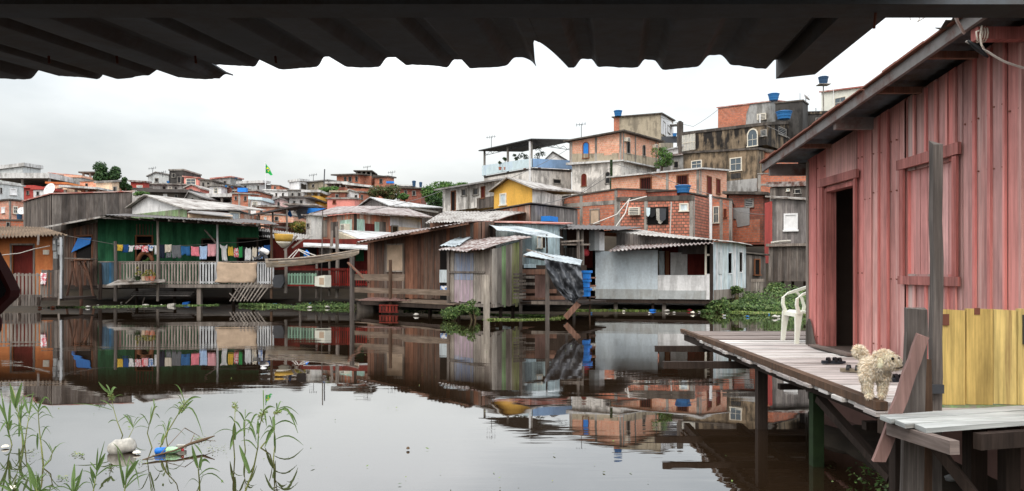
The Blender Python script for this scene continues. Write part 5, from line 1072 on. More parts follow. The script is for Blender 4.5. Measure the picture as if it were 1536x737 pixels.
t = thing('foam_box', 'cream polystyrene box hanging under the canoe', 'box', tuple(P(481, 431, 36))); f = Fac(GX(472, 36.4), GX(487, 35.8)); mb = MB(); f.trap(mb, 0, f.L, f.hit(472, 429)[1], f.hit(487, 431)[1], f.hit(472, 415)[1], f.hit(487, 413)[1], -.35, 0); mb.build('shell', 'plastic_chair', t); mb = MB(); f.box(mb, f.L * .5, f.L * .93, f.hit(480, 427)[1], f.hit(480, 417)[1], .003, .02); mb.build('opening', 'cloth_beige', t)
f = Fac(GX(400, 37.8), GX(430, 37.8)); t = thing('black_sack', 'dark patterned sack leaning beside the red bar', 'sack', tuple(P(420, 430, 37.6))); mb = MB(); f.poly(mb, [f.hit(*q) for q in ((414, 413), (426, 412), (428, 424), (424, 432), (413, 431), (411, 421))], 0, .25); mb.build('sack', 'metal_dark', t)
for u, v0, v1, u1 in ((524, 393, 414, 552),):
    pass
mb = MB(); mb.bar(tuple(P(522, 394, 33.2)), tuple(P(553, 424, 33.0)), .16, .06); tag(mb.build('loose_board', 'brown_wood'), 'reddish board leaning diagonally behind the left fence post', 'board')
# ---------------------------------------------------------------- brown house and its jetty
bh_, f0, f1 = sh('brown weathered plank house with a tan shutter and low rusty roof', (552, 34.6), (722, 31.6), (760, 36), (361.5, 331.5, 330), None, None, [], planks='brown_wood', zb=.55, pw=.2)
s0, s1, z0, z1 = f0.rect(582, 368, 605, 406); mb = MB(); f0.box(mb, s0, s1, z0, z1, .035, .06); mb.build('shutter', 'cloth_beige', bh_)
mb = MB(); 
for a, b_, c, d in ((s0 - .07, s0 - .002, z0 - .07, z1 + .07), (s1 + .002, s1 + .07, z0 - 1.0, z1 + .07)): f0.box(mb, a, b_, c, d, .035, .075)
f0.box(mb, s0, s1, z0 - .06, z0 - .002, .035, .075); f0.box(mb, s0, s1, z1 + .002, z1 + .06, .035, .075); mb.build('shutter_frame', 'pale_wood', bh_)
pbox(bh_, 'doorway', f0, 661, 368, 674, 450, .035, .05, 'void'); pbox(bh_, 'door_panel', f0, 661, 405, 674, 424, .053, .09, 'white_board')
quadroof(bh_, 'roof', [(535, 363.5, 33.5), (702, 332.5, 30.8), (745, 331, 36), (600, 347, 40)], 'roof_rust', corr=30, seed=9, amp=.025)
mb = MB(); mb.bar(tuple(P(535, 366, 33.6)), tuple(P(702, 335, 30.9)), .05, .1); mb.build('eave_board', 'brown_wood', bh_)
pbox(bh_, 'checked_panel', f0, 662, 429, 674, 436, .055, .08, 'c_bluewhite')
t = thing('tin_roof_shack', 'pale ragged tin roof between the brown house and the grey gabled plank house', 'shed', (GX(700, 38)[0], 38, 3)); quadroof(t, 'roof', [(640, 334, 36.5), (748, 329.5, 35), (800, 317, 42), (672, 317.5, 44)], 'roof_pale', corr=26, seed=4, ragged=.12, sag=.06); mb = MB(); f = Fac(GX(645, 38), GX(745, 37)); f.box(mb, 0, f.L, 2.8, f.hit(700, 333)[1], -2, 0); mb.build('wall', 'brown_wood', t)
sh('grey and orange gabled plank shed below the yellow house', (700, 46), (796, 40), (866, 45), (323, 306.5, 314.5), None, ('roof_dark', .2, .05), [], planks=('orange_wood', 'silver_wood'), zb=3.2, pw=.17)
mb = MB(); f = Fac(GX(796, 39.5), GX(866, 44.5)); s0, s1, z0, z1 = f.rect(809, 325.5, 822, 333); f.box(mb, s0, s1, z0, z1, .1, .6); tag(mb.build('blue_box', 'tarp_blue'), 'bright blue box on the roof in front of the gabled plank shed', 'box')
lb_, f2, f3 = sh('pale blue plank house with a rust edged roof behind the corner shack', (724, 34), (840, 33.2), (850, 37), (334, 337, 336), None, ('roof_red', .3, .05), [(0, 806, 356, 814, 372, 'w')], planks='blue_board', zb=.7, pw=.3)
quadroof(lb_, 'awning', [(746, 346, 31.2), (844, 357.5, 31.2), (790, 341, 33.4), (729, 337.5, 33.4)], 'awning', corr=18, seed=2, ragged=.02, sag=.05, amp=.008); pole(lb_, 'post', 820, 352, 395, 31.4, .04, 'dark_wood')
# jetty fence
jt = thing('plank_jetty', 'plank walkway with a two rail fence in front of the brown house', 'jetty', tuple(P(600, 450, 31)))
fj = Fac(GX(531, 33.6), GX(676, 29.0)); mb = MB(); zd = .52
for i in range(8): d = i * .3; fj.box(mb, -.1 + .1 * (i % 3), fj.L + .2, zd - .05, zd, -d - .28, -d)
mb.build('deck_boards', 'rail_wood', jt)
mb = MB(); fj.box(mb, .5, fj.L * .99, zd - .22, zd - .06, -.1, -.02); fj.box(mb, 0, fj.L, zd - .2, zd - .06, -2.3, -2.2); mb.build('joist', 'dark_wood', jt)
mb = MB(); fj.box(mb, .1, fj.hit(608, 418)[0], 1.35, 1.62, .03, .07); mb.build('upper_rail', 'rail_wood', jt)
mb = MB(); fj.box(mb, .1, fj.L, .82, 1.04, .03, .07); mb.build('lower_rail', 'rail_wood', jt)
s = fj.hit(532, 400)[0]; mb = MB(); fj.box(mb, s - .09, s + .09, -.6, fj.hit(532, 385)[1], .072, .2); mb.build('post', 'post_wood', jt)
s = fj.hit(589, 400)[0]; mb = MB(); fj.box(mb, s - .06, s + .06, -.6, fj.hit(589, 390)[1], .072, .16); mb.build('post', 'brown_post', jt)
for u in (560, 620, 655): s = fj.hit(u, 400)[0]; mb = MB(); fj.box(mb, s - .06, s + .06, -.6, zd - .07, -.9, -.8); mb.build('stilt', 'dark_wood', jt)
mb = MB(); c0 = P(553, 447, 32.2)
for k in range(4): mb.bar((c0.x - .3 + .1 * k, c0.y - .5 + .16 * k, .54 + .03 * k), (c0.x + 1.9 - .2 * k, c0.y - 1.1 + .14 * k, .55 + .03 * k), .16, .025)
tag(mb.build('loose_planks', 'pink_board'), 'loose reddish planks lying on the jetty in front of the brown house', 'planks')
t = thing('crate', 'red slatted crate stored under the jetty', 'crate', tuple(P(583, 466, 31.2))); f = Fac(GX(569, 31.4), GX(598, 31.2)); mb = MB()
for k in range(6): a = f.L * k / 6; f.box(mb, a, a + f.L * .11, .05, .38, 0, .02)
f.box(mb, 0, f.L, .33, .38, .021, .04); f.box(mb, 0, f.L, .05, .1, .021, .04); mb.build('slats', 'maroon_wood', t)
mb = MB(); f = Fac(GX(535, 33.6), GX(560, 33.4)); f.box(mb, 0, f.L, -.3, .4, -.8, 0); tag(mb.build('concrete_block', 'dark_concrete'), 'dark concrete block at the foot of the left jetty post', 'concrete block')
# ---------------------------------------------------------------- corner shack on stilts
ck = thing('shack', 'small plank shack on stilts with a blue and pink painted panel', 'shed', tuple(P(737, 455, 27.6)), HG)
a_, b2_, c_ = GX(674, 29.6), GX(737, 27.6), GX(783, 30.0); fa, fb = Fac(a_, b2_), Fac(b2_, c_); zb = .62
core = [Vector((*p, 0)) for p in (a_, b2_, c_)]; core.append(core[0] + core[2] - core[1]); cen = sum(core, Vector()) / 4; core = [p + (cen - p).normalized() * .08 for p in core]
MB().hexa([Vector((p.x, p.y, zb)) for p in core] + [Vector((p.x, p.y, 2.5)) for p in core]).build('inner_wall', 'dark_wood', ck)
mb = MB(); fa.planks(mb, 0, fa.L, lambda s: zb - .02, lambda s: 2.58, .17, 0, .022, .01, rag=.05, seed=11); mb.build('planking', 'shack_wood', ck)
sA, sB = fb.hit(752, 420)[0], fb.hit(758, 420)[0]; sC = fb.hit(767, 420)[0]; sD = fb.hit(779, 420)[0]; tp = lambda s: 2.55 + .4 * s / fb.L
for x0_, x1_, m_, k in ((0, sA, 'shack_wood', .2), (sA, sB, 'green_plank', .0), (sB, sC, 'pale_wood', .0), (sC, sD, 'lime_plank', .0), (sD, fb.L, 'grey_wood', 0)):
    mb = MB(); fb.planks(mb, x0_, x1_, zb - .15 if k == 0 else zb - .1, tp, .2, 0, .022, .01, rag=.09, seed=int(x0_ * 10) + 5); mb.build('planking', m_, ck)
r = fa.rect(683.5, 380, 711.5, 420); mb = MB(); fa.planks(mb, r[0], r[1], r[2], r[3], .14, .03, .015, .006, seed=3); mb.build('painted_panel', 'sky_paint', ck)
r2 = fa.rect(683.5, 420, 711.5, 453.5); mb = MB(); fa.planks(mb, r2[0], r2[1], r2[2], r[2] - .003, .14, .03, .015, .006, seed=3, rag=.03); mb.build('painted_panel', 'pink_paint', ck)
pbox(ck, 'batten', fa, 675, 407, 729, 410, .05, .08, 'grey_wood'); pbox(ck, 'corner_post', fa, 673, 374, 676.5, 455, .03, .09, 'grey_wood')
MB().corr(P(660, 373.5, 29.4), P(727.5, 374.5, 27.0), P(796, 356.5, 30.0), P(704, 355, 33.2), 14, .022, .012, 5, 4, .04, .12).build('roof', 'roof_rust', ck)
t_ = MB(); t_.corr(P(661, 372, 29.8), P(690, 371, 29.0), P(712, 357.5, 32.6), P(699, 357, 33), 6, .02, .01, 3, 3, .04, .08); t_.v = [(x, y, z + .08) for x, y, z in t_.v]; t_.build('blue_roof_sheet', 'awning', ck)
mb = MB(); fa.box(mb, fa.L - .34, fa.L - .02, -.6, zb + 1.0, .05, .1); mb.build('stilt', 'shack_wood', ck)
for f, u in ((fa, 680), (fa, 700), (fb, 760), (fb, 778)): s = f.hit(u, 440)[0]; mb = MB(); f.box(mb, s - .05, s + .05, -.6, zb - .1, -.3, -.2); mb.build('stilt', 'dark_wood', ck)
mb = MB(); fa.box(mb, -.1, fa.L + .1, zb - .18, zb - .05, -.1, .0); fb.box(mb, .0, fb.L, zb - .18, zb - .05, -.1, -.002); mb.build('floor_beam', 'grey_wood', ck)
# open porch
po = thing('porch', 'ramshackle open porch with slatted shelves between the shack and the black tarpaulin', 'porch', tuple(P(810, 455, 28)))
fp_ = Fac(GX(782, 29.4), GX(874, 28.4)); mb = MB(); fp_.box(mb, 0, fp_.L, .5, .58, -3, .1); mb.build('floor', 'dark_wood', po)
mb = MB(); fp_.box(mb, fp_.hit(800, 455)[0], fp_.hit(862, 455)[0], .5, .62, .12, .2); mb.build('edge_board', 'pale_wood', po)
for u, v0, v1, Y, w_ in ((821, 392, 482, 27.4, .15), (781, 360, 470, 29.4, .12), (850, 395, 462, 29.3, .1), (861, 440, 480, 29.3, .1)):
    f = Fac(GX(u - 10, Y), GX(u + 10, Y)); s = f.L / 2; mb = MB(); f.box(mb, s - w_ / 2, s + w_ / 2, f.hit(u, v1)[1], f.hit(u, v0)[1], -.05, .05); mb.build('post', 'post_wood', po)
mb = MB(); f = Fac(GX(770, 28.6), GX(788, 29.0))
for k in range(8): f.box(mb, 0, f.L, .72 + k * .125, .80 + k * .125, .0, .03)
mb.build('slats', 'grey_wood', po)
bw = Fac(GX(782, 31.6), GX(880, 31.4))
for v0, v1, m_, u0, u1 in ((404, 412, 'brown_wood', 782, 835), (414, 418, 'pale_wood', 786, 802), (424, 428, 'pale_wood', 786, 803), (434, 440, 'brown_wood', 782, 835), (444, 450, 'brown_wood', 782, 850), (396, 402, 'blue_board', 786, 804)): pbox(po, 'shelf_board', bw, u0, v0, u1, v1, 0, .05, m_)
pbox(po, 'back_wall', bw, 782, 398, 880, 452, -.08, -.02, 'dark_wood'); pbox(po, 'red_panel', Fac(GX(782, 29.2), GX(874, 28.8)), 801, 413, 817, 447, -.3, -.26, 'pink_board')
mb = MB(); mb.bar(tuple(P(790, 375, 29.3)), tuple(P(830, 388, 28)), .06, .08); mb.bar(tuple(P(785, 384, 27.6)), tuple(P(868, 400, 27.6)), .05, .07); mb.build('canopy_beam', 'pale_wood', po)
MB().corr(P(784, 382.5, 27.0), P(871, 398, 27.2), P(874, 390, 29.6), P(803, 376, 29.8), 12, .01, .012, 6, 6, .02, .05).build('canopy', 'awning', po, True)
# black tarpaulin
mb = MB(); n = 44; L0, L1 = [(816, 390), (821, 408), (832, 430), (846, 446), (858, 454)], [(871, 398), (873, 414), (875, 430), (876, 443), (866, 449)]
def pl(L, a): a *= len(L) - 1; i = min(int(a), len(L) - 2); f = a - i; return (L[i][0] * (1 - f) + L[i + 1][0] * f, L[i][1] * (1 - f) + L[i + 1][1] * f)
for lay in (0, 1):
    for j in range(n + 1):
        l, r_ = pl(L0, j / n), pl(L1, j / n)
        for i in range(n + 1):
            a = i / n; u = l[0] * (1 - a) + r_[0] * a; v = l[1] * (1 - a) + r_[1] * a; v += 3.5 * math.sin(math.pi * a) * (j / n)
            b2 = j / n; dd = .10 * math.sin((a * 1.1 - b2 * .7) * 13 + 3 * noise.noise(Vector((a * 3, b2 * 3, 5)))) + .22 * noise.noise(Vector((a * 4, b2 * 4, 2))) + .13 * noise.noise(Vector((a * 11 + b2 * 6, b2 * 9 - a * 5, 7))); mb.v.append(tuple(P(u, v, 27.0 + dd + lay * .01)))
w1 = n + 1; st = w1 * w1
for j in range(n):
    for i in range(n): a = j * w1 + i; mb.f += [(a, a + w1, a + w1 + 1, a + 1), (st + a, st + a + 1, st + a + w1 + 1, st + a + w1)]
tag(mb.build('tarpaulin', 'tarp_black', smooth=True), 'crumpled black plastic tarpaulin hanging from the porch canopy', 'tarpaulin')
mb = MB(); mb.bar(tuple(P(848, 477, 27.0)), tuple(P(868, 455, 27.0)), .2, .05, (0, 1, 0)); mb.v = [tuple(v) for v in mb.v]; tag(mb.build('loose_board', 'brown_wood'), 'short brown board slanting into the water below the black tarpaulin', 'board')
for i, (v0, v1, du) in enumerate(((406, 418.5, 1.2), (419.5, 431.5, -.4), (432.5, 445, .6))):
    f = Fac(GX(872 + du, 28.6), GX(883 + du, 28.5)); z0, z1 = f.hit(877, v1)[1], f.hit(877, v0)[1]
    t = thing('crate', ['topmost blue plastic crate in the stack beside the black tarpaulin', 'middle blue plastic crate in the stack beside the black tarpaulin', 'lowest blue plastic crate in the stack beside the black tarpaulin'][i], 'crate', f.pt(0, z0), 'stack of blue plastic crates')
    mb = MB(); f.trap(mb, .02, f.L - .02, z0, z0, z1 - .09, z1 - .09, -.28, 0); mb.build('body', 'tarp_blue', t); mb = MB(); f.box(mb, -.02, f.L + .04, z1 - .088, z1, -.3, .03); mb.build('rim', 'tarp_blue', t)
t = thing('shelf_rack', 'rusty shelf with white boxes between the blue crates and the white house', 'shelf', tuple(P(888, 440, 30))); mb = MB(); f = Fac(GX(884, 29.5), GX(894, 29.5))
for v in (416, 428, 445): f.box(mb, 0, f.L, f.hit(889, v)[1] - .05, f.hit(889, v)[1], -.3, 0)
mb.build('boards', 'brown_wood', t); mb = MB(); f.box(mb, .03, f.L, f.hit(889, 436)[1], f.hit(889, 429)[1], -.25, -.02); mb.build('white_box', 'litter_white', t)
mb = MB(); f.box(mb, 0, .06, -.4, f.hit(889, 410)[1], -.2, -.1); mb.build('leg', 'brown_post', t)
# open dark shed
od = thing('stilt_house', 'dark open fronted shed with crossed poles left of the white house', 'shed', (GX(870, 34)[0], 34, .6), HG)
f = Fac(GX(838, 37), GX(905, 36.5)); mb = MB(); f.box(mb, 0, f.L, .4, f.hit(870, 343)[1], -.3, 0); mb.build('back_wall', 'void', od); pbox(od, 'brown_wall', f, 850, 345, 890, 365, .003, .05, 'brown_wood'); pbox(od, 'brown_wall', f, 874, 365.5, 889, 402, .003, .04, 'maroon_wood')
quadroof(od, 'roof', [(838, 343, 32.5), (930, 345, 33), (965, 341, 42), (842, 336.5, 41)], 'roof_dark', corr=16, seed=4, amp=.02)
for u, v0, v1, Y, m_ in ((867, 343, 430, 32.6, 'grey_wood'), (873, 343, 430, 32.9, 'grey_wood'), (842, 343, 400, 33, 'dark_wood')): pole(od, 'post', u, v0, v1, Y, .08, m_)
mb = MB(); mb.bar(tuple(P(841, 363, 32.4)), tuple(P(875, 361, 32.4)), .05, .07); mb.bar(tuple(P(842, 367, 32.7)), tuple(P(885, 367, 32.7)), .05, .07); mb.build('rail', 'pale_wood', od)
f = Fac(GX(841, 34.5), GX(866, 34.5)); mb = MB(); f.planks(mb, 0, f.L, 1.2, f.hit(850, 372)[1], .13, 0, .03, .02); mb.build('low_partition', 'grey_wood', od)
p = P(879, 380, 34); t = thing('red_bag', 'red bundle hanging inside the dark open shed', 'bag', tuple(p)); MB().lathe([(.02, -.14), (.13, -.1), (.16, .02), (.12, .14), (.03, .2)], tuple(p), 12).build('bundle', 'c_red', t, True); MB().tube([tuple(p + Vector((0, 0, .2))), tuple(p + Vector((0, 0, .6)))], .015, 5).build('cord', 'wire', t)
f = Fac(GX(891, 33.4), GX(910, 34)); pbox(od, 'grey_column', f, 892, 345, 899, 376, -.3, 0, 'grey_paint'); pbox(od, 'white_column', f, 899.3, 348, 908, 376, -.6, -.05, 'white_wall')
# ---------------------------------------------------------------- white panel house
ww = thing('stilt_house', 'white and pale grey panelled house on stilts with a rusty corrugated porch roof', 'house', tuple(P(1067, 450, 32.6)), HG)
A, B_, C_ = GX(893, 34.0), GX(1069, 32.5), GX(1118, 36.5); fw, fr = Fac(A, B_), Fac(B_, C_); zf = .52
def sz(f, u, v): return f.hit(u, v)
x0_ = 0; x1_ = fw.hit(986.5, 420)[0]; x2_ = fw.hit(1059, 420)[0]
mb = MB(); fw.box(mb, 0, x1_ * .49 - .004, zf, 2.62, -.05, 0); fw.box(mb, x1_ * .49, x1_, zf, 2.66, -.05, .0); mb.build('front_panel', 'sheer_grey', ww)
mb = MB(); fw.box(mb, x1_ + .006, fw.hit(1059, 420)[0], zf + .02, fw.hit(1030, 413)[1], -.04, .03); fw.box(mb, fw.hit(1059, 420)[0] + .005, fw.L - .1, zf + .02, fw.hit(1063, 411)[1], -.04, .03); mb.build('porch_panel', 'white_wall', ww)
mb = MB(); fw.box(mb, 0, x1_, zf + .0, fw.hit(940, 434)[1], .003, .008); fw.box(mb, x1_ + .006, x2_, zf + .02, fw.hit(1030, 436)[1], .033, .038); mb.build('tide_stain', 'plinth_grey', ww)
mb = MB(); fw.box(mb, x1_ + .02, fw.L, zf, 2.9, -1.6, -1.5); mb.build('porch_wall', 'maroon_wood', ww)
ins = Fac(fw.pt(0, 0, -1.5)[:2], fw.pt(fw.L, 0, -1.5)[:2]); pbox(ww, 'porch_door', ins, 1006, 379, 1031, 440, .003, .05, 'white_wall'); pbox(ww, 'porch_pillar', ins, 989, 377, 997, 440, .003, .12, 'white_board'); pbox(ww, 'porch_post', ins, 999, 377, 1004, 440, .06, .2, 'frame_brown')
mb = MB(); fw.box(mb, fw.hit(1057, 400)[0], fw.hit(1060, 400)[0], zf, 2.85, -.1, -.02); fw.box(mb, fw.hit(1057, 400)[0], fw.L - .1, fw.hit(1060, 384)[1], fw.hit(1060, 381)[1], -.1, -.02); mb.build('gate_frame', 'off_white', ww)
mb = MB(); fw.box(mb, fw.L - .12, fw.L + .02, zf - .1, 3.0, -.12, .05); mb.build('corner_post', 'dark_wood', ww)
tz = lambda s: fr.hit(1069, 362.5)[1] + (fr.hit(1118, 366.5)[1] - fr.hit(1069, 362.5)[1]) * s / fr.L
wr = [fr.rect(1077, 379, 1082, 411), fr.rect(1092, 380, 1097, 410), fr.rect(1109, 379, 1113, 408)]
mb = MB(); fr.planks(mb, .03, fr.L, zf, tz, .17, 0, .025, .006, wr[1:], seed=4); mb.build('side_wall', 'white_board', ww)
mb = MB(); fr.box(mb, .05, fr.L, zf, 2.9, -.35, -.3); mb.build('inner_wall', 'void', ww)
mb = MB(); s0, s1, z0, z1 = wr[0]; fr.box(mb, s0, s1, z0, z1, .035, .07); mb.build('shutter', 'pale_grey', ww)
for r in wr[1:]: mb = MB(); fr.box(mb, r[0] - .03, r[1] + .03, r[2] - .05, r[2] - .003, .0, .05); fr.box(mb, r[0] - .03, r[1] + .03, r[3] + .003, r[3] + .05, .0, .05); mb.build('window_frame', 'white_paint', ww)
mb = MB(); fr.planks(mb, .03, fr.L, zf, zf + .42, .17, .034, .004, .006, seed=4); mb.build('tide_stain', 'pale_wood', ww)
# upper plank wall + main roof
fu = Fac(GX(925, 36), GX(1069, 33.6)); mb = MB(); fu.planks(mb, 0, fu.L, 2.5, lambda s: fu.hit(925, 349)[1] + (fu.hit(1069, 361)[1] - fu.hit(925, 349)[1]) * s / fu.L, .2, 0, .03, .01, seed=5); mb.build('upper_planking', 'silver_wood', ww)
MB().corr(P(900, 347.5, 36.5), P(1082, 361.5, 32.4), P(1130, 368, 36.5), P(960, 345, 44), 30, .022, .012, 4, 8, .02, .06).build('roof', 'roof_pale', ww)
MB().corr(P(912, 377, 32.6), P(1070, 364.5, 31.6), P(1068, 361, 34.6), P(928, 368, 36), 26, .035, .012, 3, 8, 0, .03).build('porch_roof', 'roof_rust', ww)
mb = MB(); fw.box(mb, 0, fw.L, zf - .16, zf - .01, -.15, -.03); fr.box(mb, .1, fr.L, zf - .16, zf - .01, -.15, -.03); fw.box(mb, 0, fw.L, zf - .1, zf - .01, -4, -.2); mb.build('floor', 'dark_wood', ww)
for u, w_, m_ in ((922, .16, 'grey_wood'), (978, .1, 'dark_wood'), (995, .16, 'grey_wood'), (1064, .16, 'post_wood')): s = fw.hit(u, 455)[0]; mb = MB(); fw.box(mb, s - w_ / 2, s + w_ / 2, -.4, zf - .17, -.4, -.25); mb.build('stilt', m_, ww)
for u in (1082, 1100, 1115): s = fr.hit(u, 445)[0]; mb = MB(); fr.box(mb, s - .05, s + .05, -.3, zf - .17, -.3, -.2); mb.build('stilt', 'dark_wood', ww)
# ---------------------------------------------------------------- bank vegetation and litter
def carpet(name, label, pts, n, size, hgt, mat, seed=1, jit=.3):
    """leaf cover along a path of (x,y,halfwidth)"""
    rnd = random.Random(seed); mb = MB()
    for _ in range(n):
        k = rnd.uniform(0, len(pts) - 1.001); i = int(k); f = k - i; (xa, ya, wa), (xb, yb, wb) = pts[i], pts[i + 1]; x = xa + (xb - xa) * f; y = ya + (yb - ya) * f + rnd.uniform(-1, 1) * (wa + (wb - wa) * f)
        if noise.noise(Vector((x * .8, y * 1.5, seed))) < -.18 + .1 * jit: continue
        hh_ = hgt * max(.15, .6 + noise.noise(Vector((x * .6, y * .8, 3)))); z = max(.01, ground(x, y)) + rnd.uniform(0, hh_); p = Vector((x + rnd.uniform(-.2, .2), y, z)); nn = Vector((rnd.gauss(0, .6), rnd.gauss(0, .6) - .3, 1)).normalized(); tt = nn.cross(Vector((rnd.gauss(0, 1), rnd.gauss(0, 1), 0))).normalized(); bb = nn.cross(tt); s = size * rnd.uniform(.5, 1.3); mb.add([p - tt * s, p - bb * s * .5, p + tt * s, p + bb * s * .5], [(0, 1, 2, 3)])
    return tag(mb.build(name, mat), kind='stuff', label=label)
carpet('water_hyacinth', 'dense bright green floating plants on the right bank', [(9.2, 34.2, 1.4), (11, 34.6, 2.2), (13, 35, 2.6), (17, 35, 2.6)], 11000, .08, .75, 'hyacinth', 2, -2)
carpet('duckweed', 'thin yellow green scum along the right waterline', [(2.6, 34.0, .22), (5, 33.9, .3), (8, 33.5, .35), (10, 32.4, .5), (13, 32.0, .5), (17, 32, .6)], 5200, .05, .04, 'duckweed', 3, -1)
carpet('duckweed', 'patchy green plants along the bank below the canoe', [(-13.5, 38.3, .2), (-11.5, 37.5, .6), (-9.5, 36.9, .8), (-7.6, 36.2, .5)], 3200, .06, .16, 'hyacinth', 4, -1)
carpet('duckweed', 'thin green strip in the dark water under the jetty', [(-4.6, 33.4, .2), (-2.5, 31.8, .25), (-.5, 30.6, .25), (1.2, 29.6, .3)], 2200, .05, .05, 'hyacinth', 5, -1)
carpet('duckweed', 'sparse green scum under the left houses', [(-22, 36.5, .3), (-19, 37.6, .4), (-17, 38.4, .3), (-15, 39, .3)], 1500, .05, .06, 'hyacinth', 6, 0)
carpet('duckweed', 'narrow green strip under the corner shack', [(-.9, 27.6, .1), (.2, 27.5, .15), (1.5, 28, .2), (2.5, 31, .3)], 1100, .04, .04, 'duckweed', 7, -1)
def bushc(u, v, Y, w, h, label, n, mat='hyacinth', sz=.05, seed=1, name='bush'):
    c = P(u, v, Y); t = thing(name, label, 'bush', (c.x, c.y, 0)); rnd = random.Random(seed); mb = MB(); cl = leaves(mb, c, (w, w * .7, h), n, sz, rnd, 8); mb.build('foliage', mat, t); mb = MB()
    for q, k in cl: mb.tube([(c.x + rnd.uniform(-.2, .2) * w, c.y, -.2), tuple(q)], .015, 4)
    mb.build('stems', 'dry_stem', t)
bushc(681, 466, 27.4, .5, .42, 'leafy green bush in the water at the foot of the corner shack', 1500, seed=3)
bushc(711, 462, 27.4, .45, .34, 'lower trailing bush under the painted panel of the corner shack', 700, seed=4)
bushc(1077, 462, 32.6, .45, .5, 'tall weeds at the right corner of the white house', 700, sz=.08, seed=5)
bushc(1105, 436, 34.5, .5, .25, 'low weeds under the side wall of the white house', 400, sz=.07, seed=6)
bushc(1165, 432, 36.5, .8, .4, 'weeds growing under the tall grey plank house', 700, sz=.07, seed=7)
bushc(1060, 468, 31.6, .35, .16, 'small weed clump in the water before the white house post', 250, sz=.06, seed=8)
rnd = random.Random(11)
LT = [('bag', 60, 462, 'white crumpled bag afloat below the orange house'), ('bag', 79, 461.5, 'second white bag right of the first below the orange house'), ('bag', 132, 461, 'pale wrapper among weeds under the brown side wall'), ('bottle', 214, 458, 'white bottle floating under the plank shelf'), ('box', 257, 458.5, 'white foam box afloat under the balcony'), ('box', 279, 456, 'blue carton floating under the balcony'), ('bag', 387, 452.5, 'round white bag beside the slatted pallet'), ('box', 432, 448, 'orange brick on the green bank below the canoe'), ('bag', 465, 462, 'white litter on the bank left of the jetty'), ('bag', 491, 461.5, 'bright white bag on the bank beside the jetty'), ('bottle', 408, 457, 'blue and white bottle at the left of the green bank'), ('box', 476, 455, 'grey slab on the bank below the foam box'), ('bag', 936, 464, 'white bag in the weeds under the grey panel'), ('bottle', 974, 466, 'blue bottle at the waterline under the white house'), ('bag', 1001, 467, 'white scrap at the waterline under the porch'), ('bag', 1039, 470, 'yellowish bag floating before the white house'), ('bag', 1034, 466, 'red scrap behind the yellowish bag'), ('bag', 1163, 476, 'white lump floating at the edge of the green plants'), ('bottle', 905, 463, 'pale bottle in the weeds left of the white house'), ('bag', 624, 473, 'pale scrap afloat under the jetty')]
for i, (k, u, v, lb) in enumerate(LT):
    p = W(u, v, .03); mt = 'litter_blue' if 'blue' in lb else 'brick_red' if 'orange' in lb else 'c_red' if 'red scrap' in lb else 'off_white' if 'yellow' in lb else 'concrete' if 'grey' in lb else 'litter_white'
    mb = MB(); s = .085 + .03 * rnd.random()
    if k == 'bag':
        mb.lathe([(s * .3, -.02), (s, .0), (s * 1.1, .03), (s * .7, .06), (s * .15, .08)], tuple(p), 10); mb.v = [(x + .05 * noise.noise(Vector((x * 9, y * 9, z * 9 + i))), y, z + .03 * noise.noise(Vector((x * 8, z * 9, i)))) for x, y, z in mb.v]; nm = 'plastic_bag'
    elif k == 'bottle': mb.lathe([(.045, 0), (.05, .03), (.05, .2), (.02, .26), (.02, .3)], tuple(p), 10, (1, .2, .05)); nm = 'bottle'
    else: mb.box(p.x - .17, p.x + .17, p.y - .1, p.y + .1, p.z - .03, p.z + .1); mb.v = [(x + (z - p.z) * .3, y, z + (x - p.x) * .12) for x, y, z in mb.v]; nm = 'floating_box'
    tag(mb.build(nm, mt, smooth=(k == 'bag')), lb, 'litter')

# more small rubbish along the far waterline and loose cables
rnd = random.Random(21)
for i in range(34):
    u = rnd.choice((rnd.uniform(420, 520), rnd.uniform(880, 1060), rnd.uniform(110, 330), rnd.uniform(560, 660), rnd.uniform(1080, 1190))); v = {0: 459, 1: 467}[u > 700] + rnd.uniform(-3, 3) + (6 if u > 1080 else 0) - (1.5 if u < 340 else 0)
    p = W(u, v, .02); p.z = max(.02, ground(p.x, p.y) + .01); s = rnd.uniform(.03, .075); mb = MB(); mb.lathe([(s * .4, -.01), (s, .01), (s * .8, s * .5), (s * .2, s * .7)], tuple(p), 7, (rnd.uniform(-.6, .6), rnd.uniform(-.6, .2), 1)); mb.v = [(x + s * .5 * noise.noise(Vector((x * 19, y * 19, z * 19 + i))), y, max(z, -.02)) for x, y, z in mb.v]
    tag(mb.build('rubbish_piece', rnd.choice(('litter_white', 'litter_tan', 'off_white', 'litter_white', 'grey_paint', 'tank_blue'))), 'tiny scrap of rubbish washed up along the far waterline', 'litter', 'tiny scraps of rubbish along the far waterline')
for i, (pts, a, b_, lb) in enumerate((([(400, 318), (452, 326), (531, 322)], 60, 48, 'loose cable from the long open shed to the patchwork house'), ([(664, 286), (600, 306), (531, 318)], 60, 48, 'cable sagging from the dirty white house to the patchwork house roof'), ([(855, 222), (800, 252), (742, 276)], 80, 58, 'cable running down from the brick upper floor to the dirty white house'), ([(917, 244), (980, 262), (1066, 292)], 70, 52, 'cable from the greenish post to the white drainpipe'), ([(1066, 294), (1110, 318), (1156, 322)], 51, 42, 'cable from the white drainpipe to the tall grey plank house'), ([(1078, 164), (1040, 190), (991, 176)], 88, 94, 'cable slung between the two highest rooftops'), ([(198, 292), (240, 300), (300, 302)], 50, 60, 'cable above the pale roof behind the green house'), ([(917, 250), (870, 290), (800, 310)], 70, 46, 'long cable sloping down past the yellow house'))):
    wire(pts, a, b_, lb, .022 if a > 55 else .015, 'wire', 1.2)
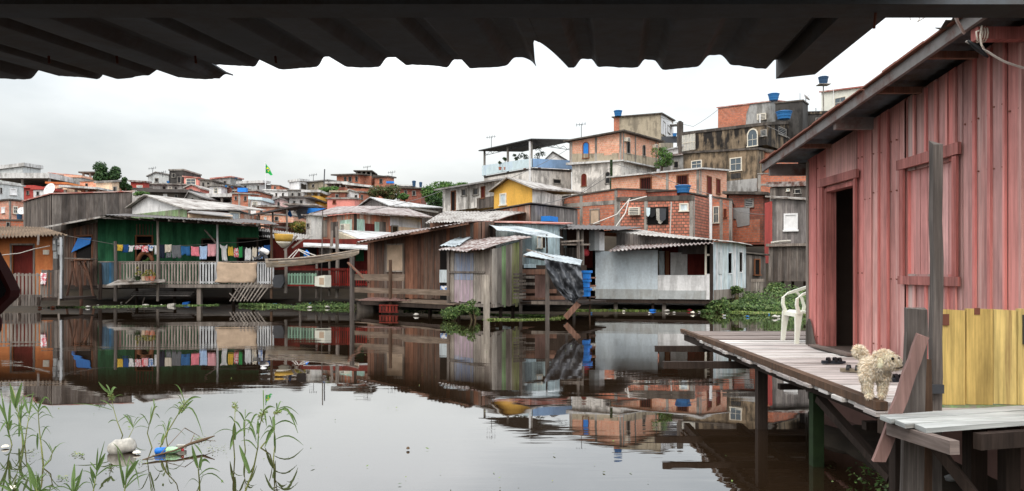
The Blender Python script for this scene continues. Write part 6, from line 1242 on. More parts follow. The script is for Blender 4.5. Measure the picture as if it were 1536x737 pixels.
# ---------------------------------------------------------------- red cabin (right)
XW, YC, DZ = 3.98, 10.285, .80
rc = thing('cabin', 'large red plank cabin with an open doorway and boarded window under a wide eave', 'house', (XW, YC, 0))
fc = Fac((XW, YC), (XW, 4.4))     # s runs towards the camera
roofz = lambda Y: 3.243 + (10.8 - Y) * .099
def ss(u): return YC - XW * F / (u - U0)     # pixel column -> s along wall
dh = (ss(1240), ss(1287), .84, 2.83); wh_ = (ss(1363), ss(1437), 1.76, 2.79)
mb = MB(); mf = MB(); rnd = random.Random(3); s = 0; k = 0
bounds = [0]
for u in (1226, 1240): bounds.append(ss(u))
bounds += [ss(1287)]
x = ss(1287)
while x < fc.L - .1: x += rnd.uniform(.16, .225); bounds.append(min(x, fc.L))
bounds = sorted(set(bounds + [ss(1363), ss(1437)])); bb_ = [bounds[0]]
for q in bounds[1:]:
    if q - bb_[-1] > .06 or q in (ss(1363), ss(1437), ss(1240), ss(1287)): bb_.append(q)
for a, b_ in zip(bb_, bb_[1:]):
    m_ = (a + b_) / 2; th = .006 * (k % 2) + rnd.uniform(0, .005); k += 1
    za, zb_ = roofz(YC - a) - .02, roofz(YC - b_) - .02; lo = .74 + rnd.uniform(-.02, .02)
    segs = [(lo, None)]
    if dh[0] - .001 < m_ < dh[1] + .001: segs = [(lo, dh[2] - .01), (dh[3], None)]
    if wh_[0] - .001 < m_ < wh_[1] + .001: segs = [(lo, wh_[2]), (wh_[3], None)]
    th += .012 * (k % 2)
    for z0, z1 in segs: fc.trap(mf if a > ss(1330) and k % 5 else mb, a + .011, b_ - .011, z0, z0, z1 or za, z1 or zb_, -.025, th)
mb.build('wall', 'red_board', rc); mf.build('faded_boards', 'faded_board', rc)
mb = MB(); fc.box(mb, 0, dh[0], .72, 3.2, -.06, -.045); fc.box(mb, dh[1], wh_[0] - .05, .72, 3.3, -.06, -.045); fc.box(mb, wh_[0] - .05, wh_[1] + .05, .72, wh_[2] - .03, -.06, -.045); fc.box(mb, wh_[0] - .05, wh_[1] + .05, wh_[3] + .03, 3.5, -.06, -.045); fc.box(mb, wh_[1] + .05, fc.L, .72, 3.55, -.06, -.045); mb.build('backing', 'maroon_wood', rc)
mb = MB()
for q in bb_[1:-1]:
    if rnd.random() < .35: continue
    w_ = rnd.uniform(.012, .024)
    if dh[0] - .01 < q < dh[1] + .01: 
        if abs(q - dh[0]) > .02 and abs(q - dh[1]) > .02: fc.box(mb, q - w_, q + w_, dh[3] + .13, roofz(YC - q) - .05, .014, .034)
        continue
    if wh_[0] - .02 < q < wh_[1] + .02:
        fc.box(mb, q - w_, q + w_, .76, wh_[2] - .09, .014, .034); fc.box(mb, q - w_, q + w_, wh_[3] + .1, roofz(YC - q) - .05, .014, .034)
        continue
    fc.box(mb, q - w_, q + w_, .76 + rnd.uniform(-.04, .01), roofz(YC - q) - .05, .014, .034 + rnd.uniform(0, .006))
mb.build('batten', 'red_board', rc)
mb = MB(); fc.box(mb, -.02, .05, .7, roofz(YC) - .05, -.05, .03); mb.build('corner_board', 'pale_wood', rc)
mb = MB()
for a, b_ in zip(bb_, bb_[1:]):
    for z in (.95, 1.75, 2.6, 3.1):
        z += rnd.uniform(-.05, .05)
        if rnd.random() < .5: continue
        if dh[0] - .05 < (a + b_) / 2 < dh[1] + .05 or wh_[0] - .1 < (a + b_) / 2 < wh_[1] + .1 or z > roofz(YC - b_) - .15: continue
        for q in (a + .04, b_ - .04): fc.box(mb, q - .006, q + .006, z - .006, z + .006, .0, .022 + .001)
mb.build('nail_heads', 'rust', rc)
# doorway: frame, leaf set back, threshold
fr_ = MB(); d0, d1, dz0, dz1 = dh; fc.box(fr_, d0 - .09, d0 - .004, dz0 - .04, dz1 + .02, .035, .06); fc.box(fr_, d1 + .004, d1 + .06, dz0 - .04, dz1 + .02, .035, .06); fc.box(fr_, d0 - .14, d1 + .1, dz1 + .022, dz1 + .12, .035, .07)
df = fr_.build('door_frame', 'red_trim', rc); mb = MB(); fc.box(mb, d0 + .002, d0 + .05, dz0, dz1, -.10, .03); fc.box(mb, d0 + .05, d1 - .002, dz1 - .05, dz1, -.08, .03); mb.build('jamb', 'red_trim', df)
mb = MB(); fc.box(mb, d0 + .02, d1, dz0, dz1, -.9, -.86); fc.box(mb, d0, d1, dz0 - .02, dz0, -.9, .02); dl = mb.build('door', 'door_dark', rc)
mb = MB(); fc.box(mb, d0 + .05, d1, 1.83, 1.93, -.855, -.83); fc.box(mb, d0 + .05, d1, .9, 1.0, -.855, -.83); mb.build('rail', 'dark_wood', dl)
MB().lathe([(.035, 0), (.04, .03), (.02, .05)], tuple(fc.pt(d0 + .1, 1.75, -.83)), 10, (-1, 0, 0)).build('handle', 'off_white', dl)
# boarded window
w0, w1, wz0, wz1 = wh_; mb = MB(); fc.box(mb, w0 - .07, w0 - .002, wz0 - .02, wz1 + .02, .035, .06); fc.box(mb, w1 + .002, w1 + .07, wz0 - .02, wz1 + .02, .035, .06); fc.trap(mb, w0 - .12, w1 + .11, wz1 + .022, wz1 + .03, wz1 + .12, wz1 + .135, .035, .068); fc.box(mb, w0 - .1, w1 + .1, wz0 - .105, wz0 - .022, .035, .062); wf = mb.build('window', 'red_trim', rc)
mb = MB(); fc.planks(mb, w0, w1, wz0 - .02, wz1 + .02, .17, -.045, .02, .012, seed=6); mb.build('shutter_boards', 'shutter_pink', wf)
mb = MB(); fc.box(mb, w0, w1, wz0 - .02, wz1 + .02, -.14, -.1); mb.build('backing', 'dark_wood', wf)
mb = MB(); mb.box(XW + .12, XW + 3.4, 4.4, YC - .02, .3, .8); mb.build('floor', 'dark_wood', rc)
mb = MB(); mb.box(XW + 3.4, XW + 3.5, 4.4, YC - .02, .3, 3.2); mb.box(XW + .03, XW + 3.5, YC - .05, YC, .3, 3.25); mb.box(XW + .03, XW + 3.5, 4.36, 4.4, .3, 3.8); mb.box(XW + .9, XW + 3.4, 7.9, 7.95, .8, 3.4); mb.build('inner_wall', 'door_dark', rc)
# algae foot of the corner
mb = MB(); fc.planks(mb, .0, .42, .2, lambda s: .95 + .22 * math.sin(s * 9 + .5), .08, .035, .003, .01, rag=.12, seed=3); mb.build('mould_stain', 'dark_concrete', rc)
mb = MB(); fc.box(mb, .0, fc.L, -.1, .735, -.06, -.03); mb.build('skirting_panel', 'hull_maroon', rc)
# roof
XE = 3.52; mb = MB(); th = .03
mb.corr((XE, 10.78, roofz(10.78) + .07), (XE, 4.2, roofz(4.2) + .07), (8.2, 4.2, roofz(4.2) + .07), (8.2, 10.78, roofz(10.78) + .07), 44, .018, .008, 3, 5, 0, .015); mb.build('roof', 'roof_near', rc)
mb = MB(); mb.hexa([(XE + .0, 10.80, roofz(10.80) - .06), (XE + .035, 10.80, roofz(10.80) - .06), (XE + .035, 4.2, roofz(4.2) - .06), (XE + .0, 4.2, roofz(4.2) - .06), (XE, 10.80, roofz(10.80) + .045), (XE + .035, 10.80, roofz(10.80) + .045), (XE + .035, 4.2, roofz(4.2) + .045), (XE, 4.2, roofz(4.2) + .045)]); mb.build('fascia', 'fascia_grey', rc)
mb = MB(); rnd = random.Random(8); y = 10.78
while y > 4.3:
    l = rnd.uniform(.12, .5); d_ = rnd.uniform(0, .012); mb.hexa([(XE - .035 - d_, y, roofz(y) + .05), (XE + .05, y, roofz(y) + .05), (XE + .05, y - l, roofz(y - l) + .05), (XE - .035 - d_, y - l, roofz(y - l) + .05), (XE - .03 - d_, y, roofz(y) + .066 + d_), (XE + .05, y, roofz(y) + .07), (XE + .05, y - l, roofz(y - l) + .07), (XE - .03 - d_, y - l, roofz(y - l) + .066 + d_)]); y -= l + rnd.choice((.004, .004, .03))
mb.build('roof_edge', 'rust', rc)
for Y, w_, h_, m_ in ((10.6, .06, .16, 'fascia_grey'), (9.55, .05, .05, 'brown_wood'), (8.45, .07, .13, 'fascia_grey'), (7.45, .05, .06, 'brown_wood'), (6.55, .05, .06, 'brown_wood'), (5.2, .06, .1, 'brown_wood')):
    mb = MB(); mb.box(XE + .036, XW + .1, Y - w_ / 2, Y + w_ / 2, roofz(Y) - h_, roofz(Y) - .0); mb.build('rafter', m_, rc)
mb = MB(); mb.box(XE + .04, 5.2, 5.86, 5.95, 3.565, 3.66); mb.build('red_beam', 'red_trim', rc)
mb = MB(); c = Vector((XE + .1, 5.9, 3.61))
for i in range(3):
    mb.tube([tuple(c + Vector((-.03 + i * .02, .055 * math.cos(a), .058 * math.sin(a)))) for a in [j * math.pi / 5 for j in range(11)]], .006, 5)
mb.tube([tuple(c + Vector(q)) for q in ((-.04, -.06, .05), (-.06, -.07, -.03), (-.05, -.07, -.1), (-.03, -.07, -.13))], .008, 5); mb.tube([tuple(c + Vector(q)) for q in ((-.04, -.06, .02), (-.09, -.07, .0), (-.08, -.07, -.07))], .007, 5)
tag(mb.build('rope_knot', 'rope', smooth=True), 'pale rope knotted round the end of the red beam under the cabin eave', 'rope')
wp = [(1431, 18), (1436, 32), (1446, 50)]; wire(wp, 5.2, 5.8, 'pale wire dropping from the near roof to the rope knot', .012, 'wire_pale')
wire([(1449, 62), (1482, 78), (1510, 94), (1560, 108)], 5.75, 5.7, 'pale hanging wire slanting from the rope knot across the cabin wall', .009, 'wire_pale', 1)
mb = MB(); mb.tube([tuple(P(1452 + i * 5, 61 + i * 4.2, 5.72)) for i in range(7)], [.008, .014, .018, .02, .018, .014, .008], 7); tag(mb.build('socket', 'black_plastic', smooth=True), 'black cable joint hanging under the red beam', 'cable joint')
mb = MB(); mb.tube([tuple(P(1372 + 7 * math.cos(a), 28 + 5 * math.sin(a), 3.2)) for a in [2.6 + i * .45 for i in range(11)]] , .0025, 4); mb.tube([tuple(P(u, v, 3.2)) for u, v in ((1376, 33), (1386, 27), (1392, 22), (1400, 20))], .0025, 4); tag(mb.build('wire_loop', 'wire_pale'), 'thin loop of wire hanging below the near roof beam', 'wire')
# ---------------------------------------------------------------- deck
dk = thing('deck', 'weathered grey plank deck with a kerb board in front of the red cabin', 'deck', (2.75, 8, 0))
rnd = random.Random(2); mb = MB(); y = 5.40
while y < 10.75:
    w_ = rnd.uniform(.12, .2); l = 2.62 + .012 * (y - 5.4) - rnd.uniform(0, .06); t_ = rnd.uniform(-.006, .004); tl = rnd.uniform(-.006, .006)
    x1 = XW - .05 if y < 10.2 else 4.6
    mb.hexa([(l, y, DZ - .03 + t_), (x1, y + tl, DZ - .03 + t_), (x1, y + w_ + tl, DZ - .03 + t_), (l, y + w_, DZ - .03 + t_), (l, y, DZ + t_), (x1, y + tl, DZ + t_), (x1, y + w_ + tl, DZ + t_), (l, y + w_, DZ + t_)]); y += w_ + rnd.uniform(.004, .014)
mb.build('planks', 'deck_wood', dk)
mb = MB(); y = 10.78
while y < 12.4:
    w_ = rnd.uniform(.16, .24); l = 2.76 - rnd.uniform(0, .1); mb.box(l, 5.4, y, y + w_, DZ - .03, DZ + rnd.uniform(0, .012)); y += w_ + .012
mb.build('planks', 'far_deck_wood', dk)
mb = MB(); mb.bar((2.625, 5.44, DZ + .033), (2.70, 10.75, DZ + .04), .085, .06); mb.bar((2.72, 10.72, DZ + .025), (2.74, 12.35, DZ + .03), .06, .045); mb.build('kerb_board', 'brown_post', dk)
mb = MB(); mb.box(2.76, 2.84, 5.6, 12.3, DZ - .13, DZ - .034); mb.box(3.6, 3.68, 5.6, 12.3, DZ - .13, DZ - .034); mb.build('joist', 'dark_wood', dk)
for x0, x1, y0, z0, z1 in ((2.08, 4.6, 11.15, .64, .76), (1.87, 4.0, 9.5, .61, .73), (2.75, 4.0, 7.9, .6, .69), (2.8, 4.0, 6.1, .56, .66)): mb = MB(); mb.box(x0, x1, y0 - .04, y0 + .04, z0 - .03, z1 - .065); mb.build('cross_beam', 'dark_wood', dk)
for x, y, w_, m_ in ((2.80, 7.05, .1, 'algae'), (2.83, 8.7, .11, 'dark_wood'), (3.5, 5.8, .12, 'dark_wood'), (2.9, 5.75, .1, 'dark_wood'), (3.9, 12.1, .1, 'dark_wood')):
    mb = MB(); mb.box(x - w_ / 2, x + w_ / 2, y - w_ / 2, y + w_ / 2, -.7, DZ - .131); mb.build('post', m_, dk)
mb = MB(); mb.bar((2.77, 6.9, DZ - .16), (2.95, 5.95, .18), .08, .06); mb.build('brace', 'dark_wood', dk)
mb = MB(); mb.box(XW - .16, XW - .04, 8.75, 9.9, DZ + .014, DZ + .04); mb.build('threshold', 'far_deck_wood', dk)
# ---------------------------------------------------------------- posts, gate, near walkway
def plank_thing(name, a, b_, w_, h_, mat, label, cat, up=(0, 1, 0), jag=.02):
    mb = MB(); a, b_ = Vector(a), Vector(b_); n = 10; d = (b_ - a).normalized(); x = d.cross(Vector(up)).normalized(); y_ = x.cross(d); rnd = random.Random(len(label)); k0 = len(mb.v)
    for i in range(n + 1):
        c = a.lerp(b_, i / n) + x * rnd.uniform(-1, 1) * jag * .25; wi = w_ / 2 * (1 + rnd.uniform(-.03, .03))
        e = (jag if i in (0, n) else 0)
        for sx_, sy_ in ((-1, -1), (1, -1), (1, 1), (-1, 1)): q = c + x * sx_ * wi + y_ * sy_ * h_ / 2 + d * e * rnd.uniform(-1, 1); mb.v.append(tuple(q))
    for i in range(n):
        for j in range(4): mb.f.append((i * 4 + j, i * 4 + (j + 1) % 4, (i + 1) * 4 + (j + 1) % 4, (i + 1) * 4 + j))
    mb.f += [(3, 2, 1, 0), tuple(n * 4 + j for j in range(4))]
    return tag(mb.build(name, mat), label, cat)
tp_ = P(1405, 213, 5.5); plank_thing('post', P(1402, 800, 5.5), tp_, .066, .06, 'post_wood', 'tall weathered grey post standing before the boarded cabin window', 'post', jag=.03)
plank_thing('post', P(1365, 800, 5.3), P(1374, 465, 5.3), .145, .04, 'post_wood', 'short wide grey plank post left of the tall post', 'post')
plank_thing('post', P(1390, 800, 5.42), P(1389, 541, 5.42), .055, .06, 'brown_post', 'thin brown post between the wide plank post and the tall post', 'post')
plank_thing('board', P(1318, 694, 5.1), P(1384, 504, 5.2), .082, .03, 'pink_board', 'faded pink board leaning diagonally across the wide plank post', 'board')
mb = MB(); mb.box(P(1393, 0, 5.44).x, P(1414, 0, 5.44).x, 5.42, 5.45, zat(590, 5.44), zat(577, 5.44)); tag(mb.build('metal_band', 'metal_dark'), 'dark strap wrapped round the tall grey post', 'strap')
gt = thing('gate', 'yellow plank gate panel hinged to the tall grey post', 'gate', tuple(P(1412, 610, 5.68)))
fg_ = Fac(GX(1412, 5.62), GX(1640, 5.62)); mb = MB(); z1 = fg_.hit(1450, 464)[1]; z0 = fg_.hit(1450, 607)[1]; sx_ = [fg_.hit(u, 500)[0] for u in (1412, 1447, 1488, 1524, 1562, 1600)]
for i, (a, b_) in enumerate(zip(sx_, sx_[1:])): fg_.trap(mb, a + .005, b_ - .004, z0 + .004 * (i % 3), z0, z1 + .005 * (i % 2), z1 - .009 * ((i + 1) % 2), -.012, .012 + .004 * (i % 2))
mb.build('boards', 'yellow_board', gt); mb = MB(); fg_.box(mb, 0, sx_[-1], z0 - .045, z0 - .003, -.03, .03); mb.build('bottom_rail', 'green_plank', gt)
mb = MB(); fg_.box(mb, -.03, .045, fg_.hit(1450, 488)[1], fg_.hit(1450, 471)[1], .016, .024); fg_.box(mb, -.07, -.01, fg_.hit(1450, 488)[1], fg_.hit(1450, 471)[1], .0245, .032); fg_.box(mb, sx_[1] + .06, sx_[1] + .1, fg_.hit(1450, 472)[1], z1 + .01, .016, .022); mb.build('hinge', 'rust', gt)
mb = MB(); fg_.box(mb, fg_.hit(1531, 500)[0], fg_.hit(1560, 500)[0], fg_.hit(1535, 516)[1], fg_.hit(1535, 472)[1], .018, .05); mb.build('latch_plate', 'metal_dark', gt)
# walkway of pale planks
wk = thing('walkway', 'narrow walkway of whitened planks in the lower right foreground', 'walkway', (2.6, 4.9, .75))
o_ = Vector((2.44, 4.665, DZ)); dx = Vector((.955, .29, 0)).normalized(); dy = Vector((-.0, 1, 0)); mb = MB()
for i, (wd, l, st_) in enumerate(((.135, 1.15, 0.1), (.13, 2.2, .03), (.14, 2.2, .0))):
    a = o_ + dy * (i * .14) + dx * st_ + Vector((0, 0, .004 * i)); b2 = a + dx * l; e = dy * wd; up = Vector((0, 0, .03)); mb.hexa([a, b2, b2 + e, a + e, a + up, b2 + up, b2 + e + up, a + e + up])
a = o_ + dx * 1.16 + Vector((0, -.02, .0)); b2 = a + dx * 1.2; e = dy * .14; mb.hexa([a, b2, b2 + e, a + e, a + up, b2 + up, b2 + e + up, a + e + up]); mb.build('planks', 'white_plank', wk)
mb = MB(); a = o_ + dx * 1.0 + Vector((0, -.16, -.05)); b2 = a + dx * 1.5; e = dy * .12; up = Vector((0, 0, .035)); mb.hexa([a, b2, b2 + e, a + e, a + up, b2 + up, b2 + e + up, a + e + up]); mb.build('lower_plank', 'far_deck_wood', wk)
mb = MB(); mb.bar(tuple(P(1336, 643, 5.1)), tuple(P(1432, 672, 4.45)), .06, .08); mb.build('beam', 'far_deck_wood', wk)
mb = MB(); mb.bar((2.5, 5.2, DZ - .06), (4.6, 5.75, DZ - .06), .06, .1); mb.bar((2.9, 4.78, DZ - .07), (4.8, 5.3, DZ - .07), .06, .1); mb.build('joist', 'dark_wood', wk)
mb = MB(); mb.bar(tuple(P(1395, 660, 5.2)), tuple(P(1475, 760, 5.0)), .07, .06); mb.bar((3.5, 5.4, -.6), (3.5, 5.4, DZ - .1), .1, .1); mb.build('brace', 'dark_wood', wk)
# mud bank under the cabin
mb = MB(); nx_, ny_ = 40, 40
for j in range(ny_ + 1):
    for i in range(nx_ + 1):
        x = 2.4 + 4.5 * i / nx_; y = 4.0 + 8.0 * j / ny_; e = min(1, max(0, (x - 2.85 - .25 * noise.noise(Vector((y * 1.3, 0, 0)))) / .5)); mb.v.append((x, y, -.35 + .42 * e * (1 if y < 8.5 else max(0, 1 - (y - 8.5) / 1.5)) + .05 * noise.noise(Vector((x * 4, y * 4, 1)))))
for j in range(ny_):
    for i in range(nx_): k = j * (nx_ + 1) + i; mb.f.append((k, k + 1, k + nx_ + 2, k + nx_ + 1))
tag(mb.build('mud_bank', 'mud', smooth=True), kind='structure')
rnd = random.Random(9); mb = MB()
for _ in range(600):
    x, y = rnd.choice(((2.95, 5.9), (3.05, 5.3), (3.1, 6.4), (3.3, 4.9), (3.45, 5.0))); p = Vector((x + rnd.gauss(0, .14), y + rnd.gauss(0, .2), .03 + abs(rnd.gauss(0, .07)))); nn = Vector((rnd.gauss(0, .6), rnd.gauss(0, .6), 1)).normalized(); tt = nn.cross(Vector((rnd.gauss(0, 1), rnd.gauss(0, 1), 0))).normalized(); bb = nn.cross(tt); s = rnd.uniform(.012, .03); mb.add([p - tt * s, p - bb * s * .5, p + tt * s, p + bb * s * .5], [(0, 1, 2, 3)])
tag(mb.build('ground_plants', 'hyacinth'), 'small green plants under the deck edge', kind='stuff')
for i, (u, v, Y, lb) in enumerate(((1438, 716, 5.0, 'dirty white bottle scrap on the mud under the walkway'), (1425, 722, 4.9, 'crumpled grey wrapper on the mud under the walkway'))):
    p = W(u, v, .1); mb = MB(); mb.lathe([(.02, 0), (.04, .01), (.045, .03), (.02, .05)], tuple(p), 9); mb.v = [(x + .02 * noise.noise(Vector((x * 30, y * 30, z * 30))), y, z) for x, y, z in mb.v]; tag(mb.build('rubbish_piece', 'litter_white' if i == 0 else 'grey_paint'), lb, 'litter')
# ---------------------------------------------------------------- plastic armchair (monobloc), facing -X
ct = thing('plastic_chair', 'cream plastic armchair half hidden behind the corner of the red cabin', 'chair', (4.0, 10.62, DZ)); cx, cy = 3.88, 10.62
def strip(mb, pts, ws, th, nrm):
    pts = [Vector(p) for p in pts]
    for i, p in enumerate(pts):
        w_ = Vector(ws[i] if isinstance(ws, list) else ws) / 2; nn = Vector(nrm[i] if isinstance(nrm, list) else nrm).normalized() * th / 2
        for q in (p - w_ - nn, p + w_ - nn, p + w_ + nn, p - w_ + nn): mb.v.append(tuple(q))
    k = len(mb.v) - 4 * len(pts)
    for i in range(len(pts) - 1):
        for j in range(4): mb.f.append((k + i * 4 + j, k + i * 4 + (j + 1) % 4, k + (i + 1) * 4 + (j + 1) % 4, k + (i + 1) * 4 + j))
    mb.f += [(k + 3, k + 2, k + 1, k), tuple(k + 4 * (len(pts) - 1) + j for j in range(4))]
for sy in (-1, 1):
    y = cy + sy * .235; mb = MB()
    strip(mb, [(cx - .035, y + sy * .03, DZ + .0), (cx - .02, y + sy * .02, DZ + .2), (cx + .0, y, DZ + .42)], [(.05, 0, 0), (.065, 0, 0), (.10, 0, 0)], .045, (0, 1, 0)); mb.build('leg', 'plastic_chair', ct)
    mb = MB(); strip(mb, [(cx + .52, y + sy * .03, DZ), (cx + .47, y + sy * .01, DZ + .2), (cx + .42, y, DZ + .42)], [(.05, 0, 0), (.065, 0, 0), (.10, 0, 0)], .045, (0, 1, 0)); mb.build('leg', 'plastic_chair', ct)
    mb = MB(); strip(mb, [(cx - .0, y + sy * .02, DZ + .40), (cx - .035, y + sy * .03, DZ + .52), (cx - .03, y + sy * .035, DZ + .62), (cx + .03, y + sy * .035, DZ + .665), (cx + .14, y + sy * .035, DZ + .70), (cx + .28, y + sy * .03, DZ + .745), (cx + .4, y, DZ + .79)], [(.05, 0, 0), (.035, 0, 0), (.03, 0, .02), (.02, 0, .035), (.0, 0, .04), (.0, 0, .04), (0, 0, .05)], .05, (0, 1, 0)); mb.build('armrest', 'plastic_chair', ct)
    mb = MB(); strip(mb, [(cx + .16, y + sy * .03, DZ + .69), (cx + .23, y + sy * .02, DZ + .6), (cx + .26, y + sy * .01, DZ + .48), (cx + .24, y, DZ + .40)], (.04, 0, 0), .03, (0, 1, 0)); mb.build('arm_strut', 'plastic_chair', ct)
mb = MB(); strip(mb, [(cx - .01, cy, DZ + .40), (cx + .05, cy, DZ + .425), (cx + .25, cy, DZ + .41), (cx + .44, cy, DZ + .40)], (0, .48, 0), .03, (0, 0, 1)); strip(mb, [(cx - .015, cy, DZ + .36), (cx - .01, cy, DZ + .41)], (0, .46, 0), .03, (1, 0, 0)); mb.build('seat', 'plastic_chair', ct)
mb = MB()
for k in range(5): y = cy - .19 + k * .095; strip(mb, [(cx + .42, y, DZ + .39), (cx + .47, y, DZ + .58), (cx + .53, y, DZ + .8)], (0, .06, 0), .015, (1, 0, .2))
strip(mb, [(cx + .40, cy - .25, DZ + .76), (cx + .47, cy - .22, DZ + .80), (cx + .53, cy - .1, DZ + .83), (cx + .545, cy, DZ + .84), (cx + .53, cy + .1, DZ + .83), (cx + .47, cy + .22, DZ + .80), (cx + .40, cy + .25, DZ + .76)], (0, 0, .1), .025, (1, 0, 0)); mb.build('backrest', 'plastic_chair', ct)
# ---------------------------------------------------------------- sandals
def sandal(u, v, ang, label, sole='sole', g=None, s=1.0):
    p = W(u, v, DZ + .006); t = thing('sandal', label, 'sandal', tuple(p), g); ca, sa = math.cos(ang), math.sin(ang)
    def T(x, y, z): return (p.x + (x * ca - y * sa) * s, p.y + (x * sa + y * ca) * s, p.z + z * s)
    out = [(-.14, -.03), (-.135, .02), (-.11, .035), (-.03, .03), (.05, .045), (.11, .04), (.14, .01), (.14, -.02), (.10, -.045), (.03, -.045), (-.04, -.032), (-.11, -.038)]
    mb = MB(); mb.prism([T(x, y, 0) for x, y in out], [T(x, y, .022 + .008 * (x < 0)) for x, y in out]); mb.build('sole', sole, t)
    for x0, h_ in ((.075, .04), (.02, .045), (-.06, .045)):
        mb = MB(); pts = [T(x0 + .012 * math.cos(a), .045 * math.cos(a), .02 + h_ * math.sin(a)) for a in [math.pi * i / 8 for i in range(9)]]; strip(mb, pts, tuple(Vector((ca, sa, 0)) * .032), .006, [Vector(T(0, math.cos(a), math.sin(a))) - Vector(T(0, 0, 0)) for a in [math.pi * i / 8 for i in range(9)]]); mb.build('strap', 'black_plastic', t)
sandal(1250, 545, .15, 'dark blue strapped sandal nearest the cabin door', s=.95); sandal(1283, 558, -.35, 'grey soled black strapped sandal behind the dog', 'sole_tan'); sandal(1340, 572, .1, 'black sandal half hidden behind the dog head')
# ---------------------------------------------------------------- dog
dt = thing('dog', 'small fluffy cream dog at the deck edge, head turned right, tail curled up', 'dog', (2.64, 5.56, DZ + .066))
plain('fur_cream', (228, 212, 182), rough=.95, g=1.3, sc=30, var=.3); 
m, t, b = newmat('fur_tuft'); b.inputs['Roughness'].default_value = .9
geo = t.nodes.new('ShaderNodeNewGeometry'); ob = t.nodes.new('ShaderNodeTexCoord').outputs['Object']
c1 = ramp(t, [(.05, (.84, .68, .48)), (.5, (.9, .80, .64)), (.9, (.93, .88, .78))], geo.outputs['Random Per Island']).outputs[0]
f_ = ramp(t, [(.58, G(0)), (.74, G(.5))], noisen(t, ob, 9, 4, .6)).outputs[0]; c1 = mix(t, 'MIX', f_, c1, col((176, 132, 84), 1.2)); t.links.new(c1, b.inputs['Base Color'])
X0, Y0, Z0 = 2.64, 5.56, DZ + .066
def dp(x, y, z): x, y, z = x * .86, y * .86, z * .86; return Vector((X0 + x + y * .47, Y0 + y - x * .2, Z0 + z))
dv = [dp(-.03, .27, .235), dp(-.02, .14, .225), dp(0, .03, .225), dp(.015, -.01, .285), dp(.05, -.04, .345), dp(.10, -.06, .342), dp(.155, -.085, .312), dp(.19, -.10, .304),
      dp(-.062, .0, .20), dp(-.06, -.005, .11), dp(-.052, -.005, .035), dp(-.054, -.035, .014), dp(.058, .0, .20), dp(.056, -.005, .11), dp(.045, -.005, .035), dp(.043, -.035, .014),
      dp(-.085, .28, .2), dp(-.09, .25, .12), dp(-.085, .32, .075), dp(-.085, .30, .025), dp(-.085, .27, .014), dp(.035, .28, .2), dp(.045, .25, .12), dp(.04, .32, .075), dp(.04, .30, .025), dp(.04, .27, .014),
      dp(-.06, .34, .27), dp(-.09, .34, .34), dp(-.13, .30, .385), dp(-.155, .25, .365)]
de = [(0, 1), (1, 2), (2, 3), (3, 4), (4, 5), (5, 6), (6, 7), (2, 8), (8, 9), (9, 10), (10, 11), (2, 12), (12, 13), (13, 14), (14, 15), (0, 16), (16, 17), (17, 18), (18, 19), (19, 20), (0, 21), (21, 22), (22, 23), (23, 24), (24, 25), (0, 26), (26, 27), (27, 28), (28, 29)]
dr_ = [x_ * .88 for x_ in [.075, .08, .083, .07, .070, .066, .038, .027, .045, .028, .025, .024, .045, .028, .025, .024, .045, .034, .02, .02, .02, .045, .034, .02, .02, .02, .022, .02, .022, .018]]
body = skin('body', dv, de, dr_, 'fur_cream', dt, 2, 1)
# fur tufts over the body surface
rnd = random.Random(4); me = body.data; polys = list(me.polygons); areas = [p.area for p in polys]; mb = MB(); off = dt.location
for p in rnd.choices(polys, areas, k=26000):
    vs = [me.vertices[i].co + off for i in p.vertices]; a = rnd.random(); b_ = rnd.random(); q = vs[0].lerp(vs[1], a).lerp(vs[-1].lerp(vs[-2], a), b_); n_ = p.normal
    legs = q.z < Z0 + .15; muz = q.x > X0 + .135 and q.z > Z0 + .25; L = rnd.uniform(.018, .040) * (.6 if legs else .5 if muz else 1.0)
    if q.x < X0 - .05 and q.z > Z0 + .29: L *= 1.5
    d = (n_ * .9 + Vector((rnd.gauss(0, .45), rnd.gauss(0, .45), rnd.gauss(0, .4) - .8))).normalized(); sd = d.cross(Vector((rnd.gauss(0, 1), rnd.gauss(0, 1), rnd.gauss(0, 1)))).normalized() * rnd.uniform(.0010, .0022)
    mid = q + d * L * .6; tip = q + d * L + Vector((rnd.gauss(0, .004), rnd.gauss(0, .004), -.006)); q = q - n_ * .004
    mb.add([q - sd, q + sd, mid + sd * .8, tip, mid - sd * .8], [(0, 1, 2, 3, 4)])
# topknot and floppy ear
def tuftball(c, r, n, Lm=1.0):
    for _ in range(n):
        d = Vector((rnd.gauss(0, 1), rnd.gauss(0, 1), rnd.gauss(0, 1))).normalized(); q = c + Vector((d.x * r[0], d.y * r[1], d.z * r[2])) * rnd.uniform(.75, 1); L = rnd.uniform(.012, .024) * Lm; d = (d + Vector((rnd.gauss(0, .4), rnd.gauss(0, .4), rnd.gauss(0, .4) - .3))).normalized(); sd = d.cross(Vector((rnd.gauss(0, 1), rnd.gauss(0, 1), 1))).normalized() * .003; mb.add([q - sd, q + sd, q + d * L * .6 + sd * .8, q + d * L, q + d * L * .6 - sd * .8], [(0, 1, 2, 3, 4)])
tuftball(dp(.065, -.03, .385), (.042, .038, .024), 900); tuftball(dp(.02, -.03, .37), (.034, .034, .026), 600); tuftball(dp(.125, -.075, .285), (.04, .03, .025), 450, .8); tuftball(dp(-.135, .28, .36), (.035, .04, .045), 1100, 1.3)
mb.build('fur', 'fur_tuft', dt)
mb = MB(); mb.lathe([(.004, -.055), (.02, -.045), (.027, -.015), (.022, .02), (.008, .035)], tuple(dp(.035, -.085, .325)), 12, (.15, .1, 1)); mb.build('ear', 'fur_cream', dt, True)
mb = MB(); tuftball(dp(.035, -.085, .315), (.024, .016, .05), 600); mb.build('ear_fur', 'fur_tuft', dt)
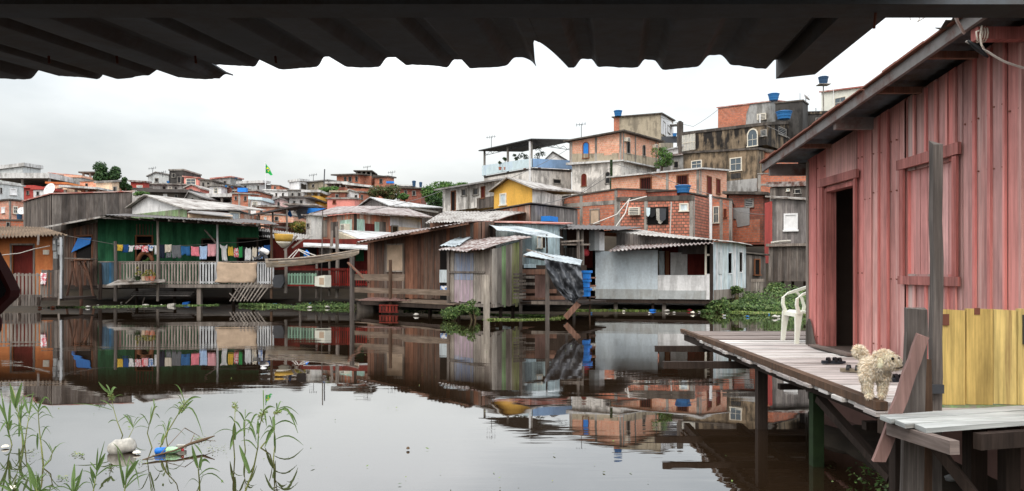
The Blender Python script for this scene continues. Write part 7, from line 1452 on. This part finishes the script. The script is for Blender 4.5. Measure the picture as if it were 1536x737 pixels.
MB().lathe([(.005, -.014), (.013, -.009), (.016, 0), (.013, .010), (.004, .014)], tuple(dp(.212, -.118, .314)), 12, (1, -.4, 0)).build('nose', 'nose', dt, True)
for x, y, z in ((.125, -.135, .356), (.170, -.095, .352)): MB().lathe([(.003, -.010), (.009, -.006), (.0115, 0), (.009, .006), (.003, .010)], tuple(dp(x, y, z)), 10, (.5, -1, .1)).build('eye', 'nose', dt, True)
mb = MB(); mb.tube([tuple(dp(.205, -.135, .292)), tuple(dp(.175, -.142, .280)), tuple(dp(.145, -.135, .280))], .004, 5); mb.build('mouth', 'nose', dt)
# ---------------------------------------------------------------- roof over the viewer
nr = thing('roof', 'dark corrugated metal roof edge overhead in the near foreground', 'roof', (0, 2.1, 2.35))
def rp(s, Y, dz=0): return Vector((s + .14 * (Y - 2.1), Y, H + .557 + .05 * (Y - 2.1) + dz))
def edgeY(s, lo):
    u = U0 + s / 2.1 * F
    base = 2.255 if u < 300 else 2.13 if u < 560 else 2.10 if u < 800 else 2.13
    return base
per = .1775; mb = MB(); ph0 = (587 - U0) / F * 2.1
def rib(s):
    k = ((s - ph0) / per + .5) % 1 - .5; ki = math.floor((s - ph0) / per + .5); a = abs(k) * (1 + .18 * math.sin(ki * 2.3))
    return .025 * (1 if a < .07 else .5 + .5 * math.cos(math.pi * (a - .07) / .15) if a < .22 else 0) + .004 * math.sin(s * 23 + 1)
sheets = [(-3.2, (299 - U0) / F * 2.1, 2.255, 0.0), ((296 - U0) / F * 2.1, (.0584 + .0303 + .012), 2.125, .004), (.0887, .77, 2.135, .005)]
for si, (s0, s1, ye, dz0) in enumerate(sheets):
    n = int((s1 - s0) / per * 36); rows = [ye, ye - .03, ye - .12, ye - .3, 1.5, 1.2, .8, .2, -1.5, -4]; k0 = len(mb.v); rnd = random.Random(si)
    for lay in (0, 1):
        for ri, Y in enumerate(rows):
            for i in range(n + 1):
                s = s0 + (s1 - s0) * i / n; z = rib(s) + dz0; yy = Y
                if ri == 0: yy += .05 * noise.noise(Vector((s * 4.3, si, 0))) + .02 * noise.noise(Vector((s * 15, si, 0))) + .008 * noise.noise(Vector((s * 60, si, 0)))
                if s > .0584:
                    ye_ = 2.15 - .32 * (s - .0584) / .0303 if s < .0887 else 1.83 + .32 * ((s - .0887) / .068) ** 1.7 if s < .157 else 9
                    yy = min(yy, ye_ - .02 * ri)
                elif si == 1 and s > .03 and ri < 3: yy += .05 * (s - .03) / .028
                if si == 1 and i < 9 and ri == 0: yy -= .05
                if si == 0 and i > n - 9 and ri < 2: yy += .02; z -= .0015 * (i - n + 9)
                mb.v.append(tuple(rp(s, yy, z + lay * .004)))
    w1 = n + 1; st = w1 * len(rows)
    for j in range(len(rows) - 1):
        for i in range(n): a = k0 + j * w1 + i; mb.f += [(a, a + 1, a + w1 + 1, a + w1), (st + a + w1, st + a + w1 + 1, st + a + 1, st + a)]
    for i in range(n): a = k0 + i; mb.f.append((a + st, a + 1 + st, a + 1, a))
    for j in range(len(rows) - 1): a = k0 + j * w1; mb.f += [(a, a + w1, a + w1 + st, a + st), (a + n + st, a + n + w1 + st, a + n + w1, a + n)]
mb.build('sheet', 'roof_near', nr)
mb = MB(); mb.hexa([rp(.735, 2.16, -.022), rp(.83, 2.10, -.022), rp(.83, -1, -.022), rp(.735, -1, -.022), rp(.735, 2.16, .03), rp(.83, 2.10, .03), rp(.83, -1, .03), rp(.735, -1, .03)]); mb.build('rafter', 'roof_near', nr)
mb = MB(); mb.box(-3.4, 2.4, 1.29, 1.36, H + .447, H + .535); mb.build('beam', 'roof_near', nr)
mb = MB()
for u in (73, 175, 293, 413): x = (u - U0) / F * 1.9; mb.tube([(x, 1.9, H + .53), (x + .002, 1.9, H + .512)], .003, 5)
mb.tube([(P(1301, 30, 1.36).x, 1.33, H + .446), (P(1301, 30, 1.36).x, 1.335, H + .42)], .0025, 5); mb.build('nail', 'rust', nr)
mb = MB(); pr = thing('porch_floor', 'plank floor of the porch the view is taken from, below the frame', 'floor', (0, 0, .75))
# dark red edge at the left frame border
fz_ = Fac(GX(-60, 1.5), GX(60, 1.5)); t = thing('oar_blade', 'dark board with a worn dark red rim jutting in at the left frame edge', 'board', tuple(P(0, 440, 1.5)))
pg = [(-90, 300), (-27, 355), (-7, 392), (5, 413), (16, 436), (14, 446), (-3, 462), (-15, 474), (-21, 482), (-90, 520)]; mb = MB(); fz_.poly(mb, [fz_.hit(*q) for q in pg], -.03, 0); mb.build('rim', 'near_red', t)
pg = [(-90, 312), (-29, 366), (-10, 400), (0, 416), (10, 435), (7, 443), (-15, 460), (-23, 468), (-90, 500)]; mb = MB(); fz_.poly(mb, [fz_.hit(*q) for q in pg], .001, .006); mb.build('face', 'near_black', t)
t = tag(MB().lathe([(.004, -.02), (.012, -.01), (.014, .01), (.006, .03)], tuple(P(-9, 489, 1.48)), 10).build('grip', 'near_red', smooth=True), 'small dark red knob just below the dark board at the left frame edge', 'knob')
bpy.data.objects.remove(pr)
# ---------------------------------------------------------------- reeds in the foreground water
def blade(mb, a, b_, w_, bend, n=6):
    a, b_ = Vector(a), Vector(b_); d = b_ - a; sd = d.cross(Vector((0, 1, 0.2))).normalized(); k = len(mb.v)
    for i in range(n + 1):
        q = i / n; c = a.lerp(b_, q) + Vector((0, 0, bend * math.sin(math.pi * q))) ; ww = w_ * (math.sin(math.pi * min(.97, .12 + q * .88)) ** .7) / 2; fold = Vector((0, -ww * .5, 0))
        mb.v += [tuple(c - sd * ww + fold), tuple(c), tuple(c + sd * ww + fold)]
    for i in range(n):
        j = k + i * 3; mb.f += [(j, j + 1, j + 4, j + 3), (j + 1, j + 2, j + 5, j + 4)]
def reed(base, pts, lvs, label, top=False, r=.006, seedh=False):
    """base (u,v) on the water; pts = stem pixel path; lvs = (u0,v0,u1,v1,width,bend) in pixels at the same distance"""
    b_ = W(*base); Y = b_.y; rnd = random.Random(base[0]); t = thing('reed', label, 'reed', tuple(b_), 'reeds in the foreground water')
    path = [b_ + Vector((0, 0, -.12))] + [P(u, v, Y + .12 * i * rnd.uniform(-1, 1)) for i, (u, v) in enumerate([base] + pts)]
    MB().tube([tuple(p) for p in path], [r] * 2 + [r * (1 - .6 * i / len(pts)) for i in range(1, len(pts) + 1)], 6).build('stem', 'reed_stem', t, True)
    sc = Y / F
    for u0, v0, u1, v1, w_, bd in lvs: dy = rnd.uniform(-.12, .12); mb = MB(); blade(mb, P(u0, v0, Y), P(u1, v1, Y + dy), w_ * sc * .68, bd * sc); mb.build('leaf', 'reed_leaf', t)
    for i in range(3 if base[0] > 330 else 5):
        q = rnd.uniform(.3, 1) * (len(path) - 2); k = int(q); a = path[min(k + 1, len(path) - 1)].lerp(path[min(k + 2, len(path) - 1)], q - k); L = rnd.uniform(.08, .22); d = Vector((rnd.uniform(-1, 1), rnd.uniform(-.7, .7), rnd.uniform(-.3, .9))).normalized() * L; mb = MB(); blade(mb, a, a + d, rnd.uniform(.006, .013), rnd.uniform(.02, .06)); mb.build('leaf', 'reed_leaf', t)
    if seedh:
        mb = MB(); e = path[-1]; mb.tube([tuple(e), tuple(e + (path[-2] - e) * .55)], .004, 5)
        for i in range(34): q = rnd.random(); c = e + (path[-2] - e) * q * .5; d = Vector((rnd.gauss(0, 1), rnd.gauss(0, .6), rnd.gauss(.3, .5))).normalized() * .035; mb.tube([tuple(c), tuple(c + d)], [.002, .0035], 4)
        mb.build('seed_head', 'reed_stem', t)
reed((34, 668), [(33, 650), (28, 625), (24, 600), (18, 580)], [(12, 640, 3, 598, 5, 0), (10, 632, 1, 585, 4, 2), (14, 640, 16, 600, 6, 0), (24, 612, 15, 575, 8, 1), (24, 612, 33, 574, 9, 0), (12, 636, -6, 600, 6, 5), (12, 632, 0, 648, 4, 3)], 'tall reed cluster at the far left of the water')
reed((36, 664), [(31, 640), (28, 620)], [(29, 655, 33, 602, 7, 0), (26, 618, 14, 592, 4, 1), (28, 625, 41, 598, 4, 1)], 'reed with upright blades just right of the far left cluster')
reed((37, 668), [(40, 645), (44, 622), (49, 603)], [(43, 620, 34, 592, 6, 1), (44, 622, 50, 588, 4, 0), (36, 668, 32, 638, 5, 0)], 'slender reed leaning right between the left clusters')
reed((65, 698), [(62, 670), (59, 645), (57, 615)], [(57, 618, 67, 598, 5, 4), (57, 615, 80, 612, 4, 18), (57, 620, 79, 628, 5, 14), (57, 618, 42, 603, 4, 2), (57, 650, 56, 675, 5, 0), (57, 612, 50, 600, 3, 1)], 'reed with long arching leaves at the left', r=.008)
reed((18, 668), [(14, 652), (12, 636)], [(14, 655, 9, 628, 4, 1), (14, 645, 18, 630, 7, 0), (18, 662, 5, 655, 3, 5)], 'small dark stemmed reed at the far left')
reed((64, 702), [(76, 690), (79, 676)], [(79, 677, 73, 664, 4, 0)], 'bent broken reed stub beside the arching reed', r=.007)
reed((63, 752), [(55, 735), (48, 715)], [(60, 745, 41, 694, 13, 3), (58, 742, 76, 736, 7, 4), (48, 735, 44, 708, 6, 0), (62, 740, 57, 710, 5, 0), (55, 745, 30, 722, 6, 2)], 'broad leaved reed in the lower left corner')
reed((30, 752), [(22, 735), (17, 728)], [(20, 740, -2, 728, 8, 3), (25, 740, 30, 712, 5, 0), (22, 745, 5, 715, 5, 0)], 'low reed at the bottom left corner')
reed((110, 752), [(111, 738)], [(110, 740, 112, 696, 10, 0), (112, 740, 124, 703, 7, -2), (113, 722, 121, 712, 5, 0), (113, 725, 122, 732, 3, 0)], 'short stubby reed with two upright blades')
reed((184, 653), [(176, 633), (170, 612), (166, 590)], [(166, 590, 148, 573, 6, -2), (166, 592, 176, 583, 5, 6), (170, 613, 150, 600, 3, 3), (166, 588, 159, 577, 5, 2), (168, 615, 110, 606, 2.2, 3)], 'tall thin reed with a feathery tip left of the white bag', seedh=True)
reed((193, 657), [(200, 643), (199, 634)], [(200, 642, 185, 622, 5, 4)], 'bent reed leaf rising right of the feathery reed', r=.004)
reed((138, 752), [(141, 730), (146, 705)], [(146, 706, 158, 680, 8, 0), (146, 706, 135, 693, 5, 1), (145, 706, 147, 672, 4, 0), (144, 712, 157, 662, 3, 0), (144, 718, 135, 700, 7, 0), (141, 725, 136, 700, 6, 0)], 'mid foreground reed with spreading upright leaves')
reed((186, 752), [(187, 735), (190, 718), (200, 700)], [(186, 732, 176, 672, 5, 3), (190, 718, 203, 692, 8, 0), (202, 699, 194, 689, 7, 0), (187, 728, 184, 705, 4, 0), (202, 700, 209, 732, 3, 5), (190, 716, 208, 690, 9, 0), (190, 700, 170, 665, 3, 6)], 'leafy reed directly below the white bag')
reed((228, 672), [(221, 650), (225, 632), (233, 610)], [(225, 636, 233, 605, 4, 0), (230, 622, 240, 628, 3, 4)], 'thin reed right of the white bag')
reed((252, 674), [(249, 655), (252, 640)], [(250, 656, 254, 630, 4, 0), (252, 642, 257, 628, 3, 0)], 'short thin reed behind the blue bottle')
reed((236, 680), [(250, 650), (265, 625), (279, 604)], [(276, 608, 302, 597, 5, 6), (275, 612, 266, 606, 4, 5), (272, 620, 290, 600, 5, 2), (273, 618, 305, 655, 4, 22), (243, 668, 246, 650, 7, 0), (268, 622, 276, 606, 6, 0)], 'tall arching reed leaning right over the blue bottle', r=.008, seedh=True)
reed((300, 752), [(299, 720), (297, 700)], [(297, 702, 288, 668, 8, 0), (298, 700, 315, 695, 7, 8), (300, 703, 303, 683, 7, 0), (303, 681, 291, 666, 4, 2)], 'upright reed with a reddish base below the driftwood', r=.008)
reed((352, 688), [(350, 660), (352, 635), (353, 605)], [(352, 660, 352, 634, 9, 0), (352, 648, 345, 675, 6, 2), (352, 632, 362, 645, 4, 3), (350, 660, 346, 672, 5, 0)], 'straight reed with a small pale seed head', seedh=True)
reed((368, 676), [(366, 655), (368, 630)], [(367, 655, 366, 628, 5, 0), (367, 630, 385, 660, 5, 10), (368, 628, 380, 620, 3, 4), (368, 645, 385, 665, 4, 12), (367, 632, 357, 617, 4, 3)], 'drooping reed next to the straight seed head one')
reed((368, 737), [(380, 705), (387, 670), (388, 645), (396, 615)], [(375, 710, 359, 668, 10, 1), (388, 650, 387, 630, 7, 0), (395, 618, 413, 612, 5, 5), (390, 635, 385, 652, 6, 0), (392, 625, 372, 650, 4, 14), (396, 615, 400, 640, 4, 3)], 'tall curved reed rising from the bottom edge', r=.008, seedh=True)
reed((391, 672), [(405, 655), (410, 640), (412, 622), (418, 618)], [(412, 640, 398, 665, 7, 3), (416, 620, 447, 650, 6, 20), (414, 622, 430, 617, 4, 5), (412, 638, 445, 640, 4, 8), (412, 660, 455, 668, 3.5, 10), (410, 625, 412, 645, 7, 2), (430, 622, 446, 638, 5, 8), (415, 615, 448, 622, 3, 8)], 'large arching reed with many leaves at the right of the cluster', r=.008, seedh=True)
reed((410, 690), [(413, 660), (411, 642)], [(411, 645, 397, 672, 5, 4), (412, 650, 413, 680, 5, 0)], 'dark stemmed reed inside the right cluster')
# floating bag, bottle, driftwood
p = W(184, 671, .05); t = thing('plastic_bag', 'lumpy white plastic bag of rubbish floating among the foreground reeds', 'bag', tuple(p)); mb = MB(); mb.lathe([(.03, -.125), (.07, -.11), (.085, -.05), (.08, .03), (.065, .09), (.03, .115)], tuple(p), 22, (1, .2, .28)); mb.v = [(x + .02 * noise.noise(Vector((x * 14, y * 14, z * 14))), y, z + .022 * noise.noise(Vector((x * 11, y * 17, z * 13 + 4)))) for x, y, z in mb.v]; mb.build('bag', 'litter_white', t, True)
p = W(250, 676, .03); t = thing('bottle', 'clear plastic bottle with a blue label floating in the foreground', 'bottle', tuple(p)); mb = MB(); mb.lathe([(.02, -.11), (.032, -.1), (.034, .0)], tuple(p), 14, (1, .1, .02)); mb.build('label_wrap', 'litter_blue', t, True); mb = MB(); mb.lathe([(.034, .001), (.035, .05), (.03, .09), (.013, .12), (.013, .14)], tuple(p), 14, (1, .1, .02)); mb.build('neck', 'litter_green', t, True); mb = MB(); mb.lathe([(.015, .141), (.015, .16)], tuple(p), 10, (1, .1, .02)); mb.build('cap', 'c_red', t)
p = W(270, 671, .03); mb = MB(); mb.box(p.x - .04, p.x + .05, p.y, p.y + .04, .01, .05); tag(mb.build('foam_scrap', 'litter_white'), 'small white foam scrap beside the blue labelled bottle', 'litter')
mb = MB(); pt = [W(u, v, z) for u, v, z in ((214, 690, .02), (235, 683, .03), (262, 676, .05), (285, 666, .07), (305, 660, .08), (322, 654, .12))]; mb.tube([tuple(q) for q in pt], [.006, .008, .009, .014, .016, .005], 6)
for a, b_ in (((285, 666, .07), (292, 650, .14)), ((305, 660, .08), (324, 662, .05)), ((240, 682, .03), (277, 642, .2)), ((277, 642, .2), (300, 655, .1)), ((214, 690, .02), (255, 686, .02))): mb.tube([tuple(W(*a)), tuple(W(*b_))], [.005, .002], 5)
tag(mb.build('driftwood', 'dry_stem'), 'brown drifting branch lying across the foreground reeds', 'driftwood')
rnd = random.Random(6); mb = MB()
def fl_(u, v, n, su, sv, sz):
    for _ in range(n):
        p = W(rnd.gauss(u, su), rnd.gauss(v, sv), rnd.uniform(.004, .02)); nn = Vector((rnd.gauss(0, .3), rnd.gauss(0, .3), 1)).normalized(); tt = nn.cross(Vector((rnd.gauss(0, 1), rnd.gauss(0, 1), 0))).normalized(); bb = nn.cross(tt); s = sz * rnd.uniform(.5, 1.3); mb.add([p - tt * s, p - bb * s * .5, p + tt * s, p + bb * s * .5], [(0, 1, 2, 3)])
fl_(118, 681, 60, 5, 1.5, .012); fl_(95, 716, 40, 6, 2, .012); fl_(40, 678, 40, 12, 4, .01); fl_(325, 672, 60, 14, 4, .009); fl_(300, 658, 70, 8, 2, .012); fl_(250, 686, 60, 14, 3, .01); fl_(210, 692, 40, 8, 3, .009)
for _ in range(160):
    fl_(rnd.uniform(0, 1100), rnd.choice((rnd.uniform(462, 520), rnd.uniform(520, 735))), 1, 1, .5, rnd.uniform(.006, .02))
tag(mb.build('floating_leaves', 'duckweed'), 'bits of floating leaf debris among the foreground reeds', kind='stuff')
for u, v, lb in ((8, 671, 'pale drifting scrap at the far left among the reeds'), (18, 733, 'whitish scrap floating in the bottom left corner'), (205, 680, 'tiny pinkish scrap right of the white bag'), (612, 674, 'tiny brown scrap floating alone in the open water')):
    p = W(u, v, .01); s = .03 if u != 612 else .015; mb = MB(); mb.lathe([(s * .6, 0), (s * 1.3, .006), (s * .9, .02), (s * .2, .026)], tuple(p), 9); tag(mb.build('rubbish_piece', 'off_white' if u != 612 else 'dry_stem'), lb, 'litter')
